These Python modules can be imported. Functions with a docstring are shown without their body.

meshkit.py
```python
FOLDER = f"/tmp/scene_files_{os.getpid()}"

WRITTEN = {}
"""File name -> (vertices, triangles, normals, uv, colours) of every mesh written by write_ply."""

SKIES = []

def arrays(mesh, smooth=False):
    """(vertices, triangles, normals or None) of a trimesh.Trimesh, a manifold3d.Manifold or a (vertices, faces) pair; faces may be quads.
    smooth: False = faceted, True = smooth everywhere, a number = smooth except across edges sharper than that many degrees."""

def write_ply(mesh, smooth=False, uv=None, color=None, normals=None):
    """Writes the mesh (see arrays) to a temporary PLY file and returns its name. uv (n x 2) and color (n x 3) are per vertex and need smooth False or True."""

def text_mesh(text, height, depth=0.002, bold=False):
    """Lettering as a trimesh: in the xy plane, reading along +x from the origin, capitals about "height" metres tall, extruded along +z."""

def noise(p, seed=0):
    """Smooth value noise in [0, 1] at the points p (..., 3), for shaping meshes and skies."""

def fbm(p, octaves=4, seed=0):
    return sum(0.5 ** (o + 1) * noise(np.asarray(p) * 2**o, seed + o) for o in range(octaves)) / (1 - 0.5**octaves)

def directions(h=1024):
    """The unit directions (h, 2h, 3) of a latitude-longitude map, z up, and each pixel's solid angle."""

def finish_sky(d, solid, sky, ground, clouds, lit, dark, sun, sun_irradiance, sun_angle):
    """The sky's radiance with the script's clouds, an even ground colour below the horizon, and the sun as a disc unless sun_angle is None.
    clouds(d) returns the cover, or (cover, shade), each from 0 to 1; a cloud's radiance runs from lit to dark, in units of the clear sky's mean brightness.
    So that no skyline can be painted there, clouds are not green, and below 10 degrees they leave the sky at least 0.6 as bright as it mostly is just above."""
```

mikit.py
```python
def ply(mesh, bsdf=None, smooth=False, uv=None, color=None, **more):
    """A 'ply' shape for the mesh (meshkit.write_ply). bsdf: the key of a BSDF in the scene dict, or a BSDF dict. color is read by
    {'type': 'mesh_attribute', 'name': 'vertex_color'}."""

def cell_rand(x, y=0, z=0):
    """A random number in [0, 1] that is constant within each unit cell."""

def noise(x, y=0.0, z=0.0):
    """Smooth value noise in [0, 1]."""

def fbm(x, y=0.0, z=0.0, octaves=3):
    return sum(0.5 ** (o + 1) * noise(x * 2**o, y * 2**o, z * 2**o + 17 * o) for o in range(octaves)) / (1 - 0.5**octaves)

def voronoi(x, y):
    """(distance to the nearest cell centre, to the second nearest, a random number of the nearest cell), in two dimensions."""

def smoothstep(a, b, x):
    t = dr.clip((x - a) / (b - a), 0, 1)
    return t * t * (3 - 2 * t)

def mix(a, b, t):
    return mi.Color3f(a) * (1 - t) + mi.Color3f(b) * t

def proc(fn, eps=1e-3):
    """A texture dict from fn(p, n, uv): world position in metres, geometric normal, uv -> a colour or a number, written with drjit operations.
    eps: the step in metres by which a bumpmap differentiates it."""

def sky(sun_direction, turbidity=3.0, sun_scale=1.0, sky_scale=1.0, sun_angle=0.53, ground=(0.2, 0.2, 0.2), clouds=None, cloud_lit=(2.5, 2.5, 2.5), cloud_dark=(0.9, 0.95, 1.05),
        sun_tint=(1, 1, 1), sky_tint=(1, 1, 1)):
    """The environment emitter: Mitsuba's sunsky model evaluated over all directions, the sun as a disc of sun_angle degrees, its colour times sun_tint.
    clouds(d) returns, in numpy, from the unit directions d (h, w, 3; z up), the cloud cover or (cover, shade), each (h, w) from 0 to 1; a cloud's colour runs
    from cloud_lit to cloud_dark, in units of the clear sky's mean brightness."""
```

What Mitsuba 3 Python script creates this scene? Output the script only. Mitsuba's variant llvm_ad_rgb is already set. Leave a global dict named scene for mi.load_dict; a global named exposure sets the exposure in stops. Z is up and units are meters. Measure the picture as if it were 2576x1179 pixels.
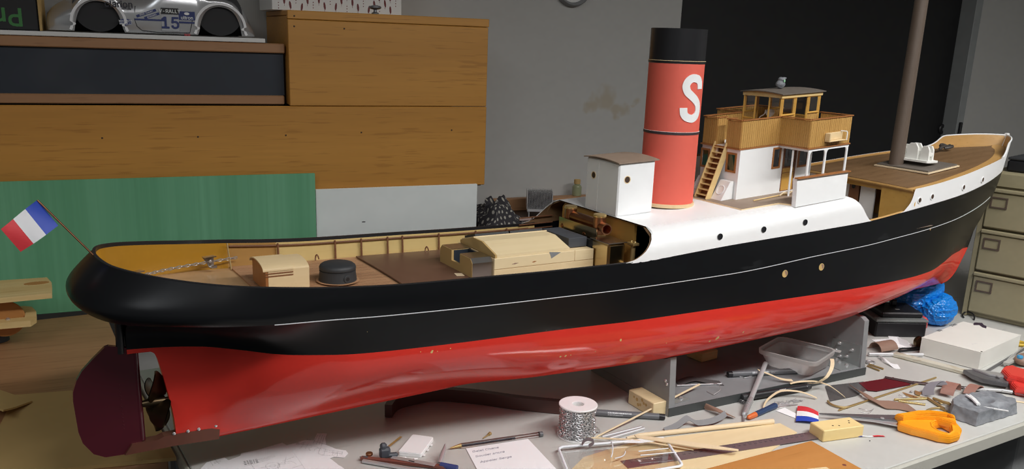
import math, random
import numpy as np, trimesh
import drjit as dr, mitsuba as mi
import mikit, meshkit
from mikit import proc, noise, fbm, voronoi, cell_rand, smoothstep, mix
from shapely.geometry import Polygon, LineString, Point, box as sbox
from shapely.ops import unary_union
from scipy.interpolate import PchipInterpolator as PI
import manifold3d as m3

# ---------------------------------------------------------------- camera, light, exposure
scene, labels = {'type': 'scene'}, {}
RIGHT = np.array([0.86387358, -0.50246889, 0.03531943])
UP = np.array([0.10183168, 0.24288507, 0.96469537])
FWD = np.array([0.49330797, 0.8297782, -0.26098924])
EYE = np.array([0.0, -1.15, 1.35])
scene['camera'] = {'type': 'perspective', 'fov': 60.44014, 'fov_axis': 'x', 'near_clip': 0.05, 'far_clip': 50.0,
                   'principal_point_offset_y': -110.5 / 1179.0,
                   'to_world': mi.ScalarTransform4f().look_at(EYE.tolist(), (EYE + FWD).tolist(), UP.tolist())}
exposure = 0.08
LAMP = dict(x0=0.20, x1=2.30, y0=-1.22, y1=-1.0, z=2.05, w=0.14, power=44.0)       # the strip light hanging over the bench
CEIL_FILL = dict(x0=-1.6, x1=-0.6, y=-1.6, z=2.575, w=1.0, power=5.0)        # added unseen fill panel in the ceiling, brightens aft faces and walls

# ---------------------------------------------------------------- helpers
TT = 0.75                                                             # height of the bench top
WD = np.array([0.99438303, -0.10584134, 0.0])                         # along the back wall
WN = np.array([0.10584134, 0.99438303, 0.0])                          # into the back wall
WO = np.array([0.04012327, 0.91070637, 0.0])
rng = random.Random(7)
nrng = np.random.default_rng(7)
cat = trimesh.util.concatenate


def add(key, mesh, bsdf, smooth=False, label=None, category=None, group=None, kind=None, **kw):
    k, n = key, 1
    while k in scene:
        k = f'{key}_{n:03d}'
        n += 1
    scene[k] = mesh if isinstance(mesh, dict) else mikit.ply(mesh, bsdf, smooth=smooth, **kw)
    tag(k, label, category, group, kind)
    return k


def tag(k, label=None, category=None, group=None, kind=None):
    d = {n: v for n, v in (('label', label), ('category', category), ('group', group), ('kind', kind)) if v}
    if d:
        labels[k] = {**labels.get(k, {}), **d}
    return k


_taken = set()


def thing(name, label, category, group=None):
    k, n = name, 1
    while k in _taken:
        k = f'{name}_{n:03d}'
        n += 1
    _taken.add(k)
    tag(k, label, category, group)
    return k


def at(name, label, category, mesh, bsdf, smooth=False, group=None, kind=None, **kw):
    """a thing that is one mesh"""
    k = thing(name, label, category, group)
    scene[k] = mikit.ply(mesh, bsdf, smooth=smooth, **kw)
    if kind:
        labels[k]['kind'] = kind
    return k


def rot(m, ang, axis=(0, 0, 1), point=None):
    m.apply_transform(trimesh.transformations.rotation_matrix(ang, axis, point))
    return m


def mv(m, v):
    m.apply_translation(np.asarray(v, float))
    return m


def rbox(sx, sy, sz, b=0.0, c=(0, 0, 0), rz=0.0):
    """box with chamfered edges"""
    if b <= 0:
        m = trimesh.creation.box((sx, sy, sz))
    else:
        b = min(b, 0.45 * min(sx, sy, sz))
        h = np.array([sx, sy, sz]) / 2
        pts = []
        for s in np.ndindex(2, 2, 2):
            s = np.array(s) * 2 - 1
            for k in range(3):
                q = h - b
                q[k] = h[k]
                pts.append(s * q)
        m = trimesh.Trimesh(pts).convex_hull
    if rz:
        rot(m, rz)
    return mv(m, c)


def span(x0, x1, y0, y1, z0, z1, b=0.0):
    return rbox(x1 - x0, y1 - y0, z1 - z0, b, ((x0 + x1) / 2, (y0 + y1) / 2, (z0 + z1) / 2))


def wbox(u0, u1, v0, v1, z0, z1, b=0.0):
    """a box in the frame of the back wall"""
    m = span(u0, u1, v0, v1, z0, z1, b)
    return towall(m)


def towall(m):
    M = np.eye(4)
    M[:3, 0], M[:3, 1], M[:3, 3] = WD, WN, WO
    m.apply_transform(M)
    return m


def prism(poly, z0, z1):
    if hasattr(poly, 'geoms'):
        return cat([prism(g, z0, z1) for g in poly.geoms if g.geom_type == 'Polygon' and g.area > 1e-9])
    if not isinstance(poly, Polygon):
        poly = Polygon(poly)
    return mv(trimesh.creation.extrude_polygon(poly.buffer(0), z1 - z0, engine='earcut'), (0, 0, z0))


def frame(m, o, ex, ey, ez=None):
    M = np.eye(4)
    ex, ey = np.asarray(ex, float), np.asarray(ey, float)
    M[:3, 0], M[:3, 1], M[:3, 2], M[:3, 3] = ex, ey, np.cross(ex, ey) if ez is None else ez, o
    m.apply_transform(M)
    return m


def side_prism(poly, y0, y1):
    """outline in (x, z), thickness along y"""
    m = prism(poly, 0, y1 - y0)
    return frame(m, (0, y1, 0), (1, 0, 0), (0, 0, 1))


def across_prism(poly, x0, x1):
    """outline in (y, z), thickness along x"""
    m = prism(poly, 0, x1 - x0)
    return frame(m, (x0, 0, 0), (0, 1, 0), (0, 0, 1))


def rod(a, b, r, n=12, r2=None):
    a, b = np.asarray(a, float), np.asarray(b, float)
    return tube([a, b], [r, r if r2 is None else r2], n)


def tube(path, r, n=10, closed=False):
    """round tube along a path, r a number or one per point"""
    P = np.asarray(path, float)
    R = np.broadcast_to(np.asarray(r, float), (len(P),))
    T = np.gradient(P, axis=0) if not closed else np.roll(P, -1, 0) - np.roll(P, 1, 0)
    T /= np.linalg.norm(T, axis=1, keepdims=True) + 1e-12
    ref = np.array([0, 0, 1.0]) if abs(T[0][2]) < 0.9 else np.array([1.0, 0, 0])
    u = np.cross(T[0], ref)
    V = []
    for p, t, rad in zip(P, T, R):
        u = u - t * (u @ t)
        u /= np.linalg.norm(u) + 1e-12
        w = np.cross(t, u)
        a = np.arange(n) * 2 * np.pi / n
        V.append(p + rad * (np.cos(a)[:, None] * u + np.sin(a)[:, None] * w))
    V = np.concatenate(V)
    F = []
    m = len(P)
    for i in range(m if closed else m - 1):
        for j in range(n):
            a, b = i * n + j, i * n + (j + 1) % n
            c, d = ((i + 1) % m) * n + j, ((i + 1) % m) * n + (j + 1) % n
            F += [[a, b, d], [a, d, c]]
    if not closed:
        V = np.concatenate([V, P[:1], P[-1:]])
        for j in range(n):
            F += [[(j + 1) % n, j, m * n], [(m - 1) * n + j, (m - 1) * n + (j + 1) % n, m * n + 1]]
    return trimesh.Trimesh(V, F, process=False)


def lathe(prof, n=40, c=(0, 0, 0)):
    """(radius, height) outline turned about the z axis"""
    pr = np.asarray(prof, float)
    a = np.arange(n) * 2 * np.pi / n
    V = np.concatenate([np.stack([r * np.cos(a), r * np.sin(a), np.full(n, z)], -1) for r, z in pr])
    F = []
    for i in range(len(pr) - 1):
        for j in range(n):
            a0, b0 = i * n + j, i * n + (j + 1) % n
            F += [[a0, b0, b0 + n], [a0, b0 + n, a0 + n]]
    m = trimesh.Trimesh(V, F, process=False)
    return mv(m, c)


def grid(P):
    """surface through a (rows, cols, 3) array of points"""
    P = np.asarray(P, float)
    r, c = P.shape[:2]
    i = np.arange(r * c).reshape(r, c)
    a, b, d, e = i[:-1, :-1].ravel(), i[:-1, 1:].ravel(), i[1:, :-1].ravel(), i[1:, 1:].ravel()
    F = np.concatenate([np.stack([a, b, e], -1), np.stack([a, e, d], -1)])
    m = trimesh.Trimesh(P.reshape(-1, 3), F, process=False)
    m.update_faces(m.area_faces > 1e-12)
    return m


def ribbon(path, wvec, t=0.0006):
    """a strip: path swept by the vector(s) wvec, with a thickness t"""
    P = np.asarray(path, float)
    W = np.broadcast_to(np.asarray(wvec, float), P.shape)
    T = np.gradient(P, axis=0)
    N = np.cross(T, W)
    N /= np.linalg.norm(N, axis=1, keepdims=True) + 1e-12
    N = N * np.where(N[:, 2:3] < 0, -1, 1)
    a, b = P - W / 2, P + W / 2
    rows = np.stack([a, b, b + N * t, a + N * t, a], 1)
    m = grid(rows)
    V = np.concatenate([m.vertices, rows[0, :4], rows[-1, :4]])
    k = len(m.vertices)
    F = np.concatenate([m.faces, [[k, k + 1, k + 2], [k, k + 2, k + 3], [k + 4, k + 6, k + 5], [k + 4, k + 7, k + 6]]])
    return trimesh.Trimesh(V, F, process=False)


def smoothline(pts, n=40):
    """points on a smooth curve through pts"""
    P = np.asarray(pts, float)
    d = np.r_[0, np.cumsum(np.linalg.norm(np.diff(P, axis=0), axis=1))]
    return PI(d, P)(np.linspace(0, d[-1], n))


def ball(c, r, sub=2, s=(1, 1, 1)):
    m = trimesh.creation.icosphere(sub, r)
    m.apply_scale(s)
    return mv(m, c)


def T3(p, h=0.0):
    return np.array([p[0], p[1], TT + h])


def lying(a, b, r, h=0.0, n=12, r2=None):
    """a rod that lies on the bench from a to b"""
    return rod(T3(a, r + h), T3(b, (r if r2 is None else r2) + h), r, n, r2)


def slab(a, b, w, t, h=0.0, bevel=0.0005):
    """a bar from a to b on the bench, w wide and t thick"""
    a, b = np.asarray(a), np.asarray(b)
    d = b - a
    return rbox(np.hypot(*d), w, t, bevel, (*((a + b) / 2), TT + h + t / 2), math.atan2(d[1], d[0]))


def sheet(poly, h, t):
    return prism(poly, TT + h, TT + h + t)


def text(s, height, depth=0.0004, bold=False, center=True):
    m = meshkit.text_mesh(s, height, depth, bold)
    if center:
        b = m.bounds
        mv(m, (-(b[0][0] + b[1][0]) / 2, -(b[0][1] + b[1][1]) / 2, 0))
    return m


def onface(m, o, ex, ey):
    """a flat drawing put on a face with origin o and directions ex, ey"""
    return frame(m, o, ex, ey)


def screw(c, r, nrm, h=None):
    """round screw head on a face"""
    nrm = np.asarray(nrm, float) / np.linalg.norm(nrm)
    h = r * 0.7 if h is None else h
    m = lathe([(r, 0), (r, h * .4), (r * .75, h * .85), (r * .3, h), (0, h)], 14)
    return mv(m, (0, 0, 0)) if False else _point(m, c, nrm)


def _point(m, c, nrm):
    M = trimesh.geometry.align_vectors([0, 0, 1], nrm)
    m.apply_transform(M)
    return mv(m, c)


# ---------------------------------------------------------------- materials
def bsdf(key, color, rough=0.5, metal=0.0, spec=0.5, coat=0.0, bump=None, bump_scale=1.0, coat_gloss=0.9):
    d = {'type': 'principled', 'base_color': {'type': 'rgb', 'value': list(color)} if isinstance(color, (tuple, list)) else proc(color),
         'roughness': proc(rough) if callable(rough) else float(rough), 'metallic': float(metal), 'specular': float(spec)}
    if coat:
        d['clearcoat'], d['clearcoat_gloss'] = float(coat), float(coat_gloss)
    if bump is not None:
        d = {'type': 'bumpmap', 'arbitrary': proc(bump), 'scale': float(bump_scale), 'bsdf': d}
    scene[key] = {'type': 'twosided', 'bsdf': d}
    return key


def grain(axis, c0, c1, c2, freq=60.0, wav=0.02, streak=220.0, pore=0.35):
    """wood: long fibres along axis ('x', 'y', 'z' or 'w' for the wall direction), three tones"""
    def fn(p, n, uv):
        if axis == 'x':
            l, a, b = p.x, p.y, p.z
        elif axis == 'y':
            l, a, b = p.y, p.x, p.z
        elif axis == 'z':
            l, a, b = p.z, p.x, p.y
        else:
            l, a, b = p.x * 0.9944 - p.y * 0.1058, p.z, p.x * 0.1058 + p.y * 0.9944
        w = fbm(l * 3.0, a * 8.0, b * 8.0) * wav
        rings = dr.sin((a + b * 0.7 + w) * freq * 6.2832 / 6.0) * 0.5 + 0.5
        fine = fbm(l * 9.0, a * streak, b * streak)
        t = dr.clip(rings * 0.45 + fine * 0.75 - 0.12, 0, 1)
        c = mix(c0, c1, t)
        return mix(c, c2, smoothstep(0.62, 0.8, fbm(l * 14.0, a * streak * 1.7, b * streak * 1.7)) * pore)
    return fn


def speck(c0, c1, f=40.0, amt=0.5, c2=None, f2=9.0):
    """a paint or plastic with faint mottling"""
    def fn(p, n, uv):
        c = mix(c0, c1, fbm(p.x * f, p.y * f, p.z * f) * amt)
        if c2 is not None:
            c = mix(c, c2, smoothstep(0.58, 0.75, fbm(p.x * f2, p.y * f2, p.z * f2)) * 0.6)
        return c
    return fn


bsdf('m_white', (0.80, 0.81, 0.81), 0.45)
bsdf('m_white_matt', (0.72, 0.72, 0.70), 0.75)
bsdf('m_black', (0.012, 0.012, 0.014), 0.42)
bsdf('m_black_matt', (0.020, 0.020, 0.022), 0.7)
bsdf('m_rubber', (0.030, 0.032, 0.035), 0.55)
bsdf('m_red_funnel', (.70, .125, .088), 0.6, spec=.3)
bsdf('m_steel', (0.60, 0.60, 0.61), 0.30, .65)
bsdf('m_steel_dark', (0.20, 0.20, 0.21), 0.35, .6)
bsdf('m_chrome', (0.78, 0.78, 0.79), 0.16, .8)
bsdf('m_brass', (0.66, 0.47, 0.20), 0.26, .75)
bsdf('m_brass_dull', (0.46, 0.33, 0.15), 0.4, .6)
bsdf('m_copper', speck((0.52, 0.25, 0.13), (0.30, 0.13, 0.07), 60, 1.0), 0.34, 1.0)
bsdf('m_bronze', speck((0.16, 0.11, 0.06), (0.07, 0.05, 0.03), 50, 1.0), 0.35, 1.0)
bsdf('m_alu', (0.66, 0.66, 0.67), 0.36, .55)
bsdf('m_mast', (0.115, 0.085, 0.065), 0.5)
bsdf('m_ply', grain('x', (0.66, 0.50, 0.28), (0.72, 0.57, 0.34), (0.52, 0.36, 0.17), 30, .03, 120, .25), 0.55)
bsdf('m_pine', grain('x', (0.62, 0.43, 0.17), (0.74, 0.57, 0.28), (0.45, 0.28, 0.09), 90, .02, 160, .3), 0.6)
bsdf('m_stick', (0.72, 0.58, 0.38), 0.6)
bsdf('m_varnish', grain('x', (0.52, 0.28, 0.055), (0.60, 0.35, 0.08), (0.40, 0.19, 0.03), 30, .03, 90, .3), 0.22, coat=0.5)
bsdf('m_cladding', grain('z', (0.4232, 0.232, 0.0627), (0.4909, 0.288, 0.0858), (0.2878, 0.136, 0.033), 40, .03, 240, .4), 0.5)
bsdf('m_walnut', grain('x', (0.16, 0.065, 0.030), (0.24, 0.105, 0.045), (0.10, 0.04, 0.02), 60, .02, 160, .4), 0.5)
bsdf('m_deck', grain('x', (0.351, 0.1898, 0.09975), (0.442, 0.2472, 0.1313), (0.195, 0.09775, 0.0525), 120, .01, 260, .6), 0.55)
bsdf('m_oak', grain('w', (0.475, 0.2182, 0.0391), (0.575, 0.2764, 0.0529), (0.35, 0.1455, 0.023), 38, .09, 150, .5), 0.45)
bsdf('m_brown_wood', grain('w', (0.3335, 0.1702, 0.07875), (0.4025, 0.2116, 0.1013), (0.23, 0.1104, 0.04875), 50, .05, 110, .5), 0.5)
bsdf('m_orange_board', grain('x', (0.4264, 0.182, 0.04675), (0.492, 0.224, 0.06325), (0.328, 0.133, 0.0275), 40, .05, 100, .5), 0.5)
bsdf('m_card', speck((0.48, 0.319, 0.124), (0.528, 0.3575, 0.144), 18, 1.0, (0.42, 0.275, 0.104), 5), 0.85)
bsdf('m_paper', (0.80, 0.80, 0.81), 0.8)
bsdf('m_ink', (0.035, 0.035, 0.045), 0.7)
bsdf('m_ink_grey', (0.42, 0.42, 0.44), 0.8)
bsdf('m_ink_blue', (0.03, 0.045, 0.16), 0.6)
bsdf('m_leather', speck((0.24, 0.145, 0.105), (0.30, 0.19, 0.145), 45, 1.0), 0.5)
bsdf('m_paint_grey', speck((0.205, 0.21, 0.215), (0.24, 0.245, 0.25), 60, 1.0), 0.5)
bsdf('m_pen_grey', (0.12, 0.125, 0.135), 0.4)
bsdf('m_orange', (0.86, 0.33, 0.015), 0.3, coat=0.4)
bsdf('m_red_plastic', (0.62, 0.045, 0.035), 0.3, coat=0.4)
bsdf('m_blue', (0.02, 0.06, 0.42), 0.55)
bsdf('m_flag_red', (0.60, 0.035, 0.045), 0.6)
bsdf('m_navy', (0.02, 0.045, 0.11), 0.4)
bsdf('m_bag', (0.005, 0.20, 0.66), 0.22, coat=0.5)
bsdf('m_cabinet', speck((0.276, 0.2438, 0.148), (0.3036, 0.2668, 0.164), 90, 1.0), 0.45)
bsdf('m_cabinet_dark', (0.085, 0.06, 0.045), 0.5)
bsdf('m_stone', speck((0.10, 0.11, 0.125), (0.24, 0.25, 0.27), 90, 1.3), 0.55)
bsdf('m_slate', speck((0.014, 0.02025, 0.03025), (0.02, 0.027, 0.04125), 14, 1.0, (0.04, 0.045, 0.055), 6), 0.55)
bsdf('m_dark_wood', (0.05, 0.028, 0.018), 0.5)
bsdf('m_acetate', (0.09, 0.085, 0.085), 0.08)
bsdf('m_lens', (0.012, 0.013, 0.016), 0.06)
bsdf('m_burgundy', (0.060, 0.006, 0.012), 0.16, coat=0.5)
bsdf('m_burgundy_sheet', (0.11, 0.012, 0.018), 0.3)
scene['m_clear'] = {'type': 'thindielectric', 'int_ior': 1.49}
scene['m_tint'] = {'type': 'thindielectric', 'int_ior': 1.5, 'specular_transmittance': {'type': 'rgb', 'value': [.45, .46, .48]}}
scene['m_pane'] = {'type': 'thindielectric', 'int_ior': 1.5}
scene['m_frost'] = {'type': 'principledthin', 'base_color': {'type': 'rgb', 'value': [0.93, 0.935, 0.925]}, 'roughness': 0.45, 'spec_trans': 0.55, 'diff_trans': 1.1, 'eta': 1.3}
scene['m_cloth_flag_white'] = {'type': 'twosided', 'bsdf': {'type': 'diffuse', 'reflectance': {'type': 'rgb', 'value': [0.72, 0.72, 0.74]}}}

# ---------------------------------------------------------------- lamps
def lamp():
    L = LAMP
    k = thing('strip_lamp', 'long grey strip lamp hanging above the workbench', 'lamp')
    a, b = np.array([L['x0'], L['y0'], L['z']]), np.array([L['x1'], L['y1'], L['z']])
    d = (b - a) / np.linalg.norm(b - a)
    n = np.array([-d[1], d[0], 0]) * L['w'] / 2
    ln, an, c = np.linalg.norm(b - a), math.atan2(d[1], d[0]), (a + b) / 2
    add(k + '__diffuser', trimesh.Trimesh([a - n, b - n, b + n, a + n], [[0, 2, 1], [0, 3, 2]]),
        'm_white', emitter={'type': 'area', 'radiance': {'type': 'rgb', 'value': [L['power'], L['power'] * 0.985, L['power'] * 0.965]}})
    for dy, dz, w, h in ((0, .036, L['w'] + .04, .05), (-L['w'] / 2 - .014, .012, .012, .05), (L['w'] / 2 + .014, .012, .012, .05)):
        add(k + '__housing', mv(rot(rbox(ln + .04, w, h, .004, (0, dy, dz)), an), c), 'm_paint_grey')
    for t in (.15, .85):
        q = a + (b - a) * t
        add(k + '__cable', rod(q + [0, 0, .06], (q[0], q[1], 2.6), .003, 6), 'm_black')
    C = CEIL_FILL
    k = thing('added_fill_panel', 'added unseen square fill light panel in the ceiling behind the camera', 'lamp')
    add(k + '__diffuser', trimesh.Trimesh([[C['x0'], C['y'] - C['w'] / 2, C['z']], [C['x1'], C['y'] - C['w'] / 2, C['z']], [C['x1'], C['y'] + C['w'] / 2, C['z']], [C['x0'], C['y'] + C['w'] / 2, C['z']]], [[0, 2, 1], [0, 3, 2]]),
        'm_white', emitter={'type': 'area', 'radiance': {'type': 'rgb', 'value': [C['power'] * .93, C['power'] * .97, C['power']]}})
    add(k + '__frame', rbox(C['x1'] - C['x0'] + .06, C['w'] + .06, .022, .004, ((C['x0'] + C['x1']) / 2, C['y'], C['z'] + .013)), 'm_white')


lamp()

# ---------------------------------------------------------------- the room
WV = 0.30                                                             # depth of the wall behind the cupboard fronts


def wall_color(p, n, uv):
    base = mix((0.46, 0.455, 0.435), (0.51, 0.505, 0.485), fbm(p.x * 2.3, p.y * 2.3, p.z * 2.3))
    fine = mix(base, (0.38, 0.375, 0.355), fbm(p.x * 60, p.y * 60, p.z * 60) * 0.22)
    u, z = (p.x - 0.04) * 0.9944 - (p.y - 0.91) * 0.1058, p.z
    st = mi.Float(0)
    for cu, cz, r in ((1.545, 1.19, .05), (1.60, 1.16, .035), (1.66, 1.185, .025), (1.50, 1.17, .03), (1.585, 1.135, .022)):
        d = dr.sqrt(dr.square(u - cu) + dr.square((z - cz) * 1.2)) + (fbm(u * 30, z * 30, 3.0) - 0.5) * 0.05
        st = dr.maximum(st, 1 - smoothstep(r * 0.3, r, d))
    return mix(fine, (0.40, 0.33, 0.22), st * 0.6)


bsdf('m_wall', wall_color, 0.8)
bsdf('m_floor', speck((0.030, 0.032, 0.036), (0.05, 0.052, 0.056), 12, 1.0), 0.4)
bsdf('m_ceiling', (0.68, 0.68, 0.66), 0.9)
bsdf('m_room_wall', (0.52, 0.52, 0.50), 0.85)
bsdf('m_door', speck((0.007, 0.00704, 0.00805), (0.0105, 0.01088, 0.0119), 30, 1.0), 0.5)
bsdf('m_trim', speck((0.255, 0.27, 0.27), (0.3, 0.315, 0.315), 40, 1.0), 0.55)

DU0, DU1, DU2 = (1.7961, 1.4874)[0], (3.0529, 1.0672)[0], (3.0867, 1.0669)[0]
add('wall_back', cat([wbox(-2.6, DU0, WV, WV + .12, 0, 2.6), wbox(DU2, 3.7, WV, WV + .12, 0, 2.6), wbox(DU0, DU2, WV, WV + .12, 2.08, 2.6)]), 'm_wall', kind='structure', label='grey plaster wall with faint brown stains behind the boat', category=None)
add('wall_right', wbox(3.7, 3.8, -4.6, WV, 0, 2.6), 'm_room_wall', kind='structure')
add('wall_left', wbox(-2.7, -2.6, -4.6, WV, 0, 2.6), 'm_room_wall', kind='structure')
add('wall_front', wbox(-2.7, 3.8, -4.7, -4.6, 0, 2.6), 'm_room_wall', kind='structure')
add('floor', wbox(-2.7, 3.8, -4.7, WV + .1, -.1, 0), 'm_floor', kind='structure')
add('ceiling', wbox(-2.7, 3.8, -4.7, WV + .1, 2.6, 2.7), 'm_ceiling', kind='structure')
add('door_1', wbox(DU0 + .002, DU1 - .002, WV + .05, WV + .09, .005, 2.05), 'm_door', kind='structure', label='dark door in the back wall')
lk = (3.0520, 1.0833)
add('door_1__lock', _point(lathe([(.019, 0), (.019, .004), (.015, .007), (.006, .007), (.006, .003), (0, .003)], 24), WO + lk[0] * WD + (WV + .05) * WN + [0, 0, lk[1]], -WN), 'm_black', 30)
add('trim_1', wbox(DU1, DU2, WV - .012, WV + .10, 0, 2.08, .002), 'm_trim', kind='structure')
hz = (3.0665, 1.1030)
add('trim_1__hinge', wbox(hz[0] - .004, hz[0] + .006, WV - .022, WV - .010, hz[1] - .035, hz[1] + .012, .002), 'm_black')

# wall clock, only its lower rim shows at the top of the photograph
ck, cb = (1.4138, 1.5083), (1.4173, 1.4498)
R0 = ck[1] - cb[1]
k = thing('wall_clock', 'round wall clock with a grey rim high on the grey wall', 'clock')
o = WO + ck[0] * WD + (WV - .001) * WN + [0, 0, ck[1]]
add(k + '__rim', _point(lathe([(R0 * .80, .0), (R0, .0), (R0, .012), (R0 * .93, .020), (R0 * .84, .016), (R0 * .80, .010)], 48), o, -WN), 'm_paint_grey', 40)
add(k + '__face', _point(lathe([(R0 * .82, .0), (R0 * .82, .006), (0, .006)], 48), o, -WN), 'm_white_matt', 40)
for ang, ln in ((0.6, .5), (2.4, .7)):
    h = rbox(.003, R0 * ln, .001, 0, (0, R0 * ln / 2, .008))
    add(k + '__hand', _point(rot(h, ang), o, -WN), 'm_black')

# ---------------------------------------------------------------- brown cupboard, boards and shelf on the left
k = thing('oak_cupboard', 'large oak veneer cupboard front with a high right half', 'cupboard')
UL, UR, ZT, ZS, ZB = (0.5530, 1.3978)[0], 1.0375, (0.5530, 1.3978)[1], (0.5527, 1.1878)[1], .992
add(k + '__upper_box', wbox(UL, UR, .021, WV - .004, ZS + .002, ZT - .012, .001), 'm_oak')
add(k + '__upper_front', wbox(UL, UR - .001, .008, .020, ZS + .0012, ZT - .0195, .0012), 'm_oak')
add(k + '__top_trim', wbox(UL, UR + .001, .008, .020, ZT - .0185, ZT, .0012), 'm_oak')
add(k + '__top_board', wbox(UL, UR, .0205, WV - .004, ZT - .011, ZT, .001), 'm_oak')
add(k + '__lower_front', wbox(-1.4, UR, .008, .022, ZB, ZS, .0015), 'm_oak')
add(k + '__lower_edge', wbox(-1.4, UR - .004, .023, .033, ZB - .004, ZB + .003, .0005), 'm_dark_wood')
add(k + '__lower_box', wbox(-1.4, UR - .03, .034, WV - .004, ZB + .01, ZS - .012), 'm_dark_wood')
for q in ((0.1586, 1.1203), (0.3506, 1.1208), (0.5413, 1.1224), (0.7177, 1.1272), (0.9453, 1.1310), (0.5679, 1.3856), (0.5672, 1.3634), (0.6802, 1.3625)):
    add(k + '__screw_hole', wbox(q[0] - .0016, q[0] + .0016, .0066, .009, q[1] - .0016, q[1] + .0016, .0005), 'm_dark_wood')

k = thing('shelf_unit', 'dark shelf unit with walnut rails and a slate panel left of the oak cupboard', 'shelf')
za, zb, zc, zd = (0.5499, 1.3246)[1], (0.5492, 1.3036)[1], (0.5462, 1.2096)[1], (0.5456, 1.1898)[1]
add(k + '__rail', wbox(-1.4, UL - .004, .03, .055, zb, za, .002), 'm_brown_wood')
add(k + '__rail', wbox(-1.4, UL - .008, .03, .055, zd, zc, .002), 'm_brown_wood')
add(k + '__slate_panel', wbox(-1.4, UL - .006, .040, .050, zc, zb), 'm_slate')
add(k + '__back_box', wbox(-1.4, UL - .01, .06, WV - .004, ZS + .004, za - .002), 'm_dark_wood')
SZ = (-0.0102, 1.3344)[1]
k = thing('white_shelf_board', 'narrow off-white board lying on the walnut rail under the model car', 'board')
scene[k] = mikit.ply(wbox(-1.4, (0.5063, 1.3295)[0], .028, WV - .006, za + .0008, SZ, .001), 'm_white_matt')

at('green_board', 'tall green board with vertical streaks behind the stern of the boat', 'board', wbox(-1.2, .601, -.016, -.008, .751, 1.0365, .0008), 'm_green')
at('white_board', 'white board standing right of the green board', 'board', wbox(.604, 1.013, -.004, .004, .751, .9965, .0008), 'm_white_board')


def green(p, n, uv):
    u = p.x * 0.9944 - p.y * 0.1058
    t = fbm(u * 26.0, p.z * 0.9, 1.0)
    t2 = fbm(u * 150.0, p.z * 2.5, 5.0)
    return mix(mix((0.115, 0.36, 0.19), (0.20, 0.50, 0.30), t), (0.075, 0.28, 0.135), t2 * 0.45)


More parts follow.
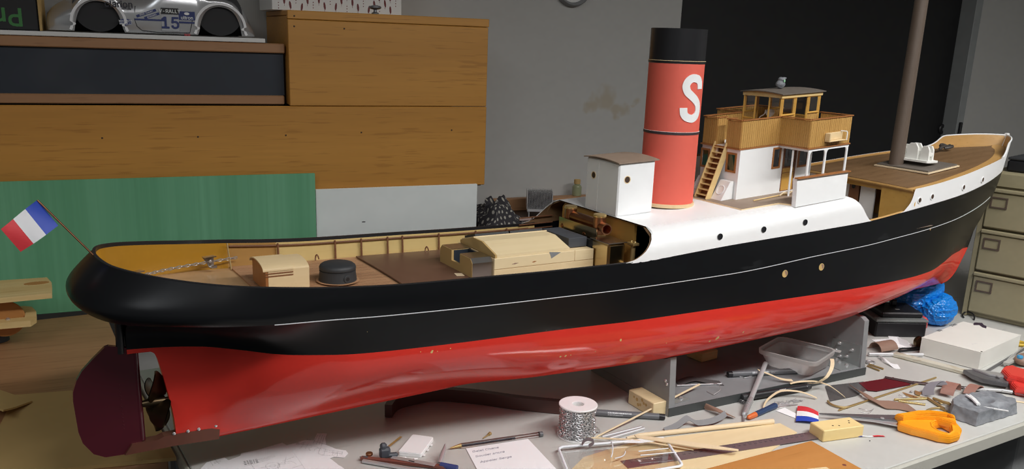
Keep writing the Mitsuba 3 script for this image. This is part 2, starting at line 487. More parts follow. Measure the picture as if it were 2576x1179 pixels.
bsdf('m_green', green, 0.6)
bsdf('m_white_board', speck((0.75, 0.8025, 0.7875), (0.8175, 0.8625, 0.8475), 25, 1.0), 0.6)
q = (0.7182, 0.9137)
add('white_board__mark', wbox(q[0] - .004, q[0] + .004, -.0046, -.0042, q[1] - .001, q[1] + .001), 'm_ink')

# patterned box and knob on the cupboard
k = thing('gift_box', 'white cardboard box printed with dark red feathers on the cupboard', 'box')
gl, gr = (0.5322, 1.4107)[0], (0.8381, 1.4254)[0]
add(k + '__carton', wbox(gl, gr, .08, .26, ZT + .0008, ZT + .16, .001), 'm_white_matt')
pts = []
for i in range(22):
    for j in range(5):
        u = gl + .008 + (gr - gl - .016) * (i + .5) / 22
        z = ZT + .012 + j * .03 + (i % 2) * .014 + rng.uniform(-.003, .003)
        e = Point(0, 0).buffer(1, 6)
        from shapely import affinity as af
        if (i + 2 * j) % 3:
            s = af.rotate(af.scale(e, .0024, .0085), rng.uniform(-9, 9))
            pts.append(af.translate(s, u, z))
            pts.append(af.translate(sbox(-.0003, -.013, .0003, -.008), u, z))
        else:
            for dz in (-.006, 0, .006):
                pts.append(af.translate(af.scale(e, .0011, .0011), u, z + dz))
fp = cat([prism(p_, 0, .0004) for p_ in pts])
frame(fp, WO + (.0799) * WN, WD, (0, 0, 1))
bsdf('m_feather', (0.17, 0.055, 0.055), 0.8)
add(k + '__printed_feathers', fp, 'm_feather', kind='stuff')
kb = (0.7551, 1.3998)
at('metal_stud', 'small dark mushroom-shaped metal stud standing on the cupboard edge', 'stud', mv(lathe([(0, 0), (.0085, 0), (.0085, .002), (.004, .004), (.0035, .009), (.010, .0105), (.0145, .013), (.0135, .0165), (.006, .019), (0, .0195)], 28), WO + kb[0] * WD + .016 * WN + [0, 0, ZT + .0005]), 'm_steel_dark', 30)

# black box with green letters, upside down, at the left end of the shelf
k = thing('black_box', 'black box with green lettering at the left end of the shelf', 'box')
bl = (0.0626, 1.3487)[0]
add(k + '__carton', wbox(bl - .42, bl - .004, .05, .25, SZ + .0005, SZ + .16, .002), 'm_black_matt')
add(k + '__lid_edge', wbox(bl - .003, bl, .045, .25, SZ + .0005, SZ + .16, .0008), 'm_card')
bsdf('m_green_print', (0.05, 0.20, 0.055), 0.6)
g = text('Pro', .034, .0006, True)
rot(g, math.pi)
q = (0.0061, 1.3604)
add(k + '__lettering', frame(g, WO + (q[0] - .012) * WD + .0498 * WN + [0, 0, q[1]], WD, (0, 0, 1)), 'm_green_print')

# ---------------------------------------------------------------- silver model car on the shelf
k = thing('model_car', 'silver rally car model body with number 15 on the white shelf board', 'model car')
V0 = .055
P_ = lambda a: a
c0, c1 = (0.1250, 1.3353), (0.4868, 1.3336)
a0, a1 = (0.1709, 1.3450)[0], (0.4155, 1.3457)[0]
z0 = SZ + .001
us = np.linspace((0.0718, 1.3334)[0], (0.4914, 1.3398)[0], 140)
ra = .0465


def car_bottom(u):
    b = z0 + .002
    for a, r in ((a0, ra), (a1, ra * .98)):
        d = abs(u - a)
        if d < r:
            b = max(b, z0 + math.sqrt(max(r * r - d * d, 0)) * .98 + .018 * (1 - (d / r) ** 6))
    return b


prof = PI([us[0], us[0] + .012, us[0] + .06, a0, a0 + .09, a0 + .14, (a0 + a1) / 2 + .07, a1 - .02, a1 + .02, a1 + .05, us[-1] - .008, us[-1]],
          [z0 + .035, z0 + .05, z0 + .078, z0 + .088, z0 + .10, z0 + .145, z0 + .142, z0 + .092, z0 + .084, z0 + .070, z0 + .035, z0 + .012])
rows = []
for u in us:
    zt, b = float(prof(u)), car_bottom(u)
    b = min(b, zt - .002)
    e = min(1, min(u - us[0], us[-1] - u) / .05)
    w = .182 * (.72 + .28 * math.sqrt(max(e, 0)))
    side = []
    for t in np.linspace(0, 1, 9):
        z = b + (zt - b) * t * .86
        side.append((.004 * (1 - math.sin(math.pi * min(1, t * 1.1))) + (.182 - w) / 2 + .018 * max(0, t - .55) ** 2 / .2, z))
    for t in np.linspace(0, 1, 7)[1:]:
        side.append((side[8][0] + .006 + .03 * t if t < .5 else side[8][0] + .021 + (w / 2 - side[8][0] - .02) * (t - .5) * 2 * .9, b + (zt - b) * (.86 + .14 * math.sin(t * math.pi / 2))))
    row = side + [(.182 - a, z) for a, z in side[::-1]]
    rows.append([(u, V0 + a, z) for a, z in row])
bsdf('m_silver', (0.60, 0.61, 0.63), 0.22, 0.75, coat=0.6)
add(k + '__body', towall(grid(rows)), 'm_silver', 50)
for a in (a0, a1):
    th = np.linspace(-.12, math.pi + .12, 40)
    arc = [(a + (ra + .003) * math.cos(t), V0 + .0015, z0 + max(.004, (ra + .003) * math.sin(t) * .98 + .018)) for t in th]
    arc = [(a + ra + .006, V0 + .001, z0 + .003)] + arc + [(a - ra - .006, V0 + .001, z0 + .003)]
    add(k + '__arch_flare', towall(ribbon(smoothline(arc, 60), (0, .006, .0), .0055)), 'm_silver_white', 40)
    add(k + '__wheel_well', towall(mv(rot(lathe([(0, 0), (ra + .002, 0), (ra + .002, .055), (0, .055)], 36), -math.pi / 2, (1, 0, 0)), (a, V0 + .012, z0 + ra + .0035))), 'm_black_matt', 40)
bsdf('m_silver_white', (0.80, 0.80, 0.81), 0.35, coat=0.4)
add(k + '__underbody', wbox(us[0] + .02, us[-1] - .03, V0 + .07, V0 + .178, z0 + .001, z0 + .05), 'm_black_matt')


def decal(mesh, px, depth=.0012):
    return frame(mesh, WO + px[0] * WD + (V0 + .001 - depth) * WN + [0, 0, px[1]], WD, (0, 0, 1))


bsdf('m_plate', (0.42, 0.43, 0.45), 0.5)
p0, p1 = (0.2937, 1.3914), (0.3292, 1.3435)
pc = ((p0[0] + p1[0]) / 2, (p0[1] + p1[1]) / 2)
pw, ph = p1[0] - p0[0], p0[1] - p1[1]
add(k + '__number_plate', decal(rbox(pw, ph, .0008, 0), pc, .0010), 'm_plate')
add(k + '__number_plate__banner', decal(rbox(pw, ph * .27, .0008, 0), (pc[0], pc[1] + ph * .36), .0018), 'm_black')
add(k + '__number_plate__banner_text', decal(text('V-RALLY', ph * .15, .0006, True), (pc[0], pc[1] + ph * .36), .0030), 'm_white')
add(k + '__number_plate__number', decal(text('15', ph * .48, .0006, True), (pc[0], pc[1] - ph * .14), .0024), 'm_ink_blue')
bq = (0.3458, 1.3765)
add(k + '__sponsor_panel', decal(rbox(.0335, .018, .0008, 0), (bq[0], bq[1]), .0012), 'm_ink_blue')
add(k + '__sponsor_panel__text', decal(text('ultron', .0068, .0006, True), (bq[0], bq[1] - .004), .0026), 'm_white')
add(k + '__sponsor_panel__badge', decal(af_badge := prism(Point(0, 0).buffer(1, 10), 0, .0005).apply_scale([.0055, .003, 1]), (bq[0], bq[1] + .0045), .0024), 'm_white')
add(k + '__side_text', decal(text('clarion', .0125, .0006, True), (0.2113, 1.3948), .003), 'm_ink')
add(k + '__side_text', decal(text('RETURN', .0035, .0006, True), (0.2260, 1.3859), .003), 'm_ink')
hx_ = (0.2224, 1.3583)
add(k + '__badge', decal(prism([(-.0125, -.004), (-.010, .0055), (0, .0075), (.010, .0055), (.0125, -.004), (0, -.0065)], 0, .0006), hx_, .0014), 'm_ink_blue')
add(k + '__badge__text', decal(cat([text('MAGNETI', .0040, .0005, True), mv(text('MARELLI', .0040, .0005, True), (0, -.0052, 0))]), (hx_[0], hx_[1] + .0025), .0026), 'm_white')
for q, w in (((0.2644, 1.3787), .042), ((0.2751, 1.3735), .032)):
    add(k + '__sticker', decal(rot(rbox(w, .0052, .0006, 0), .36), q, .0014), 'm_ink_blue')
    add(k + '__sticker__text', decal(rot(text('ROSSANO' if w < .04 else 'ESSO  Eyquem', .0030, .0005, True), .36), q, .0026), 'm_white')
for q, w in (((0.2706, 1.3651), .060), ((0.3450, 1.3624), .032)):
    add(k + '__door_strip', decal(rbox(w, .0035, .0012, .0004), q, .0016), 'm_ink_blue')
add(k + '__sill_text', decal(text('NGK', .0045, .0005, True), (0.3451, 1.3365), .002), 'm_flag_red')
pl = [(0.2435, 1.3923), (0.2394, 1.3679), (0.2445, 1.3510), (0.2541, 1.3424), (0.2871, 1.3395), (0.3503, 1.3409), (0.3555, 1.3603), (0.3596, 1.3895)]
add(k + '__door_seam', towall(tube([(a, V0 + .0008, b) for a, b in pl], .0007, 6)), 'm_black')

# ---------------------------------------------------------------- bench behind the boat with its bits
BZ = .865
k = thing('back_bench', 'dark bench along the wall behind the boat', 'bench')
add(k + '__top', wbox(1.015, 1.75, .015, WV - .002, BZ - .03, BZ, .002), 'm_dark_wood')
add(k + '__front', wbox(1.02, 1.74, .03, .05, .01, BZ - .03), 'm_dark_wood')
add(k + '__back_strip', wbox(1.165, 1.60, WV - .03, WV - .004, BZ, (1.2942, 0.9011)[1], .002), 'm_brown_wood')
b0, b1 = (1.3566, 0.9055), (1.4342, 0.9095)
at('grey_plank', 'short grey plank on the back bench under the bottle', 'plank', wbox(b0[0] - .02, b1[0], .19, .235, BZ + .0005, b0[1] - .004, .001), 'm_paint_grey')
k = thing('heat_sink', 'aluminium heat sink with fine fins on the back bench', 'heat sink')
ho = WO + (1.2852, 0.9033)[0] * WD + .19 * WN + [0, 0, 0]
HM = lambda m: mv(rot(m.apply_scale(1.15), -.50), (ho[0], ho[1], BZ + .016))
add(k + '__base', HM(rbox(.062, .056, .007, .001, (0, 0, .0035))), 'm_alu')
fins = [rbox(.0009, .056, .043, 0, (x, 0, .0285)) for x in np.linspace(-.030, .030, 22)]
add(k + '__fins', HM(cat(fins)), 'm_alu', kind='stuff')
add(k + '__end_plate', HM(rbox(.0012, .056, .044, 0, (-.0312, 0, .029))), 'm_alu')
add(k + '__end_plate', HM(rbox(.0012, .056, .044, 0, (.0312, 0, .029))), 'm_alu')
for s, t in ((-1, -1), (1, -1), (-1, 1), (1, 1)):
    add(k + '__foot_pin', HM(rod((s * .026, t * .024, 0), (s * .026, t * .024, -.0136), .0016, 8)), 'm_alu')
k = thing('glass_bottle', 'small greenish bottle with a tan cap against the grey wall', 'bottle')
bo = WO + (1.4417, 0.9194)[0] * WD + .255 * WN
z1 = (1.4398, 0.9070)[1]
scene['m_bottle'] = {'type': 'twosided', 'bsdf': {'type': 'principled', 'base_color': {'type': 'rgb', 'value': [.27, .29, .17]}, 'roughness': .15, 'specular': .6}}
add(k + '__body', mv(lathe([(0, 0), (.0135, 0), (.0142, .003), (.0142, .026), (.011, .031), (.008, .033), (.008, .035), (0, .035)], 28), (bo[0], bo[1], z1)), 'm_bottle', 40)
add(k + '__cap', mv(lathe([(0, .0355), (.0098, .0355), (.0098, .047), (.009, .048), (0, .048)], 24), (bo[0], bo[1], z1)), 'm_card', 40)
at('bottle_ledge', 'narrow wooden ledge on the grey wall under the bottle', 'ledge', wbox((1.3452, 0.9031)[0], (1.4608, 0.8986)[0], .225, WV - .031, z1 - .013, z1 - .0005, .001), 'm_brown_wood')
# crumpled dotted cloth
k = thing('dotted_cloth', 'crumpled dark grey cloth with pale dots beside the white board', 'cloth')
cu0, cu1 = (1.0610, 0.8950)[0], (1.1885, 0.8889)[0]
N = 90
U, Vv = np.meshgrid(np.linspace(0, 1, N), np.linspace(0, 1, N))
hgt = (np.sin(U * math.pi) ** .6) * (np.sin(Vv * math.pi) ** .5)
n1 = meshkit.fbm(np.stack([U * 5, Vv * 5, 0 * U], -1), 3, 3)
rid = 1 - np.abs(2 * meshkit.noise(np.stack([U * 6 + 2, Vv * 6, 0 * U], -1), 5) - 1)
zz = hgt * (.010 + .062 * n1 * (1.25 - .75 * U) + .022 * rid)
PX = cu0 + (cu1 - cu0) * U + .02 * (n1 - .5)
PV = .02 + .20 * Vv + .03 * (rid - .5)
cl = towall(grid(np.stack([PX, PV, BZ + .001 + zz], -1)))


def dots(p, n, uv):
    a, b = uv.x * 11.0, uv.y * 17.0
    row = dr.floor(b)
    fx, fy = a + 0.5 * (row - 2 * dr.floor(row / 2)), b
    dx, dy = fx - dr.floor(fx) - 0.5, fy - dr.floor(fy) - 0.5
    d = dr.sqrt(dr.square(dx * 1.25) + dr.square(dy))
    return mix((0.46, 0.44, 0.39), (0.045, 0.042, 0.048), smoothstep(0.24, 0.29, d))


bsdf('m_dots', dots, 0.85)
scene[k] = mikit.ply(cl, 'm_dots', smooth=True, uv=np.stack([U.ravel(), Vv.ravel()], -1)[:len(cl.vertices)])
q = (1.1667, 0.8914)
at('pink_eraser', 'small pale pink stick lying on the back bench by the dotted cloth', 'stick', mv(rot(rbox(.036, .007, .006, .001), -.1), WO + q[0] * WD + .03 * WN + [0, 0, max(q[1], BZ + .0035)]), 'm_pinkish')
bsdf('m_pinkish', (0.45, 0.33, 0.30), 0.6)

# ---------------------------------------------------------------- left bench, cardboard and the wooden jig
k = thing('side_table', 'low brown wood-veneer table below the green board', 'table')
LZ = .744
add(k + '__top', span(-1.6, .172, .10, .88, LZ - .025, LZ, .002), 'm_brown_wood')
for x, y in ((-1.5, .2), (.14, .2), (-1.5, .82), (.14, .82)):
    add(k + '__leg', rbox(.05, .05, LZ - .026, .003, (x, y, (LZ - .026) / 2)), 'm_brown_wood')
cb_ = [(-0.0229, 0.4406), (0.0734, 0.4199), (.171, .40), (.182, .09), (0.0280, 0.1255), (-.20, .06), (-.26, .20), (-0.0364, 0.3185), (-0.0243, 0.3797)]
k = thing('cardboard_sheet', 'flat sheet of brown cardboard on the side table under the rudder', 'cardboard')
add(k + '__board', prism(cb_, LZ + .0005, LZ + .006), 'm_card')
add(k + '__flap', ribbon([(-.02, .44, LZ + .0065), (-.045, .40, LZ + .016), (-.06, .36, LZ + .030)], (.06, -.10, .0), .003), 'm_card')
k = thing('wooden_jig', 'wooden jig with two plank arms and a wheel at the left edge', 'jig')
u0, u1 = (-0.1071, 0.6863), (-0.1104, 0.8046)
j = [(-0.1488, 0.8024), (0.0640, 0.7792), (0.0698, 0.7348), (0.0650, 0.6548), (-0.1420, 0.6584)]
add(k + '__upper_arm', prism(j, .850, .860), 'm_pine')
add(k + '__upper_arm__stain', prism(Point(0, 0).buffer(1, 16), 0, .0004).apply_scale([.022, .011, 1]).apply_translation([*(0.0438, 0.7395), .8601]), 'm_orange_board')
j = [(-0.1536, 0.7799), (0.0180, 0.7639), (0.0314, 0.7523), (0.0374, 0.7181), (0.0356, 0.6801), (0.0247, 0.6581), (-0.1489, 0.6794)]
hole = Polygon([(-0.0433, 0.7231), (0.0192, 0.7205), (0.0165, 0.6858), (-0.0436, 0.6884)])
add(k + '__lower_arm', prism(Polygon(j).difference(hole), .798, .810), 'm_pine')
wc = (-0.0159, 0.7014)
wh = lathe([(0, -.004), (.030, -.004), (.034, -.003), (.0345, 0), (.034, .003), (.030, .004), (0, .004)], 40)
rot(wh, math.pi / 2, (1, 0, 0))
rot(wh, .05)
add(k + '__wheel', mv(wh, (wc[0], wc[1], .806)), 'm_orange_board', 30)
q = (-0.0113, 0.6794)
add(k + '__bolt', mv(lathe([(0, 0), (.004, 0), (.004, .002), (.002, .004), (0, .004)], 12), (*q, .8101)), 'm_chrome', 40)
q0 = (-0.0541, 0.7705)
add(k + '__post', rbox(.04, .05, .115, .002, (q0[0], q0[1], .8025 - .0)), 'm_pine')
add(k + '__foot', mv(lathe([(0, 0), (.022, 0), (.021, .012), (.015, .034), (.013, .0525), (0, .0525)], 20), (*(-0.0343, 0.7684), LZ + .0005)), 'm_rubber', 40)
add(k + '__foot', mv(lathe([(0, 0), (.022, 0), (.021, .012), (.015, .034), (.013, .0525), (0, .0525)], 20), (*q0, LZ + .0005)), 'm_rubber', 40)

# ---------------------------------------------------------------- drawer cabinet on the right
k = thing('drawer_cabinet', 'beige metal cabinet of small drawers at the right end of the bench', 'cabinet')
CD, CN = np.array([.251, -.968, 0]), np.array([.968, .251, 0])
CO = np.array([1.9805, .0464, 0])


def cab(s0, s1, d0, d1, z0_, z1_, b=0.0):
    m = span(s0, s1, d0, d1, z0_, z1_, b)
    M = np.eye(4)
    M[:3, 0], M[:3, 1], M[:3, 3] = CD, CN, CO
    m.apply_transform(M)
    return m


add(k + '__carcass', cab(0, .42, .004, .30, TT + .0005, 1.098, .003), 'm_cabinet')
add(k + '__frame_side', cab(0, .011, -.006, .004, TT + .001, 1.096, .001), 'm_cabinet')
add(k + '__top_rail', cab(.011, .42, -.004, .004, 1.066, 1.096, .001), 'm_cabinet')
zs = [1.062, .9695, .8665, .764]
for i in range(3):
    zt_, zb_ = zs[i] - (.0 if i == 0 else .0045), zs[i + 1]
    d = add(k + '__drawer', cab(.013, .42, -.011, .004, zb_, zt_ - .009, .003), 'm_cabinet')
    add(d + '__lip', cab(.013, .42, -.017, -.008, zt_ - .0085, zt_, .002), 'm_cabinet')
    s0, s1, za_, zb2 = .022, .058, zt_ - .012 - .0075, zt_ - .012 - .033
    fr = [cab(s0, s1, -.0145, -.0105, za_ - .0028, za_), cab(s0, s1, -.0145, -.0105, zb2, zb2 + .0028), cab(s0, s0 + .0028, -.0145, -.0105, zb2, za_), cab(s1 - .0028, s1, -.0145, -.0105, zb2, za_)]
    add(d + '__label_holder', cat(fr), 'm_cabinet_dark')
k2 = thing('black_case', 'black case lying on the drawer cabinet', 'case')
add(k2 + '__body', cab(.03, .40, .03, .27, 1.0985, 1.125, .004), 'm_black')
add(k2 + '__lid', cab(.03, .40, .03, .27, 1.1255, 1.132, .002), 'm_rubber')
at('dark_ball', 'small dark round ball on top of the black case', 'ball', mv(lathe([(0, 0), (.006, 0), (.006, .004), (.010, .007), (.012, .013), (.009, .019), (0, .021)], 20), CO + .085 * CD + .06 * CN + [0, 0, 1.1325]), 'm_leather', 40)

# ---------------------------------------------------------------- the workbench itself
k = thing('workbench', 'pale grey laminate workbench under the boat and its clutter', 'workbench')
ta = math.radians(1.4)


def tb(x0, x1, y0, y1, z0_, z1_, b=0.0):
    m = span(x0, x1, y0, y1, z0_, z1_, b)
    rot(m, ta, (0, 0, 1), (.2, -.42, 0))
    return m


def table_color(p, n, uv):
    c = mix((0.455, 0.455, 0.43), (0.49, 0.49, 0.465), fbm(p.x * 4, p.y * 4, 1.0))
    c = mix(c, (0.40, 0.395, 0.37), fbm(p.x * 90, p.y * 90, 2.0) * 0.2)
    sc_ = smoothstep(0.80, 0.86, fbm(p.x * 14 + p.y * 30, p.y * 55, 4.0))
    return mix(c, (0.36, 0.35, 0.33), sc_ * 0.35)


bsdf('m_table', table_color, 0.42)
bsdf('m_table_edge', (0.43, 0.42, 0.37), 0.4)
add(k + '__top', tb(.2055, 2.70, -.428, .47, TT - .024, TT, .0012), 'm_table')
add(k + '__front_edge', tb(.2045, 2.70, -.4355, -.4282, TT - .026, TT - .0004, .003), 'm_table_edge')
add(k + '__side_edge', tb(.1985, .2052, -.4355, .47, TT - .026, TT - .0004, .003), 'm_table_edge')
for x, y in ((.26, -.36), (.26, .40)):
    add(k + '__leg', tb(x - .02, x + .02, y - .02, y + .02, 0, TT - .025, .002), 'm_steel_dark')
pq = (1.5764, 0.6506)
add(k + '__pedestal', tb(pq[0] + .005, pq[0] + .42, -.38, .40, .05, TT - .027, .003), 'm_paint_grey')
add(k + '__pedestal__base', tb(pq[0] + .02, pq[0] + .40, -.36, .38, 0, .049), 'm_black_matt')
at('floor_box', 'beige cardboard carton on the floor under the bench', 'box', span(1.25, 1.55, .35, .75, .0005, .30, .002), 'm_card')

# ================================================================ the model tugboat
TUG = thing('model_tugboat', 'large black and red model tugboat with a tall red funnel standing in a grey cradle', 'model boat')


def tug(part, mesh, m, smooth=False, **kw):
    return add(f'{TUG}__{part}', mesh, m, smooth, **kw)


# lines of the hull: x runs from the stern to the bow, y = 0 is the centre plane
keel_z = lambda x: .8085 + .0285 * x
wl_z = lambda x: np.interp(x, [.1, .2, .3, 1.9], [.957, .953, .9485, .9365])
wl_b = PI([.118, .155, .205, .248, .284, .33, .379, .436, .534, .64, .731, .818, .955, 1.1, 1.27, 1.37, 1.486, 1.57, 1.669, 1.78, 1.872],
          [.006, .009, .022, .05, .078, .101, .118, .126, .133, .137, .142, .148, .149, .150, .151, .148, .137, .12, .082, .034, .005])
full = PI([.17, .3, .45, .7, 1.0, 1.3, 1.5, 1.65, 1.8], [2.2, 1.3, 1.7, .65, .34, .34, .85, 1.5, 1.15])
KNOTS = [0, .03, .07, .12, .2, .3, .4]
XS = [.34, .40, .45, .55, .67, .80, 1.0, 1.2, 1.32, 1.42, 1.5, 1.6, 1.7, 1.8, 1.87]


def curve(stern, xs, bs, zs, xe, ze):
    """a long curve of the hull from the middle of the stern to the stem"""
    s = list(KNOTS) + list(np.linspace(.46, .96, len(xs))) + [1.0]
    x = [q[0] for q in stern] + list(xs) + [xe]
    b = [q[1] for q in stern] + list(bs) + [0.004]
    z = [q[2] for q in stern] + list(zs) + [ze]
    return PI(s, np.stack([x, b, z], -1))


RAIL = curve([(.090, 0, 1.081), (.0915, .022, 1.081), (.099, .052, 1.079), (.120, .080, 1.075), (.16, .107, 1.068), (.22, .129, 1.0595), (.28, .140, 1.0535)],
             XS, [.1445, .148, .1505, .152, .153, .153, .152, .152, .1515, .1500, .1455, .1345, .114, .0835, .054],
             [1.0483, 1.0448, 1.0432, 1.0415, 1.0392, 1.0385, 1.0485, 1.0572, 1.063, 1.0735, 1.0815, 1.0905, 1.1005, 1.1115, 1.1195], 1.930, 1.126)
MID = curve([(.054, 0, 1.046), (.0552, .027, 1.046), (.0650, .062, 1.043), (.0895, .0955, 1.040), (.1385, .1235, 1.036), (.207, .1400, 1.030), (.275, .1445, 1.024)],
            XS, [.1475, .150, .1515, .1525, .153, .153, .1525, .1525, .152, .1495, .1445, .1325, .1115, .0805, .050],
            [1.026, 1.024, 1.023, 1.021, 1.019, 1.018, 1.025, 1.035, 1.042, 1.0495, 1.0565, 1.0655, 1.0765, 1.088, 1.097], 1.921, 1.104)
KNUC = curve([(.072, 0, 1.0215), (.074, .024, 1.0205), (.083, .056, 1.0175), (.106, .087, 1.0155), (.151, .1135, 1.0148), (.213, .1315, 1.0115), (.274, .139, 1.0085)],
             XS, [.1415, .1455, .148, .1505, .152, .1525, .1525, .1525, .152, .148, .142, .1295, .107, .0755, .0445],
             [1.0065, 1.0045, 1.0035, 1.0015, 1.000, .9985, 1.0005, 1.0125, 1.019, 1.0265, 1.032, 1.0405, 1.051, 1.064, 1.074], 1.911, 1.081)
SS = np.concatenate([np.linspace(0, .4, 70), np.linspace(.4, 1, 150)[1:]])


def both(P):
    """a port and a starboard copy of a (rows, cols, 3) surface whose y >= 0"""
    Q = np.array(P)
    Q[..., 1] *= -1
    a, b = grid(P), grid(Q[::-1])
    return cat([a, b])


# topsides: rail - widest line - knuckle
R_, M_, K_ = RAIL(SS), MID(SS), KNUC(SS)
tt = np.linspace(0, 1, 19)
turn = M_ + (M_ - (R_ + K_) / 2) * .33
turn[:, 2] -= .006 * np.clip((.45 - SS) / .2, 0, 1)
c1, c2 = R_ + (turn - R_) * .86, K_ + (turn - K_) * .86
bz = [(1 - tt) ** 3, 3 * tt * (1 - tt) ** 2, 3 * tt ** 2 * (1 - tt), tt ** 3]
top = sum(p[:, None] * b[None, :, None] for p, b in zip((R_, c1, c2, K_), bz))
top[..., 1] = np.maximum(top[..., 1], 0)

# underbody: stations aft of the sternpost run from the centre line, the others from the keel
SF = np.unique(np.concatenate([[.135, .15, .165, .18], SS[SS > .12], np.interp([.118, .125, .135, .146, .150, .1535, .157, .160, .163, .166, .1685, .1695], K_[:, 0], SS)]))
SF = SF[KNUC(SF)[:, 0] >= .1178]
AP = PI([.117, .146, .150, .1535, .157, .160, .163, .166, .1685, .1695, .1700], [.950, .950, .947, .938, .922, .905, .888, .868, .848, .830, .8133])
STEMX = PI([.8590, .8605, .866, .884, .91, .9365, 1.0, 1.081], [1.755, 1.79, 1.818, 1.842, 1.858, 1.872, 1.890, 1.911])


def under_station(s):
    kx, kb, kz = KNUC(s)
    zw, zk = float(wl_z(kx)), float(keel_z(kx))
    zb = float(AP(kx)) if kx < .17 else zk
    zb = min(zb, zw - .001)
    bw = float(wl_b(min(kx, 1.872)))
    e = float(full(np.clip(kx, .17, 1.8)))
    red, black = [], []
    for z in np.linspace(zb, zw, 19):
        t = np.clip((z - zk) / (zw - zk), 0, 1)
        y = .006 + max(bw - .006, 0) * (1 - (1 - t) ** 2.4) ** e if bw > .006 else bw
        red.append((kx, min(y, max(kb, .004)), z))
    f = np.clip((kx - .118) / .30, 0, 1)                               # hollow below the counter
    f = f * f * (3 - 2 * f)
    F = lambda z, a=3.2 - 2.35 * f: bw + (kb - bw) * np.clip((z - zw) / (kz - zw), 0, 1) ** a
    for z in np.linspace(zw, kz, 17):
        black.append((kx, float(F(z)), z))
    return red, black


red, blk = zip(*[under_station(s) for s in SF])
red, blk = np.array(red), np.array(blk)
# pull the fore end back to the raked stem
for A in (red, blk):
    lim = STEMX(np.clip(A[..., 2], .859, 1.081))
    over = A[..., 0] > lim - .0
    A[..., 0] = np.where(over, lim, A[..., 0])
    A[..., 1] = np.where(over, .004, A[..., 1])
near = lambda A: np.clip((STEMX(np.clip(A[..., 2], .859, 1.081)) - A[..., 0]) / .05, 0, 1)
for A in (red, blk):
    A[..., 1] = .004 + (A[..., 1] - .004) * np.where(A[..., 0] > 1.6, near(A) ** .75, 1)
fl = red[:, :1].copy()
bottom = np.concatenate([red[:, :1] * [1, 0, 1], red], 1)
aft = []
for s in np.linspace(0, SF[0], 30):
    kx, kb, kz = KNUC(s)
    zc = 1.0215 - (kx - .072) * .60
    f = np.linspace(0, 1, 14)
    aft.append(np.stack([np.full_like(f, kx), kb * f, zc + (kz - zc) * f ** 1.6], -1))
aft = np.array(aft)


def chips(c, marks, f=60, bare=0.0, c2=None):
    """hull paint with small chips at the listed places and hair scratches"""
    def fn(p, n, uv):
        col = mix(c, [min(1, v * 1.25 + .004) for v in c], fbm(p.x * 7, p.z * 12, p.y * 5))
        if bare:
            sc_ = smoothstep(.74, .83, fbm(p.x * 16, p.z * 70, 3.0)) * smoothstep(.45, .6, fbm(p.x * 5, p.z * 9, 8.0))
            col = mix(col, c2, sc_ * bare)
        m = mi.Float(0)
        for x, z, r in marks:
            r = r * .62
            d = dr.sqrt(dr.square(p.x - x) + dr.square(p.z - z)) + (fbm(p.x * 260, p.z * 260, 1.0) - .5) * r * 1.6
            m = dr.maximum(m, (1 - smoothstep(r * .8, r * 1.0, d)) * dr.select(p.y < 0, 1.0, 0.0))
        return mix(col, (.60, .43, .17), m)
    return fn


rm = [(*(0.4848, 0.9391), .0035), (*(0.4925, 0.9385), .0018), (*(0.6950, 0.8994), .0032), (*(0.7035, 0.8994), .0026), (*(0.7127, 0.8998), .0016), (*(0.7944, 0.9155), .0034),
      (*(0.7547, 0.9001), .0014), (*(0.7276, 0.8899), .0012), (*(1.0575, 0.8902), .003), (*(1.0018, 0.8877), .0055), (*(0.9867, 0.8830), .003), (*(0.8893, 0.8958), .0018), (*(0.5116, 0.9401), .0014), (*(0.4682, 0.9410), .0014)]
bsdf('m_hull_red', chips((.55, .030, .020), rm), .13, spec=.45, coat=.0)
bsdf('m_hull_black', chips((.0045, .005, .006), [(*(0.6620, 0.9476), .0009), (*(0.3897, 0.9824), .0008)], bare=.10, c2=(.07, .075, .08)), .30, spec=.16)
bsdf('m_line', (.52, .53, .53), .5)
tug('hull_bottom', both(bottom), 'm_hull_red', 70)
tug('hull_side', cat([both(blk), both(top), both(aft)]), 'm_hull_black', 40)
stem = np.array([(STEMX(z), 0, z) for z in np.linspace(.862, .9365, 20)])
tug('stem_bar', tube(stem + [.0, 0, 0], .0045, 8), 'm_hull_red', 60)
st2 = np.array([(STEMX(z) if z < 1.081 else 1.911 + (z - 1.081) * .42, 0, z) for z in np.linspace(.9365, 1.126, 24)])
tug('stem_bar', tube(st2, .0045, 8), 'm_hull_black', 60)
ss = np.linspace(.395, .93, 160)
for sg in (-1, 1):
    tug('hull_line', tube(KNUC(ss) * [1, sg, 1] + [0, sg * .0003, 0], .00075, 6), 'm_line', 60)

# rail cap and the inside of the bulwark, stern to casing
rs = np.linspace(0, np.interp(.815, R_[:, 0], SS), 200)
RR = RAIL(rs)
tang = np.gradient(RR, axis=0)
nrm = np.stack([tang[:, 1], -tang[:, 0]], -1)
nrm /= np.linalg.norm(nrm, axis=1, keepdims=True)
inn = RR.copy()
inn[:, :2] += nrm * .0036
inn[:, 1] = np.maximum(inn[:, 1], 0)
tug('rail_cap', both(np.stack([RR + [0, 0, .0], RR + [0, 0, .0012], inn + [0, 0, .0012], inn + [0, 0, -.004]], 1)), 'm_black', 30)
deck_z = lambda x: np.interp(x, [.08, .18, .28, .42, .65, .85, 1.5], [1.022, 1.019, 1.013, 1.008, 1.004, 1.004, 1.03])
low = inn.copy()
low[:, 2] = deck_z(low[:, 0]) - .002
low[:, :2] = RAIL(rs)[:, :2] + nrm * .0062
low[:, 1] = np.maximum(low[:, 1], 0)


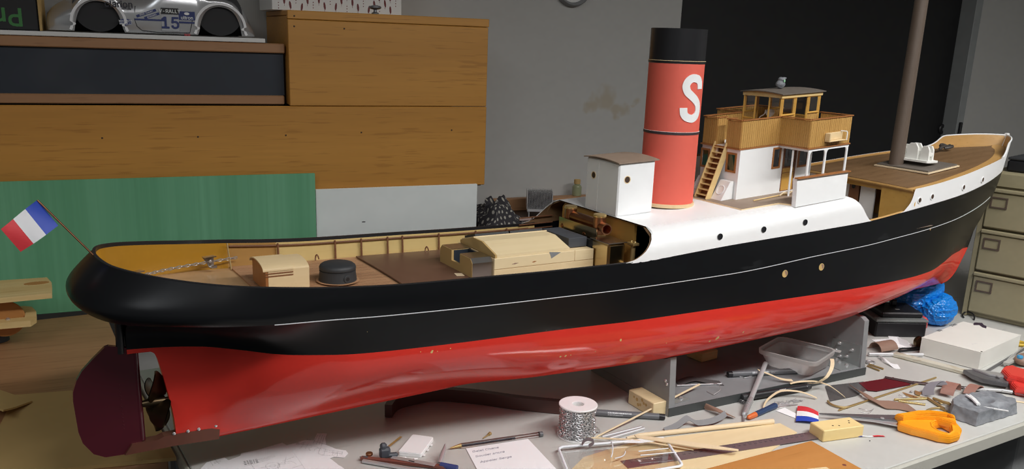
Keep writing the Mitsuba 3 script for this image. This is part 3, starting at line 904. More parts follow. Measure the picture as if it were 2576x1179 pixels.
def lining(x0, x1, shift=0.0):
    m = (inn[:, 0] >= x0 - .003) & (inn[:, 0] <= x1 + .003)
    t = np.linspace(0, 1, 6)[None, :, None]
    a, b = inn[m][:, None] + [0, 0, -.0035], low[m][:, None]
    S = a * (1 - t) + b * t
    S[..., 1] = np.maximum(S[..., 1] - shift, 0)
    return S


bsdf('m_lining', grain('x', (.56, .40, .15), (.64, .48, .20), (.46, .31, .09), 30, .03, 110, .3), .45)
bsdf('m_stern_varnish', (0.4, 0.1988, 0.01995), .2, coat=.4)
bsdf('m_lining_brown', grain('x', (.33, .17, .045), (.40, .215, .06), (.24, .11, .03), 30, .03, 100, .3), .4)
for nm, x0, x1, m in (('stern_lining', .08, .28, 'm_stern_varnish'), ('lining_panel', .28, .353, 'm_lining_brown'), ('lining_panel', .353, .815, 'm_lining')):
    S = lining(x0, x1)
    Q = S.copy()
    Q[..., 1] *= -1
    tug(nm, grid(S), m, 60)
    tug(nm, grid(Q[::-1]), m, 60)
cp = np.linspace(np.interp(.28, R_[:, 0], SS), np.interp(.80, R_[:, 0], SS), 90)
for sg in (-1, 1):
    tug('rail_batten', tube(RAIL(cp) * [1, sg, 1] + [0, -sg * .0068, -.0075], .0014, 6), 'm_walnut', 60)
for x in (.353, .444, .4875, .5325, .5585, .6245, .6940, .755):
    s = float(np.interp(x, R_[:, 0], SS))
    q = RAIL(s)
    for sg in (1, -1):
        tug('bulwark_rib', rod((x, sg * (q[1] - .0085), q[2] - .004), (x + .0005, sg * (q[1] - .0095), deck_z(x)), .0016, 8), 'm_walnut')
q = (0.2782, 1.0544), (0.2752, 1.0293)
tug('stern_post_rod', rod((.277, .128, 1.052), (.279, .118, 1.0145), .0012, 8), 'm_brass_dull')

# decks
ds = np.linspace(0, np.interp(.86, R_[:, 0], SS), 160)
dk = []
for s in ds:
    x, b, z = RAIL(s)
    b = max(b - .0065, 0)
    dk.append([(x + (.005 if b == 0 else 0), b * f, deck_z(x) + .0025 * (1 - f * f)) for f in np.linspace(-1, 1, 13)])
dk = np.array(dk)
m1 = dk[:, 0, 0] <= .2825
bsdf('m_stern_deck', grain('x', (.38, .235, .115), (.44, .285, .15), (.31, .18, .08), 12, .04, 60, .3), .35)
tug('stern_deck', grid(dk[m1]), 'm_stern_deck', 50)
m2 = (dk[:, 0, 0] >= .279)
raise_ = dk[m2] + [0, 0, .0022]
tug('aft_deck', cat([grid(raise_), grid(np.stack([raise_[0] - [0, 0, .006], raise_[0]], 0))]), 'm_deck', 50)
# planking seams and a darker panel ahead of the capstan
for i, y in enumerate(np.linspace(-.105, .105, 15)):
    pth = [(x, y, deck_z(x) + .0046 + .0025 * (1 - (y / .14) ** 2)) for x in np.linspace(.285, .465, 12)]
    tug('deck_seam', ribbon(pth, (0, .0004, 0), .0002), 'm_walnut')
bsdf('m_deck_plate', speck((0.1073, 0.05194, 0.03332), (0.13, 0.06625, 0.04312), 20, 1.0, (0.1625, 0.0848, 0.0539), 7), .4)
pl = [[(x, y, deck_z(x) + .0055 + .0025 * (1 - (y / .14) ** 2)) for y in np.linspace(-.136, .136, 9)] for x in np.linspace(.476, .80, 20)]
tug('deck_plate', cat([grid(pl), grid([[(a[0], a[1], a[2] - .002) for a in pl[0]], pl[0]])]), 'm_deck_plate', 40)

# white casing amidships
side_z = PI([.785, .791, .803, .82, .828, .836, .842, .846, 1.0, 1.15, 1.258, 1.272, 1.286, 1.296, 1.306, 1.315, 1.326, 1.334],
            [1.039, 1.0402, 1.0425, 1.051, 1.058, 1.067, 1.076, 1.0835, 1.12, 1.13, 1.1145, 1.1108, 1.1045, 1.096, 1.086, 1.0755, 1.066, 1.0625])
cas_z = lambda x: 1.0835 + (x - .846) * .035 + (x - .846) ** 2 * .05
rail_at = lambda x: RAIL(float(np.interp(x, R_[:, 0], SS)))


def casing_row(x, inset=0.0, full_=True):
    _, b, zr = rail_at(x)
    zc, r = cas_z(x), .034 - .014 * np.clip((x - .846) / .4, 0, 1)
    b, zc = b - inset, zc - inset
    pts = [(b, zr - .001), (b, zr + (zc - r - zr) * .5), (b, zc - r)]
    pts += [(b - r + r * math.cos(a), zc - r + r * math.sin(a)) for a in np.linspace(0, math.pi / 2, 11)[1:]]
    return pts


def side_rows(x0, x1, n, inset=0.0):
    rows = []
    for x in np.linspace(x0, x1, n):
        P = np.array(casing_row(x, inset))
        lim = max(float(side_z(x)), P[0][1] + .0008)
        d = np.r_[0, np.cumsum(np.linalg.norm(np.diff(P, axis=0), axis=1))]
        k = np.interp(min(lim, P[-1][1]), P[:, 1], d)
        rows.append([(x, *[np.interp(u, d, P[:, c]) for c in (0, 1)]) for u in np.linspace(0, k, 16)])
    return np.array(rows)


sr = side_rows(.787, 1.334, 120)
ctop = [[(x, y, cas_z(x)) for y in np.linspace(-(rail_at(x)[1] - (.034 - .014 * np.clip((x - .846) / .4, 0, 1))), rail_at(x)[1] - (.034 - .014 * np.clip((x - .846) / .4, 0, 1)), 3)] for x in np.linspace(.846, 1.262, 30)]
tug('casing', cat([both(sr), grid(ctop)]), 'm_white', 35)
si = side_rows(.790, 1.330, 110, .0022)
ctin = [[(x, y, cas_z(x) - .0022) for y in (-.122, 0, .122)] for x in np.linspace(.8465, 1.262, 20)]
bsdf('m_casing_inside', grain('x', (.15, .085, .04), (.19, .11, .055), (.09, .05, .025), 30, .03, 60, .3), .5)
tug('casing_inside', cat([both(si), grid(ctin)]), 'm_casing_inside', 35)
tug('casing_front', across_prism([(-.135, 1.0), (.135, 1.0), (.135, 1.106), (-.135, 1.106)], 1.255, 1.262), 'm_white')
bsdf('m_bulkhead', grain('y', (.44, .235, .055), (.50, .285, .075), (.34, .165, .035), 26, .03, 90, .35), .45)
tug('casing_bulkhead', across_prism([(-.086, .998), (.118, .998), (.118, 1.072), (.110, 1.0805), (-.080, 1.0808), (-.086, 1.0808)], .852, .857), 'm_bulkhead')
for zq in (1.030, 1.0385, 1.0505):
    tug('lining_batten', rod((.78, .1445, zq), (.85, .1455, zq + .001), .0012, 6), 'm_walnut')
for q in ((0.9702, 1.0645), (1.0646, 1.0688), (1.1597, 1.0738)):
    for sg in (-1, 1):
        p = tug('porthole', _point(lathe([(.0036, 0), (.0050, 0), (.0050, .0012), (.0036, .0012)], 20), (q[0], sg * .1522, q[1]), (0, sg, 0)), 'm_black', 30)
        add(p + '__glass_and_hole_fill', _point(lathe([(.0037, .0), (.0037, .0006), (0, .0006)], 18), (q[0], sg * .1522, q[1]), (0, sg, 0)), 'm_lens')
for q in ((1.1261, 0.9882), (1.2146, 0.9912)):
    p = tug('hull_hole', _point(lathe([(.0055, 0), (.0064, .0), (.0064, .0006), (.0055, .0006), (.0055, 0)], 24), (q[0], -.1522, q[1]), (0, -1, 0)), 'm_lining')
    add(p + '__plug', _point(lathe([(.0062, .0), (.0060, .0005), (0, .0005)], 20), (q[0], -.1523, q[1]), (0, -1, 0)), 'm_card')
    add(p + '__darker_half', _point(prism(Point(0, 0).buffer(.0052, 12).intersection(Polygon([(-.01, -.004), (.01, .006), (.01, .02), (-.01, .02)])), .0005, .0007), (q[0], -.1523, q[1]), (0, -1, 0)), 'm_leather')  # browner half-disc laid over the plug

# white box with portholes on the casing
BZ0, BX0, BX1 = cas_z(.846), .8465, .919


def sheared_box(m):
    m.vertices[:, 2] += (m.vertices[:, 0] - .8465) * .046
    return m


bx = sheared_box(rbox(BX1 - BX0, .089, .0855, .0022, ((BX0 + BX1) / 2, 0, BZ0 + .0429)))
tug('skylight_box', bx, 'm_white', 30)
bsdf('m_roof_brown', speck((.23, .17, .125), (.275, .205, .155), 60, 1.0), .6)
rf = [(y, .0011 * (1 - (y / .05) ** 2) * 3) for y in np.linspace(-.0485, .0485, 13)]
tug('skylight_box__roof', sheared_box(across_prism(rf + [(y, z - .0016) for y, z in rf[::-1]], BX0 - .004, BX1 + .004).apply_translation([0, 0, BZ0 + .0868])), 'm_roof_brown', 30)
tug('skylight_box__seam', sheared_box(rbox(.0004, .0005, .084, 0, (BX0 - .0001, .010, BZ0 + .043))), 'm_white_matt')
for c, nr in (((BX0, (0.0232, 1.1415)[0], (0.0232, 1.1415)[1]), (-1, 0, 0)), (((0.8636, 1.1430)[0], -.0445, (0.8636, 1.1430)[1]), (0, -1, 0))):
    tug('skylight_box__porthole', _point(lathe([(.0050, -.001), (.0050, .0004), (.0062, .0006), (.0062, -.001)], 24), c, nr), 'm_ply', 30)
    tug('skylight_box__porthole__glass_and_hole_fill', _point(lathe([(.0052, .0002), (0, .0002)], 20), c, nr), 'm_dark_wood')  # dark disc paints the shade inside an open hole; the box is closed

# funnel
FX, FR = .9838, .0456
fb = cas_z(FX)
tug('funnel_base', lathe([(FR + .0022, 0), (FR + .0022, .0055), (FR, .006), (FR - .004, .006)], 72, (FX, 0, fb + .0005)), 'm_ply', 30)
tug('funnel', lathe([(FR, fb + .005), (FR, 1.3242), (FR - .001, 1.3242)], 90, (FX, 0, 0)), 'm_red_funnel', 40)
bsdf('m_funnel_black', (.012, .012, .014), .30)
bsdf('m_band_dark', (.045, .03, .035), .5)
tug('funnel__top_band', lathe([(FR + .0004, 1.3236), (FR + .0010, 1.3243), (FR + .0010, 1.3272), (FR + .0002, 1.3276), (FR + .0002, 1.378), (FR - .0015, 1.378), (FR - .0015, 1.25)], 90, (FX, 0, 0)), 'm_funnel_black', 30)
tug('funnel__white_line', lathe([(FR + .0004, 1.3273), (FR + .0014, 1.3275), (FR + .0014, 1.3281), (FR, 1.3284)], 90, (FX, 0, 0)), 'm_ply', 30)
zb1, zb2 = 1.2107, 1.2150
tug('funnel__band', lathe([(FR, zb1), (FR + .0009, zb1 + .0002), (FR + .0009, zb2 - .0002), (FR, zb2)], 90, (FX, 0, 0)), 'm_band_dark', 30)
tug('funnel__band_line', lathe([(FR, zb2 - .0002), (FR + .0010, zb2), (FR + .0009, zb2 + .0003), (FR, zb2 + .0004)], 90, (FX, 0, 0)), 'm_white', 30)
# the letter S, bent round the funnel
pc_ = smoothline([(.0155, .0150), (.0142, .0235), (.0080, .0305), (-.0012, .0322), (-.0102, .0282), (-.0142, .0195), (-.0112, .0110), (-.0026, .0038), (.0064, -.0028), (.0130, -.0108), (.0146, -.0195), (.0102, -.0280), (.0008, -.0322), (-.0088, -.0300), (-.0146, -.0232), (-.0156, -.0150)], 90)
sp = LineString(pc_).buffer(.0064, cap_style=2).simplify(.0001)


def bent(poly, r0, r1, zc, n=70):
    """a flat outline (arc length, height) wrapped round the funnel at the starboard side"""
    m = prism(poly, 0, 1)
    m = m.subdivide_to_size(.004, max_iter=6) if False else m
    v, f = trimesh.remesh.subdivide_to_size(m.vertices * [1, 1, .002], m.faces, .004)
    v[:, 2] = v[:, 2] / .002
    a = v[:, 0] / FR - math.pi / 2
    rr = r0 + (r1 - r0) * v[:, 2]
    return trimesh.Trimesh(np.stack([FX + rr * np.cos(a), rr * np.sin(a), zc + v[:, 1]], -1), f, process=False)


tug('funnel__letter', bent(sp, FR - .0005, FR + .0014, 1.2697), 'm_white')

# ---------------------------------------------------------------- deck house, bridge wings, wheelhouse
PZ = lambda x: 1.0978 + (x - 1.10) * .068                              # foot of the house
UZ = lambda x: 1.1845 + (x - 1.10) * .068                              # bridge deck
plat = [(1.058, -.1055), (1.058, .1055), (1.262, .1055), (1.262, -.1055), (1.165, -.1055)]
plm = prism([(1.056, -.108), (1.056, .108), (1.262, .108), (1.262, -.130), (1.148, -.130), (1.140, -.108)], 0, .0026)
for v in plm.vertices:
    v[2] += PZ(v[0]) - .003
tug('house_platform', plm, 'm_roof_brown')
tug('house_platform__edging', tube([(x, y, PZ(x) - .0016) for x, y in ((1.262, -.1305), (1.148, -.1305), (1.140, -.1085), (1.0555, -.1085), (1.0555, .1085), (1.262, .1085))], .0015, 6), 'm_ply')
HW = .0475


def sheared(m, x0=1.10, k=.068):
    m.vertices[:, 2] += (m.vertices[:, 0] - x0) * k
    return m


# walls with openings
def wall_side(y0, y1, holes, x0, x1, z0, z1):
    P = sbox(x0, z0, x1, z1)
    for h in holes:
        P = P.difference(sbox(*h))
    return sheared(side_prism(P, y0, y1))


sw = [(1.1800, 1.1445, 1.1960, 1.1775)]
door_o = (1.2060, 1.1005, 1.2360, 1.1785)
sw2 = [(1.2440, 1.1405, 1.2660, 1.1760)]
tug('house_wall', wall_side(-HW, -HW + .0025, sw + [door_o] + sw2, 1.10, 1.278, 1.0972, 1.183), 'm_white')
tug('house_wall', wall_side(HW - .0025, HW, sw + [door_o] + sw2, 1.10, 1.278, 1.0972, 1.183), 'm_white')
aw = Polygon([(-HW, 1.0972), (HW, 1.0972), (HW, 1.1835), (-HW, 1.1835)])
wins = [(-.0385, 1.1450, -.0185, 1.1745), (.0285, 1.1450, .0505 - .004, 1.1745)]
for h in wins:
    aw = aw.difference(sbox(*h))
tug('house_wall', across_prism(aw.difference(sbox(-.0085, 1.165, .0085, 1.19)), 1.10, 1.1025), 'm_white')
tug('house_wall', across_prism(Polygon([(-HW, 1.107), (HW, 1.107), (HW, 1.194), (-HW, 1.194)]).difference(sbox(-.03, 1.155, .03, 1.185)), 1.2755, 1.278), 'm_white')
tug('house_floor', sheared(span(1.1035, 1.275, -HW + .003, HW - .003, 1.0985, 1.0995)), 'm_varnish')
tug('house_ceiling', sheared(span(1.1035, 1.275, -HW + .003, HW - .003, 1.1815, 1.1825)), 'm_white_matt')


def win_frame(y, h, out, key):
    x0, z0, x1, z1 = h
    w = .0022
    ring = sbox(x0 - w, z0 - w, x1 + w, z1 + w).difference(sbox(x0 + .0012, z0 + .0012, x1 - .0012, z1 - .0012))
    a, b = (y - .0009, y + .0014) if out < 0 else (y - .0014, y + .0009)
    f = tug(key, sheared(side_prism(ring, a, b)), 'm_walnut_red')
    add(f + '__glass_and_hole_fill', sheared(side_prism(sbox(x0, z0, x1, z1), y - .0001, y + .0001)), 'm_tint')


bsdf('m_walnut_red', grain('z', (.30, .115, .035), (.36, .15, .05), (.20, .07, .02), 60, .02, 160, .3), .4)
for sg in (-1, 1):
    win_frame(sg * HW, sw[0], sg, 'house_window')
    win_frame(sg * HW, sw2[0], sg, 'house_window')
for h in wins:
    ring = sbox(h[0] - .0022, h[1] - .0022, h[2] + .0022, h[3] + .0022).difference(sbox(h[0] + .0012, h[1] + .0012, h[2] - .0012, h[3] - .0012))
    f = tug('house_window', across_prism(ring, 1.0985, 1.1008), 'm_walnut_red')
    add(f + '__glass_and_hole_fill', across_prism(sbox(*h), 1.1003, 1.1005), 'm_tint')
x0, z0_, x1, z1_ = door_o
for sg in (-1, 1):
    ya, yb = sorted((sg * (HW - .0005), sg * (HW - .0022)))
    lower = sheared(side_prism(sbox(x0 + .0005, z0_, x1 - .0005, z0_ + .040), ya, yb))
    d = tug('house_door', lower, 'm_varnish')
    add(d + '__pane', sheared(side_prism(sbox(x0 + .004, z0_ + .043, x1 - .004, z1_ - .003), (ya + yb) / 2 - .0001, (ya + yb) / 2 + .0001)), 'm_tint')
    add(d + '__stile', sheared(side_prism(sbox(x0 + .0005, z0_ + .039, x1 - .0005, z1_).difference(sbox(x0 + .004, z0_ + .042, x1 - .004, z1_ - .003)), ya, yb)), 'm_walnut')
    add(d + '__rail', sheared(side_prism(sbox(x0 + .001, z0_ + .031, x1 - .001, z0_ + .0318), ya - .0006, yb + .0006)), 'm_walnut')
    add(d + '__frame', sheared(side_prism(sbox(x0 - .0015, z0_ - .001, x1 + .0015, z1_ + .001).difference(sbox(x0, z0_, x1, z1_)), min(ya, yb) - .0012, max(ya, yb) + .0012)), 'm_walnut')

# bridge deck and its boarded breastwork
WX0, WX1, WW = 1.1905, 1.2900, .1135
BW = .0468
outline = [(1.098, -BW), (WX0, -BW), (WX0, -WW), (WX1, -WW), (WX1, WW), (WX0, WW), (WX0, BW), (1.098, BW)]
dk2 = prism(Polygon(outline).buffer(.0022, join_style=2), 0, .0022)
dk2.vertices[:, 2] += UZ(0) + dk2.vertices[:, 0] * .068 - .0012
tug('bridge_deck', dk2, 'm_walnut_red')
tug('bridge_deck__floor', (lambda m: (m.vertices.__setitem__((slice(None), 2), m.vertices[:, 2] + UZ(0) + m.vertices[:, 0] * .068 + .0011), m)[1])(prism(Polygon(outline).buffer(-.0012, join_style=2), 0, .0005)), 'm_white_matt')
BH = .0455


def boarding(a, b, key='breastwork', cap=True, h=BH, zf=UZ, bw_=.0046):
    """a wall of narrow upright boards from a to b"""
    a, b = np.array(a, float), np.array(b, float)
    L = np.linalg.norm(b - a)
    n = max(2, int(round(L / bw_)))
    d = (b - a) / L
    ms = []
    for i in range(n):
        c = a + d * L * (i + .5) / n
        ms.append(rbox(L / n - .00035, .0020 + rng.uniform(-.0003, .0003), h, .0003, (0, 0, h / 2)))
        rot(ms[-1], math.atan2(d[1], d[0]))
        mv(ms[-1], (c[0], c[1], zf(c[0]) + .0012))
    back = rbox(L, .0010, h, 0, (0, 0, h / 2))
    pts = [(a[0], a[1]), (b[0], b[1])]
    k_ = tug(key, cat(ms), 'm_cladding')
    if cap:
        q = np.array([(*(a - d * .001), zf(a[0]) + h + .0022), (*(b + d * .001), zf(b[0]) + h + .0022)])
        add(k_ + '__cap_rail', ribbon(q, np.array([-d[1], d[0], 0]) * .0062, .0016), 'm_walnut_red')
    return k_


boarding((1.099, -BW), (WX0, -BW))
boarding((WX0, -BW), (WX0, -WW))
boarding((WX0, -WW), (WX1, -WW))
boarding((WX1, -WW), (WX1, -.046))
boarding((WX1, .046), (WX1, WW))
boarding((WX0, WW), (WX1, WW))
boarding((WX0, BW), (WX0, WW))
boarding((1.099, BW), (WX0, BW))
boarding((1.099, -BW), (1.099, -.0125))
boarding((1.099, .0125), (1.099, BW))
boarding((1.099, .0125), (1.118, .0125), 'companion_side')
boarding((1.099, -.0125), (1.118, -.0125), 'companion_side')
# white board pocket on the starboard wing
zc = UZ(1.24) + .021
o = tug('lamp_box', cat([sheared(span(1.2260, 1.2295, -WW - .0125, -WW - .0012, UZ(1.10) + .0105, UZ(1.10) + .0235, .0008)),
                         sheared(span(1.2290, 1.268, -WW - .0035, -WW - .0012, UZ(1.10) + .0105, UZ(1.10) + .0235, .0006)),
                         sheared(span(1.2260, 1.268, -WW - .0125, -WW - .0012, UZ(1.10) + .0090, UZ(1.10) + .0105, .0005))]), 'm_ply')
hp = [(1.2680, -WW - .0125, 0), (1.2682, -WW - .0125, .0125), (1.2660, -WW - .0125, .0148), (1.2640, -WW - .0060, .0150), (1.2635, -WW - .0020, .0150)]
add(o + '__handle', tube([(a, b, UZ(a) + .0095 + c) for a, b, c in hp], .0011, 6), 'm_white')
# posts under the wings, rail beams
bm = lambda a, b: (tug('wing_beam', sheared(span(min(a[0], b[0]) - .0015, max(a[0], b[0]) + .0015, min(a[1], b[1]) - .0015, max(a[1], b[1]) + .0015, 1.1790, 1.1830)), 'm_white'))
for sg in (-1, 1):
    y = sg * (WW - .0015)
    bm((WX0 + .003, y), (WX1, y))
    bm((WX0 + .003, y), (WX0 + .003, sg * HW))
    bm((WX1, y), (WX1, sg * HW))
    for x in (WX0 + .0045, 1.2355, WX1 - .001):
        p = tug('wing_post', rod((x, y, cas_z(x) + .0 if sg > 0 else 1.138 + (x - 1.19) * .068), (x, y, 1.179 + (x - 1.10) * .068), .0023, 10), 'm_white', 40)
        for s2 in (-1, 1):
            if (x < 1.2 and s2 < 0) or (x > 1.28 and s2 > 0):
                continue
            z = 1.1795 + (x - 1.10) * .068
            add(p + '__bracket', side_prism([(x, z), (x + s2 * .0075, z + s2 * .0005), (x + s2 * .0035, z - .0022), (x + s2 * .0018, z - .0075), (x, z - .0085)], y - .0012, y + .0012), 'm_white')
    tug('wing_post', rod((WX0 + .004, sg * .078, 1.10), (WX0 + .004, sg * .078, 1.184), .0018, 8), 'm_white', 40)
# white side screens below the wings with a brown cap
for sg in (-1, 1):
    y = sg * .1405
    scr = [(1.1455, 1.098), (1.1440, 1.126), (1.1415, 1.1455), (1.2655, 1.1525), (1.2665, 1.107)]
    ya, yb = sorted((y, y - sg * .0022))
    s_ = tug('side_screen', side_prism(scr, ya, yb), 'm_white')
    add(s_ + '__cap', ribbon([(1.1400, y, 1.1458), (1.2675, y, 1.1530)], (0, .0085, 0), .0018), 'm_walnut_red')
    add(s_ + '__end', side_prism([(1.1455, 1.098), (1.1440, 1.126), (1.1415, 1.1455), (1.1440, 1.1455), (1.1462, 1.126), (1.1480, 1.098)], *sorted((y, y - sg * .009))), 'm_white')
# ladder
lb, lt = np.array([1.066, 0, PZ(1.066)]), np.array([1.1005, 0, UZ(1.10) + .002])
for sg in (-1, 1):
    a, b = lb + [0, sg * .0142, 0], lt + [0, sg * .0142, 0]
    d = (b - a) / np.linalg.norm(b - a)
    n_ = np.array([-d[2], 0, d[0]])
    tug('ladder_stringer', ribbon([a - d * .002, b + d * .004], n_ * .0115, .0016), 'm_pine')
for i in range(10):
    c = lb + (lt - lb) * (i + .55) / 10
    tug('ladder_tread', rbox(.0105, .0268, .0014, .0003, (c[0] + .0005, 0, c[2])), 'm_pine')
tug('ladder_back', grid([[lb + [.0055, y, 0], lt + [.0055, y, -.004]] for y in (-.0138, .0138)]), 'm_walnut')
# slanted life-ring boxes either side of the ladder
for sg in (-1, 1):
    y0, y1 = sg * .0155, sg * .0405
    z = PZ(1.085)
    bxp = [(1.072, z - .001), (1.098, z + .001), (1.098, z + .032), (1.0905, z + .0315)]
    b_ = tug('ring_locker', side_prism(bxp, *sorted((y0, y1))), 'm_white')
    c = np.array([1.0812, (y0 + y1) / 2, z + .0160])
    ex, ez = np.array([0, 1, 0]), np.array([.0185, 0, .0325]) / np.linalg.norm([.0185, .0325])
    th = np.linspace(0, 2 * math.pi, 26, endpoint=False)
    nn = np.array([-ez[2], 0, ez[0]])
    for t in th[::1]:
        pass
    add(b_ + '__ring', cat([ball(c + nn * .0006 + .0083 * (math.cos(t) * ex + math.sin(t) * ez), .00095, 1) for t in th]), 'm_white', 40)
# loose rod and curl on the platform
tug('boat_hook', rod((1.115, -.075, PZ(1.115) + .0012), (1.205, -.068, PZ(1.205) + .0012), .0011, 6), 'm_pine')
cw = smoothline([(1.180, -.072, PZ(1.18) + .001), (1.190, -.074, PZ(1.19) + .006), (1.199, -.073, PZ(1.199) + .002), (1.206, -.075, PZ(1.206) + .006), (1.212, -.075, PZ(1.212) + .003)], 24)
tug('cream_cord', tube(cw, .0014, 7), 'm_stick', 60)

# wheelhouse
HX0, HX1, HY = 1.1885, 1.2835, .0445
rz0 = lambda x: 1.2735 + (x - 1.19) * .060
for x in (HX0, 1.2235, 1.2535, HX1):
    for sg in (-1, 1):
        tug('wheelhouse_post', rod((x, sg * HY, UZ(x)), (x, sg * HY, rz0(x)), .0021, 4), 'm_varnish')
for y in (-.0165, .0165):
    for x in (HX0, HX1):
        tug('wheelhouse_post', rod((x, y, UZ(x)), (x, y, rz0(x)), .0021, 4), 'm_varnish')
for sg in (-1, 1):
    for a, b in ((HX0, 1.2235), (1.2535, HX1)):
        w = tug('wheelhouse_window', rod((a, sg * HY, UZ(a) + BH + .004), (b, sg * HY, UZ(b) + BH + .004), .0020, 4), 'm_varnish')
        add(w + '__frame', cat([rod((a, sg * HY, rz0(a) - .004), (b, sg * HY, rz0(b) - .004), .0018, 4), rod((a + .004, sg * HY, UZ(a) + BH + .004), (a + .004, sg * HY, rz0(a)), .0016, 4), rod((b - .004, sg * HY, UZ(b) + BH + .004), (b - .004, sg * HY, rz0(b)), .0016, 4)]), 'm_varnish')
        add(w + '__pane', trimesh.Trimesh([(a, sg * HY, UZ(a) + BH), (b, sg * HY, UZ(b) + BH), (b, sg * HY, rz0(b) - .003), (a, sg * HY, rz0(a) - .003)], [[0, 1, 2], [0, 2, 3]]), 'm_pane')
        boarding((a, sg * HY), (b, sg * HY), 'wheelhouse_panel', cap=False)
for x in (HX0, HX1):
    for a, b in ((-HY, -.0165), (.0165, HY)) + (((-.0165, .0165),) if x == HX1 else ()):
        w = tug('wheelhouse_window', rod((x, a, UZ(x) + BH - .006), (x, b, UZ(x) + BH - .006), .0020, 4), 'm_varnish')
        add(w + '__pane', trimesh.Trimesh([(x, a, UZ(x) + BH - .006), (x, b, UZ(x) + BH - .006), (x, b, rz0(x) - .003), (x, a, rz0(x) - .003)], [[0, 1, 2], [0, 2, 3]]), 'm_pane')
        boarding((x, a), (x, b), 'wheelhouse_panel', cap=False, h=BH - .008)
rb = []
for x in (HX0 - .001, HX1 + .001):
    tug('wheelhouse_header', across_prism([(-HY - .003, rz0(x) - .0035), (HY + .003, rz0(x) - .0035), (HY + .003, rz0(x) + .002)] + [(y, rz0(x) + .0025 + .0028 * (1 - (y / HY) ** 2)) for y in np.linspace(HY, -HY, 11)] + [(-HY - .003, rz0(x) + .002)], x - .0012, x + .0012), 'm_pine')
for sg in (-1, 1):
    tug('wheelhouse_header', ribbon([(HX0 - .003, sg * (HY + .0015), rz0(HX0 - .003) - .001), (HX1 + .003, sg * (HY + .0015), rz0(HX1 + .003) - .001)], (0, 0, .0055), .0016), 'm_pine')
rr_ = [[(x, y, rz0(x) + .0040 + .0030 * (1 - (y / .05) ** 2)) for y in np.linspace(-.0515, .0515, 15)] for x in np.linspace(HX0 - .0065, HX1 + .0065, 8)]
rr_ = np.array(rr_)
tug('wheelhouse_roof', cat([grid(rr_), grid((rr_ - [0, 0, .0013])[::-1]), grid([rr_[0], rr_[0] - [0, 0, .0013]]), grid([rr_[-1], rr_[-1] - [0, 0, .0013]]), grid([rr_[:, 0], rr_[:, 0] - [0, 0, .0013]]), grid([rr_[:, -1], rr_[:, -1] - [0, 0, .0013]])]), 'm_roof_slate', 40)
bsdf('m_roof_slate', speck((.12, .10, .085), (.15, .13, .11), 80, 1.0), .6)
# steering gear seen through the aft windows
tug('telegraph', lathe([(.006, 0), (.005, .004), (.0025, .008), (.0025, .040), (.006, .042), (.008, .047), (.006, .052), (0, .053)], 18, (1.232, .020, UZ(1.232))), 'm_white_matt', 40)
for sg in (-1, 1):
    tug('wheel_bracket', tube(smoothline([(1.2280, .028, 1.244), (1.2282, .028 + sg * .003, 1.236), (1.2284, .028 + sg * .012, 1.231), (1.2285, .028 + sg * .017, 1.224)], 14), .0011, 6), 'm_white')
k2 = thing('stone_figure', 'small dark grey stone with a pale green spot on the wheelhouse roof', 'stone')
sx = 1.2345
sz = rz0(sx) + .0040 + .0030
st = cat([ball((0, 0, .0075), .0085, 3, (1.05, .95, .88)), ball((.002, 0, .0155), .0065, 3, (1.15, .9, .75)), ball((.007, -.001, .0185), .0035, 2, (1.4, 1, .6))])
st.vertices += (meshkit.fbm(st.vertices * 220, 3, 2) - .5)[:, None] * .0028
add(k2 + '__body', mv(st, (sx, 0.006, sz + .0003)), 'm_stone', True)
add(k2 + '__spot', mv(ball((0, 0, 0), .0026, 2, (.8, .5, 1.1)), (sx + .0015, -.0015, sz + .0140)), 'm_pale_green', 40)
bsdf('m_pale_green', (.28, .55, .33), .5)

# ---------------------------------------------------------------- fore part: bow band, foredeck, bulwark
bt_b = PI([1.40, 1.44, 1.5, 1.6, 1.7, 1.8, 1.835, 1.9, 1.95], [.1515, .1512, .1478, .1375, .1185, .0915, .0775, .044, .004])
bt_z = PI([1.40, 1.45, 1.5, 1.6, 1.7, 1.8, 1.95], [1.1130, 1.1160, 1.1200, 1.1310, 1.1425, 1.1530, 1.168])
bulw = PI([1.40, 1.798, 1.812, 1.824, 1.832, 1.838, 1.846, 1.95], [0, 0, .003, .009, .0165, .0205, .0215, .0175])
scut = PI([1.405, 1.416, 1.428, 1.437, 1.4405, 1.4425], [.0, .001, .0085, .019, .034, .060])
BLX, bL = R_[:, 0], None


def band_rows(inset=0.0, xs=None):
    rows = []
    for x in xs:
        _, b, z = rail_at(min(x, 1.9299))
        xe = x
        ztop = float(bt_z(x)) + float(bulw(x))
        btop = float(bt_b(x))
        if x < 1.4425:
            ztop = min(ztop, z + float(scut(x)))
            btop = b + (btop - b) * (ztop - z) / (float(bt_z(x)) - z)
        rows.append([(x - (.0 if x < 1.85 else 0), max(b + (btop - b) * f - inset, 0), z + (ztop - z) * f) for f in np.linspace(0, 1, 9)])
    return np.array(rows)


bxs = np.concatenate([np.linspace(1.405, 1.4425, 22), np.linspace(1.4426, 1.78, 40), np.linspace(1.79, 1.9299, 60)])
Rw = band_rows(0, bxs)
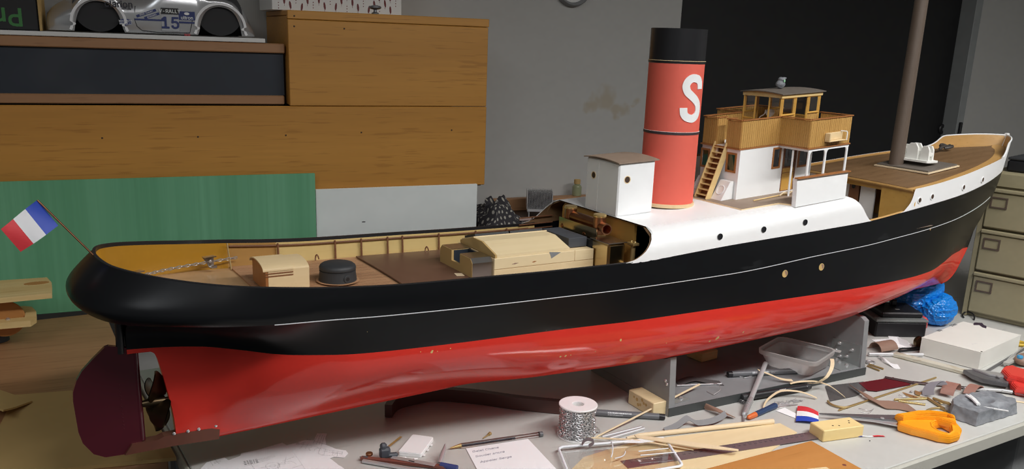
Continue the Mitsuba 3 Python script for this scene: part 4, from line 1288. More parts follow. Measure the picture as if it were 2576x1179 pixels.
# close to the stem
tip = np.stack([np.linspace(1.930, 1.953, 9), np.zeros(9), np.linspace(1.126, 1.1855, 9)], -1)
tipm = Rw[-1] * .5 + tip * .5
Rw = np.concatenate([Rw, tipm[None] + [0, .0015, 0], tip[None]], 0)
tug('bow_band', both(Rw), 'm_white', 50)
Ri = Rw.copy()
Ri[:, :, 1] = np.maximum(Ri[:, :, 1] - .0030, 0)
iv = Ri[:, :, 0].max(1) > 1.4424
bsdf('m_bow_inside', grain('x', (.44, .245, .075), (.52, .31, .11), (.33, .165, .04), 30, .03, 100, .3), .45)
tug('bow_bulwark_lining', both(Ri[iv]), 'm_bow_inside', 50)
edge = Rw[Rw[:, -1, 0] > 1.797][:, -1]
for sg in (-1, 1):
    tug('bow_rail', tube(edge * [1, sg, 1] + [0, -sg * .0012, 0], .0019, 8), 'm_white', 50)
tug('stem_cap', rbox(.009, .009, .011, .0015, (1.9535, 0, 1.1845)), 'm_white')
tug('stem_bar', tube([(1.9325, 0, 1.126), (1.9555, 0, 1.1835)], .0042, 8), 'm_white', 60)
# foredeck with its waterway plank
fd = []
for x in np.concatenate([np.linspace(1.4465, 1.86, 40), np.linspace(1.865, 1.9265, 14)]):
    b = float(bt_b(min(x + .012 * np.clip((x - 1.8) / .1, 0, 1), 1.95))) - .0032
    fd.append([(x, b * f, float(bt_z(x)) - .0030 + .0018 * (1 - f * f)) for f in np.linspace(-1, 1, 15)])
fd = np.array(fd)
tug('waterway', cat([grid(fd), grid([fd[0] - [0, 0, .0045], fd[0]])]), 'm_bow_inside', 40)
fi = []
for x in np.concatenate([np.linspace(1.4455, 1.82, 36), np.linspace(1.825, 1.905, 20)]):
    b = max(float(bt_b(min(x + .03 * np.clip((x - 1.70) / .2, 0, 1), 1.95))) - .0185, .001)
    if x > 1.88:
        b *= math.sqrt(max(0, (1.906 - x) / .026))
    fi.append([(x, b * f, float(bt_z(x)) - .0014 + .0018 * (1 - f * f)) for f in np.linspace(-1, 1, 15)])
fi = np.array(fi)
bsdf('m_foredeck', grain('x', (0.156, 0.0875, 0.03944), (0.1989, 0.1155, 0.0551), (0.0936, 0.049, 0.02204), 190, .004, 300, .5), .5)
tug('foredeck', cat([grid(fi), grid([fi[0] - [0, 0, .004], fi[0]]), both(np.stack([fi[:, -1] - [0, 0, .0018], fi[:, -1]], 1))]), 'm_foredeck', 30)
tug('foredeck_edge', cat([tube([(1.4445, y, 1.1105 + .0018 * (1 - (y / .148) ** 2)) for y in np.linspace(-.146, .146, 16)], .0030, 6)]), 'm_bow_inside', 40)
tug('foredeck_beam', across_prism([(-.145, 1.1005), (.145, 1.1005), (.145, 1.1085), (-.145, 1.1085)], 1.452, 1.456), 'm_varnish')
# front of the well: forecastle bulkhead panels
zf = 1.030
tug('forecastle_panel', across_prism([(-.1475, 1.068), (-.1495, 1.085), (-.1500, 1.108), (-.076, 1.110), (-.078, zf), (-.1460, zf)], 1.4470, 1.4500), 'm_varnish')
tug('forecastle_panel', across_prism([(.1475, 1.068), (.1495, 1.085), (.1500, 1.108), (.084, 1.110), (.084, zf), (.1460, zf)], 1.4470, 1.4500), 'm_white')
tug('forecastle_panel', across_prism([(-.046, zf), (-.012, zf), (-.012, 1.110), (-.046, 1.110)], 1.470, 1.473), 'm_white')
tug('forecastle_post', across_prism([(-.010, zf), (.012, zf), (.012, 1.110), (-.010, 1.110)], 1.466, 1.4695), 'm_walnut')
tug('forecastle_post__hole', _point(lathe([(.004, 0), (.004, .0006), (0, .0006)], 16), (1.4658, .002, 1.095), (-1, 0, 0)), 'm_black')
tug('forecastle_panel', across_prism([(.014, zf), (.070, zf), (.070, 1.110), (.014, 1.110)], 1.470, 1.473), 'm_white_matt')
tug('forecastle_back', across_prism([(-.14, zf), (.14, zf), (.14, 1.108), (-.14, 1.108)], 1.520, 1.523), 'm_bow_inside')
wd = [[(x, y, 1.0275 + (x - 1.26) * .05) for y in (-.1455, 0, .1455)] for x in np.linspace(1.2625, 1.52, 8)]
tug('well_deck', grid(wd), 'm_roof_brown')
for sg in (-1, 1):
    rw = np.array([[np.array(rail_at(x)) * [1, sg, 1] + [0, -sg * .004, .0005 - dz] for dz in (0, .004, .036)] for x in np.linspace(1.326, 1.45, 24)])
    tug('well_lining', grid(rw), 'm_white_matt' if sg > 0 else 'm_bow_inside')
    tug('well_rail', tube([np.array(rail_at(x)) * [1, sg, 1] + [0, -sg * .0022, .0004] for x in np.linspace(1.328, 1.418, 20)], .0022, 6), 'm_bow_inside', 40)
for x in (1.352, 1.392):
    tug('well_frame', rbox(.006, .004, .034, .0006, (x, .1440, 1.046)), 'm_walnut')
# bow portholes
for px, py in ((2312, 503), (2344, 494), (2419, 470), (2467, 451)):
    pass
for (x, z) in ((1.4607, 1.0931), (1.5006, 1.0971), (1.6131, 1.1068), (1.7007, 1.1148)):
    for sg in (-1, 1):
        y = sg * (rail_at(x)[1] + (float(bt_b(x)) - rail_at(x)[1]) * .45)
        dx = .01
        tn = np.array([dx, sg * (float(bt_b(x + dx)) - float(bt_b(x))), 0])
        nn = np.array([-tn[1] * sg, dx * 1.0, 0]) * sg if False else np.array([-(tn[1]) * 1.0, tn[0] * 1.0, 0]) * sg
        p = tug('bow_porthole', _point(lathe([(.0044, 0), (.0060, 0), (.0060, .0012), (.0044, .0012)], 20), (x, y, z), nn), 'm_white', 30)
        add(p + '__glass_and_hole_fill', _point(lathe([(.0046, .0009), (0, .0009)], 18), (x, y, z), nn), 'm_dark_wood')

# mast, windlass on its board, anchor
mz = float(bt_z(1.583)) - .001
tug('mast', rod((1.5832, 0, mz), (1.5895, 0, 1.66), .0142, 32, .0118), 'm_mast', 40)
tug('mast__foot', lathe([(.0150, 0), (.0160, .0012), (.0150, .0028), (.0138, .0030)], 32, (1.5832, 0, mz + .0012)), 'm_copper', 40)
fz = lambda x: float(bt_z(x)) + .0006
w0_, w1_ = np.array((1.5616, -0.0902)), np.array((1.6585, -0.0896))
bo_ = np.array((1.5613, 0.0345))
for i, (g, h, m) in enumerate(((0.0, .0, 'm_stick'), (.0035, .0028, 'm_roof_slate'))):
    q = [w0_ + [g, g], w1_ + [-g, g], w1_ + (bo_ - w0_) + [-g, -g], bo_ + [g, -g]]
    pm = prism([tuple(a) for a in q], 0, .0026)
    pm.vertices[:, 2] += np.array([fz(x) for x in pm.vertices[:, 0]]) + h + .0004
    tug('windlass_board', pm, m)
wz = fz(1.66) + .0062
WC = np.array([*(1.6058, -0.0265), 0])
ang = math.atan2((bo_ - w0_)[1], (bo_ - w0_)[0])
WF = lambda m: mv(rot(m, ang + math.pi / 2 + .02), (WC[0], WC[1], wz))
bsdf('m_print_white', (.80, .80, .76), .55)
wl_ = tug('windlass', WF(prism(sbox(-.015, -.036, .015, .036).buffer(.003), 0, .004)), 'm_print_white', 30)
for y, hh, wd_ in ((-.028, .025, .0085), (-.004, .030, .012), (.024, .027, .0085)):
    for x in (-.0065, .0065):
        ck_ = Polygon([(y - wd_, 0), (y + wd_, 0), (y + wd_ * .9, hh * .75), (y + wd_ * .45, hh), (y - wd_ * .45, hh), (y - wd_ * .9, hh * .75)]).buffer(.0012)
        add(wl_ + '__cheek', WF(across_prism(ck_, x - .0022, x + .0022).apply_translation([0, 0, .004])), 'm_print_white', 30)
add(wl_ + '__shaft', WF(rod((0, -.033, .016), (0, .033, .016), .0042, 14)), 'm_print_white', 40)
for y in (-.018, .010):
    add(wl_ + '__barrel', WF(rod((0.0, y - .006, .009), (0.0, y + .006, .009), .0075, 16)), 'm_print_white', 40)
an = np.array([1.792, .028, fz(1.80) + .004])
a_ = tug('anchor', cat([tube(smoothline([an + [-.040, -.006, -.001], an + [-.020, .000, .004], an + [.006, .004, .003]], 12), [.0015] + [.0035] * 10 + [.003], 8), ball(an + [.009, .004, .003], .0052, 2, (.6, 1, 1))]), 'm_rubber_brown', 40)
add(a_ + '__arm', tube(smoothline([an + [-.020, -.004, .001], an + [-.006, -.010, .004], an + [.006, -.004, .005]], 10), .0030, 8), 'm_rubber_brown', 40)
add(a_ + '__arm', tube(smoothline([an + [-.018, .008, .004], an + [-.008, .012, .007], an + [.004, .009, .004]], 10), .0028, 8), 'm_rubber_brown', 40)
bsdf('m_rubber_brown', (.055, .047, .042), .5)

# ---------------------------------------------------------------- aft deck fittings
dz = lambda x, y=0.0: float(deck_z(x)) + .0050 + .0025 * (1 - (y / .14) ** 2)
# hatch box
hx0, hx1, hy = .2895, .3475, .0335
hz0 = dz(.31)
arc = [(-hy, hz0), (-hy, 1.0475)] + [(-hy + .035 * (1 - math.cos(a)), 1.0475 + .0085 * math.sin(a)) for a in np.linspace(.1, math.pi / 2, 10)]
arc += [(-y, z) for y, z in arc[::-1]]
h_ = tug('hatch', across_prism(arc, hx0 + .003, hx1), 'm_ply')
add(h_ + '__front', across_prism(arc, hx0 - .0005, hx0 + .0028), 'm_walnut_red')
lid = [(y * 1.035, z + .0012) for y, z in arc if z > 1.046]
add(h_ + '__lid', across_prism(lid + [(y, z - .0016) for y, z in lid[::-1]], hx0 - .004, hx0 + .036), 'm_ply')
for zz_ in (1.0442, 1.0405):
    add(h_ + '__rail', span(hx0 - .001, hx0 + .036, -hy - .0012, -hy + .0002, zz_ - .0006, zz_ + .0006), 'm_walnut')
# capstan drum
cz = dz(.40)
c_ = tug('capstan', lathe([(0, 0), (.0262, 0), (.0265, .0015), (.0250, .0130), (.0253, .0150), (.0238, .0154), (.0238, .0164), (.0253, .0168), (.0256, .0195), (.0245, .0222), (.0215, .0245), (.012, .0262), (0, .0266)], 56, (.3985, 0, cz)), 'm_rubber', 40)
add(c_ + '__hole', _point(lathe([(.0028, -.0005), (.0052, -.0005), (.0056, .0008), (.0050, .0014), (.0030, .0014), (.0028, .0012)], 20), (.4035, -.0252, cz + .0066), (.18, -1, 0)), 'm_rubber', 40)
add(c_ + '__hole__bore', _point(lathe([(.0030, .0012), (0, .0012)], 16), (.4035, -.0252, cz + .0066), (.18, -1, 0)), 'm_black')
add(c_ + '__ring', lathe([(.026, .0), (.0300, .0), (.0300, .0006), (.026, .0006)], 48, (.3985, 0, cz + .0002)), 'm_deck')
# towing bitts block with a notch
ax0, ax1, aw_ = .5835, .6175, .0535
az0, az1 = dz(.60), 1.0405
pf = Polygon([(-aw_, az0), (-aw_, az1 - .006), (-aw_ + .006, az1), (aw_ - .006, az1), (aw_, az1 - .006), (aw_, az0)])
nt = sbox(-.0138, az0 + .012, .0138, 1.06).buffer(.0)
b_ = tug('towing_block', across_prism(pf.difference(nt), ax0, ax0 + .004), 'm_card')
add(b_ + '__body', across_prism(pf.difference(sbox(-.0138, az0 + .006, .0138, 1.06)), ax0 + .004, ax1 - .004), 'm_card')
add(b_ + '__notch_lining', cat([span(ax0 + .002, ax1 - .005, -.0136, .0136, az0 + .0055, az0 + .0065), span(ax1 - .006, ax1 - .004, -.0137, .0137, az0 + .0055, az1 - .0005), span(ax0 + .004, ax1 - .005, -.0138, -.0131, az0 + .006, az1 - .001), span(ax0 + .004, ax1 - .005, .0131, .0138, az0 + .006, az1 - .001)]), 'm_slate')
tin = Polygon([(-aw_ - .0006, az0), (-aw_ - .0006, az1 - .006), (-aw_ + .006, az1 + .0006), (aw_ - .006, az1 + .0006), (aw_ + .0006, az1 - .006), (aw_ + .0006, az0)]).difference(pf.buffer(0.00002))
bsdf('m_tin', speck((.50, .49, .48), (.60, .59, .58), 60, 1.0), .22, 1.0)
nt2 = sbox(-.0138, 1.03, .0138, 1.06)
for g in tin.difference(nt2).buffer(0).geoms:
    if g.area > 1e-8:
        add(b_ + '__tin_cover', across_prism(g, ax0 + .0005, ax1), 'm_tin')
# engine casing: planks, gabled top with four dark gratings
ex0, ex1, ew = .6178, .7965, .0585
ez0, ez1 = dz(.70), 1.0395
e_ = tug('engine_casing', span(ex0, ex1, -ew + .002, ew - .002, ez0, ez1 - .0005), 'm_ply')
for sg in (-1, 1):
    ya, yb = sorted((sg * ew, sg * (ew - .003)))
    add(e_ + '__plank', span(ex0, ex1, ya, yb, ez0, 1.0225, .0003), 'm_ply')
    add(e_ + '__plank', span(ex0, .7605, ya, yb, 1.0229, 1.0398, .0006), 'm_ply_pale')
    add(e_ + '__plank', span(.7609, ex1, ya, yb, 1.0229, 1.0398, .0006), 'm_ply_pale')
bsdf('m_ply_pale', grain('x', (.68, .54, .31), (.74, .60, .37), (.58, .42, .21), 20, .04, 100, .2), .5)
q0, q1, q2 = (0.7131, 1.0414), (0.7342, 1.0395), (0.7173, 1.0310)
add(e_ + '__tear', side_prism([q0, q1, q2, (q2[0] - .001, q2[1] + .004)], -ew - .0004, -ew), 'm_paint_grey')
for q, s in (((0.6868, 1.0289), .0045), ((0.6533, 1.0291), .006)):
    add(e_ + '__stain', side_prism([(q[0] - s, q[1] - .0004), (q[0], q[1] + .0012), (q[0] + s, q[1] + .0004), (q[0], q[1] - .0010)], -ew - .0003, -ew), 'm_walnut_red' if s < .005 else 'm_leather')
gx0, gx1 = .622, .752
gab = [(-ew + .002, 1.0400), (-ew + .002, 1.0445), (-.014, 1.0565), (.014, 1.0565), (ew - .002, 1.0445), (ew - .002, 1.0400)]
g_ = tug('engine_skylight', across_prism(gab, gx0 + .001, gx1), 'm_ply_pale')
add(g_ + '__end', across_prism(gab, gx0 - .002, gx0 + .0008), 'm_card')
sl = np.array([0, -.0425, -.0120])
sl /= np.linalg.norm(sl)
for sg in (-1, 1):
    d_ = sl * [1, -sg * -1, 1] if sg < 0 else sl * [1, -1, 1]
    nrm_ = np.array([0, d_[2] * -1 if d_[1] > 0 else d_[2], abs(d_[1])])
    o_ = np.array([0, sg * .0175, 1.0560]) if False else np.array([0, math.copysign(.0165, d_[1]), 1.0558])
    add(g_ + '__rim', frame(prism(sbox(gx0, -.001, gx1 + .003, .0405), 0, .0016), o_, (1, 0, 0), d_, np.cross((1, 0, 0), d_) * (1 if np.cross((1, 0, 0), d_)[2] > 0 else -1)), 'm_ply_pale')
    nz = np.cross((1, 0, 0), d_)
    nz = nz if nz[2] > 0 else -nz
    for i in range(2):
        a, b = gx0 + .004 + i * .0625, gx0 + .004 + .060 + i * .0625
        P_g = sbox(a, .002, b, .037)
        for hx in (a + .012, b - .012):
            for hy_ in (.010, .029):
                P_g = P_g.difference(Point(hx, hy_).buffer(.0034, 8))
        gg = add(g_ + '__grating', frame(prism(P_g, .0017, .0055), o_, (1, 0, 0), d_, nz), 'm_rubber')
        add(gg + '__backing', frame(prism(sbox(a + .001, .003, b - .001, .036), .0017, .0026), o_, (1, 0, 0), d_, nz), 'm_black')
# dark box behind the skylight
tug('dark_locker', rbox(.0345, .0790, .0150, .0004, (.7775, -.001, 1.0400 + .0076)), 'm_slate_box')
bsdf('m_slate_box', (.055, .06, .07), .5)
# brass condenser and copper pipework before the bulkhead
t_ = tug('brass_tank', span(.7985, .832, -.094, -.048, dz(.81) - .002, 1.0535, .0035), 'm_brass_tank', 30)
bsdf('m_brass_tank', (.62, .50, .30), .22, 1.0)
add(t_ + '__flange', span(.7960, .835, -.0965, -.0455, 1.0536, 1.0552, .0006), 'm_tin')
tug('brass_plate', span(.8085, .8100, -.046, .062, 1.012, 1.0675), 'm_brass_tank')
for y, z in ((.052, 1.054), (-.012, 1.052)):
    tug('brass_plate__rivet', screw((.8085, y, z), .004, (-1, 0, 0), .0010), 'm_copper', 40)
tug('black_plate', span(.800, .8035, -.050, .056, 1.030, 1.0505, .0006), 'm_rubber')
cpx = .822
c_ = tug('copper_pipe', rod((cpx, .056, 1.0715), (cpx, -.038, 1.0715), .0088, 24), 'm_copper', 40)
for y, z0p, z1p in ((.047, 1.050, 1.0885), (-.0355, 1.0555, 1.0895)):
    add(c_ + '__tee', mv(lathe([(.0098, z0p), (.0102, z0p + .003), (.0102, z1p - .006), (.0098, z1p - .0045), (.0095, z1p - .004)], 28), (cpx - .001, y, 0)), 'm_copper', 40)
    add(c_ + '__cap', mv(lathe([(.0104, z1p - .005), (.0108, z1p - .003), (.0104, z1p - .001), (.008, z1p), (0, z1p + .0002)], 28), (cpx - .001, y, 0)), 'm_brass', 40)
    add(c_ + '__collar', mv(lathe([(.0098, z0p), (.0118, z0p), (.0118, z0p + .0016), (.0098, z0p + .0018)], 28), (cpx - .001, y, 0)), 'm_brass_dull', 40)
op = lathe([(.0068, -.022), (.0068, 0), (.0088, 0), (.0090, -.002), (.0084, -.010), (.0084, -.022)], 28)
add(c_ + '__outlet', mv(rot(rot(op, math.pi / 2, (1, 0, 0)), -.25), (cpx - .006, -.0625, 1.0695)), 'm_copper', 40)
g2 = tug('gauge_glass', rod((.838, -.1035, 1.012), (.838, -.1035, 1.052), .0036, 14), 'm_brass_dull', 40)
add(g2 + '__fitting', rbox(.012, .017, .005, .0012, (.838, -.1035, 1.0535)), 'm_brass', 30)
for s in (-.004, .0045):
    add(g2 + '__bolt', screw((.838, -.1035 + s, 1.056), .0026, (0, 0, 1), .0024), 'm_brass', 40)
add(g2 + '__bracket', rbox(.010, .017, .006, .0010, (.838, -.1025, 1.0185)), 'm_brass_dull', 30)
add(g2 + '__bolt', screw((.8345, -.106, 1.0125), .0032, (0, -1, 0), .004), 'm_brass_dull', 40)
# stern gear: chain over two brackets, tiller post
cr = smoothline([(.110, .036, 1.0310), (.141, .061, 1.0310), (.181, .086, 1.0310), (.2445, .111, 1.0305), (.290, .125, 1.0300)], 120)
links = []
dacc = np.r_[0, np.cumsum(np.linalg.norm(np.diff(cr, axis=0), axis=1))]
nl = int(dacc[-1] / .0062)
for i in range(nl):
    p0 = np.array([np.interp((i) / nl * dacc[-1], dacc, cr[:, c]) for c in range(3)])
    p1 = np.array([np.interp((i + 1.35) / nl * dacc[-1], dacc, cr[:, c]) for c in range(3)])
    d = (p1 - p0) / np.linalg.norm(p1 - p0)
    sd = np.cross(d, [0, 0, 1])
    sd /= np.linalg.norm(sd)
    wv = (np.array([0, 0, 1.0]) if i % 2 else sd)
    wv = wv * .7 + (sd if i % 2 else np.array([0, 0, 1])) * .5
    wv /= np.linalg.norm(wv)
    th = np.linspace(0, 2 * math.pi, 8, endpoint=False)
    m_ = (p0 + p1) / 2
    links.append(tube([m_ + d * np.linalg.norm(p1 - p0) / 2 * math.cos(t) + wv * .0025 * math.sin(t) for t in th], .00085, 5, True))
tug('steering_chain', cat(links), 'm_chrome', 60, kind='stuff')
for x, y, a in ((.1425, .0615, .55), (.2455, .1095, .30)):
    bp = [(-.0085, .008), (.0085, .008), (.0085, -.008), (.0010, -.008), (-.0020, -.001)]
    b_ = tug('chain_bracket', cat([mv(rot(side_prism(bp, -.0006, .0006), a), (x, y, 1.0310)), mv(rot(rbox(.0175, .010, .0013, .0003, (0, -.004, 0)), a), (x, y, 1.0395)), mv(rot(rbox(.0090, .010, .0013, .0003, (.0045, -.004, 0)), a), (x, y, 1.0235)), mv(rot(rbox(.0080, .0013, .004, .0003, (.0045, -.0085, .0015)), a), (x, y, 1.0235))]), 'm_tin')
    add(b_ + '__bolt', screw((x + .003 * math.cos(a), y - .0012, 1.0325), .0024, (math.sin(a), -math.cos(a), 0)), 'm_chrome', 40)
tug('tiller_post', rod((.1265, .030, 1.020), (.1265, .030, 1.0430), .0026, 14), 'm_paint_grey', 40)
for x in (.41, .595):
    h2 = tug('deck_cleat', tube(smoothline([(x - .002, .128, dz(x, .128)), (x - .001, .130, dz(x, .128) + .006), (x, .128, dz(x, .128) + .009), (x + .003, .127, dz(x, .128) + .002)], 12), .0011, 6), 'm_walnut')
gq = np.array([.575, -.034, dz(.575, .034) + .0012])
for i in range(5):
    tug('loose_slat', rbox(.0115, .0009, .0009, 0, (gq[0] - .003 + i * .0006, gq[1] - .006 + i * .0032, gq[2] + .0006), -.35), 'm_stick')
# flag staff with the tricolour
fa, fb2 = np.array([*(0.0996, 1.0685), 0])[[0, 1]], None
A0 = np.array([(0.1008, 1.0674)[0], -.006, (0.1008, 1.0674)[1]])
A1 = np.array([(0.0369, 1.1503)[0], .005, (0.0369, 1.1503)[1]])
f_ = tug('flag', rod(A0 + (A0 - A1) * .03, A1, .0011, 8), 'm_copper', 40)
ad = (A1 - A0) / np.linalg.norm(A1 - A0)
L_ = np.linalg.norm(A1 - A0)
hoist = np.array([(0.0559, 1.1190)[0], 0, (0.0559, 1.1190)[1]])
fly0 = np.array([(-0.0034, 1.1222)[0], -.01, (-0.0034, 1.1222)[1]])
fly1 = np.array([(0.0137, 1.0931)[0], -.01, (0.0137, 1.0931)[1]])
for i, m in enumerate(('m_blue', 'm_cloth_flag_white', 'm_flag_red')):
    rows = []
    for u in np.linspace(i / 3, (i + 1) / 3, 8):
        rows.append([(A1 * (1 - v) + hoist * v) * (1 - u) + (fly0 * (1 - v) + fly1 * v) * u + np.array([0, .0025 * math.sin(u * 5 + v * 2), 0]) for v in np.linspace(0, 1, 9)])
    g = np.array(rows)
    add(f_ + '__stripe', cat([grid(g), grid((g + [0, .0005, 0])[::-1])]), m, True)
bsdf('m_blue_cloth', (.02, .06, .32), .8)
# rudder, stock, sole piece, screw
ro = [(0.0978, 0.9632), (0.1264, 0.9553), (0.1264, 0.8816), (0.1277, 0.8240), (0.1100, 0.8130), (0.0829, 0.8139), (0.0695, 0.8213), (0.0585, 0.8386), (0.0548, 0.8542), (0.0524, 0.8952), (0.0531, 0.9085), (0.0584, 0.9235), (0.0652, 0.9345), (0.0784, 0.9482), (0.0931, 0.9618)]
rp = Polygon(ro).buffer(.0015).buffer(-.0015)
r_ = tug('rudder', side_prism(rp, -.0035, .0035), 'm_burgundy')
tb_, tp_ = (0.1277, 0.9524), (0.1285, 0.8278)
add(r_ + '__leading_edge', rod((tb_[0], 0, tb_[1]), (tp_[0], 0, tp_[1]), .0042, 12), 'm_burgundy', 40)
for i in range(13):
    q = (1 - i / 12) * np.array((0.1062, 0.9099)) + (i / 12) * np.array((0.1074, 0.8491))
    add(r_ + '__rivet', screw((q[0], -.0035, q[1]), .0009, (0, -1, 0), .0006), 'm_burgundy')
k0, k1 = (0.1126, 0.9943), (0.1115, 0.9548)
add(r_ + '__stock', rod((k0[0], 0, k0[1] + .004), (k1[0], 0, k1[1] - .004), .0052, 16), 'm_black', 40)
s_ = tug('sole_piece', side_prism([(0.1052, 0.8135), (0.1667, 0.8140), (0.2240, 0.8120), (0.2260, 0.8293), (0.1692, 0.8303), (0.1542, 0.8299), (0.1466, 0.8269), (0.1148, 0.8267)], -.0078, .0078), 'm_sole')
bsdf('m_sole', speck((.17, .055, .035), (.12, .05, .035), 50, 1.0), .4, .4)
for q in ((0.1669, 0.8318), (0.1846, 0.8317), (0.1984, 0.8318), (0.2207, 0.8325)):
    add(s_ + '__bolt', screw((q[0], -.0078, q[1]), .0024, (0, -1, 0)), 'm_chrome', 40)
hub = np.array([.1495, 0, .8775])
pr = tug('propeller', _point(lathe([(0, -.020), (.004, -.018), (.0062, -.010), (.0068, 0), (.0068, .010), (0, .012)], 24), hub, (1, 0, 0)), 'm_bronze', 40)


def blade(a):
    rows = []
    for t in np.linspace(0, 1, 12):
        r = .005 + .046 * t
        w = .0165 * math.sin(math.pi * (.13 + .87 * t) ** .75) ** .8 + .0005
        tw = math.radians(58 - 34 * t)
        row = []
        for c in np.linspace(-1, 1, 9):
            lat, ax = w * c * math.cos(tw), w * c * math.sin(tw)
            row.append((ax - .002 * t + .0012 * c * c, lat, r))
        rows.append(row)
    g = np.array(rows)
    up_ = cat([grid(g), grid((g + [.0011, 0, 0])[::-1])])
    return mv(rot(up_, a, (1, 0, 0)), hub)


for i in range(4):
    add(pr + '__blade', blade(math.radians(18 + 90 * i)), 'm_bronze', 60)
add(pr + '__shaft', rod(hub, hub + [.035, 0, 0], .0045, 14), 'm_bronze', 40)

# ================================================================ the cradle
k = thing('boat_cradle', 'grey painted wooden cradle with two upright end boards under the tugboat', 'cradle')
BT_ = .0155
P0, P1 = np.array((0.9304, -0.1133)), np.array((1.4109, -0.1256))
cd = (P1 - P0) / np.linalg.norm(P1 - P0)
cn = np.array([-cd[1], cd[0]])
q = [P0, P1, P1 + cn * .232, P0 + cn * .232]
add(k + '__base', prism([tuple(a) for a in q], TT + .0004, TT + BT_), 'm_paint_grey')
e0 = [P0 - cn * .0016, P1 - cn * .0016, P1, P0]
add(k + '__base__edge', prism([tuple(a) for a in e0], TT + .0006, TT + BT_ - .0002), 'm_edge_dark')
bsdf('m_edge_dark', (.045, .05, .05), .5)


def cradle_end(s, out, th, key):
    """end board across the cradle at distance s along it, outline in (across, height)"""
    o = P0 + cd * s
    m = prism(out, 0, th)
    return add(key, frame(m, (o[0], o[1], TT), (cn[0], cn[1], 0), (0, 0, 1), (cd[0], cd[1], 0)), 'm_paint_grey')


LC = np.linalg.norm(P1 - P0)
def vee(s, zt, w=.232):
    """an upright cut out to the hull that stands in it"""
    o = P0 + cd * s
    st = np.concatenate([np.array(q_)[:, 1:] for q_ in under_station(float(np.interp(o[0], K_[:, 0], SS)))])
    c0 = -o[1]
    hull = Polygon([(c0 + y, z - TT) for y, z in st] + [(c0 - y, z - TT) for y, z in st[::-1]]).buffer(.0012)
    P_ = Polygon([(0, .0005), (w, .0005), (w - .007, zt - .005), (w - .012, zt), (.016, zt), (.007, zt - .005)])
    return P_.difference(hull)


cradle_end(.001, vee(.007, .1075), .0125, k + '__end_board')
cradle_end(LC - .0135, vee(LC - .007, .1135), .0125, k + '__end_board')


def on_cradle(s, c, h=BT_):
    o = P0 + cd * s + cn * c
    return np.array([o[0], o[1], TT + h])


c3 = np.array([cd[0], cd[1], 0])
for c, h in ((.0125, .0595), (.0035 + .005, .0545)):
    add(k + '__bolt', screw(on_cradle(0.001, c + .002, h), .0030, -c3), 'm_chrome', 40)
sc_plate = prism([(.006, BT_), (.075, BT_), (.075, .055), (.006, .060)], 0, .0012)
o = P0 + cd * (LC - .0148)
add(k + '__angle_plate', frame(sc_plate, (o[0], o[1], TT), (cn[0], cn[1], 0), (0, 0, 1), (cd[0], cd[1], 0)), 'm_zinc')
bsdf('m_zinc', speck((.36, .39, .39), (.42, .45, .45), 40, 1.0), .4, .6)
a_, b_, c_, d_ = on_cradle(LC - .063, .006), on_cradle(LC - .0148, .006), on_cradle(LC - .0148, .075), on_cradle(LC - .063, .060)
add(k + '__angle_plate', prism([tuple(v[:2]) for v in (a_, b_, c_, d_)], TT + BT_ + .0002, TT + BT_ + .0013), 'm_zinc')
for c, h in ((.055, .049), (.024, .045), (.062, .033), (.034, .029), (.050, .024)):
    b1 = add(k + '__bolt', screw(on_cradle(LC - .0150, c, h), .0036, -c3, .0034), 'm_chrome', 40)
    add(b1 + '__thread', rod(on_cradle(LC - .0185, c, h), on_cradle(LC - .0225, c, h), .0018, 8), 'm_chrome', 40)
for s, c in ((.050, .052), (.030, .020), (.030, .038), (.022, .052)):
    add(k + '__bolt', screw(on_cradle(LC - s, c, BT_ + .0013), .0036, (0, 0, 1), .0040), 'm_chrome', 40)
for s, c in ((.030, .030), (.044, .022)):
    add(k + '__bolt', screw(on_cradle(s, c, BT_ + .0005), .0040, (0, 0, 1), .0044), 'm_chrome', 40)
add(k + '__angle_plate', prism([tuple(on_cradle(s, c)[:2]) for s, c in ((.0142, .008), (.058, .014), (.052, .050), (.0142, .050))], TT + BT_ + .0002, TT + BT_ + .0010), 'm_zinc')
add(k + '__small_hole', lathe([(.0018, 0), (.0018, .0003), (0, .0003)], 12, tuple(on_cradle(LC - .075, .016))), 'm_black')
# dark curved lath under the hull and a wood block behind
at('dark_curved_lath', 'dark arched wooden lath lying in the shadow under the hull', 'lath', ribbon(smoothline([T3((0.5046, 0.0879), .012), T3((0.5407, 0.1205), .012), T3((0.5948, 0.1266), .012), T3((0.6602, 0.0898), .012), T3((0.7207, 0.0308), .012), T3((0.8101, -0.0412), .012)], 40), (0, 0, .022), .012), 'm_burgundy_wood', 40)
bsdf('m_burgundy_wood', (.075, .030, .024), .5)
q = (1.1525, 0.0299)
at('wood_block', 'small pine block standing in the shadow inside the cradle below the hull', 'wood block', rbox(.045, .040, .018, .0012, (q[0], q[1] + .022, TT + BT_ + .0094), .1), 'm_pine')

# ================================================================ things on the bench, front left to right
# plan sheets cut out of paper
LN = []


def paper(name, label, pts, h, lines=(), group=None, m='m_paper', t=.00025, category='paper'):
    k = thing(name, label, category, group)
    add(k + '__sheet', prism(pts, TT + h, TT + h + t), m)
    if lines:
        ms = []
        for pl_ in lines:
            pl_ = [np.array(p_, float) for p_ in pl_]
            if len(pl_) < 2:
                continue
            ms.append(prism(LineString(pl_).buffer(.00013, cap_style=2), TT + h + t + .00004, TT + h + t + .00010))
        add(k + '__drawn_lines', cat(ms), 'm_ink', kind='stuff')
    return k


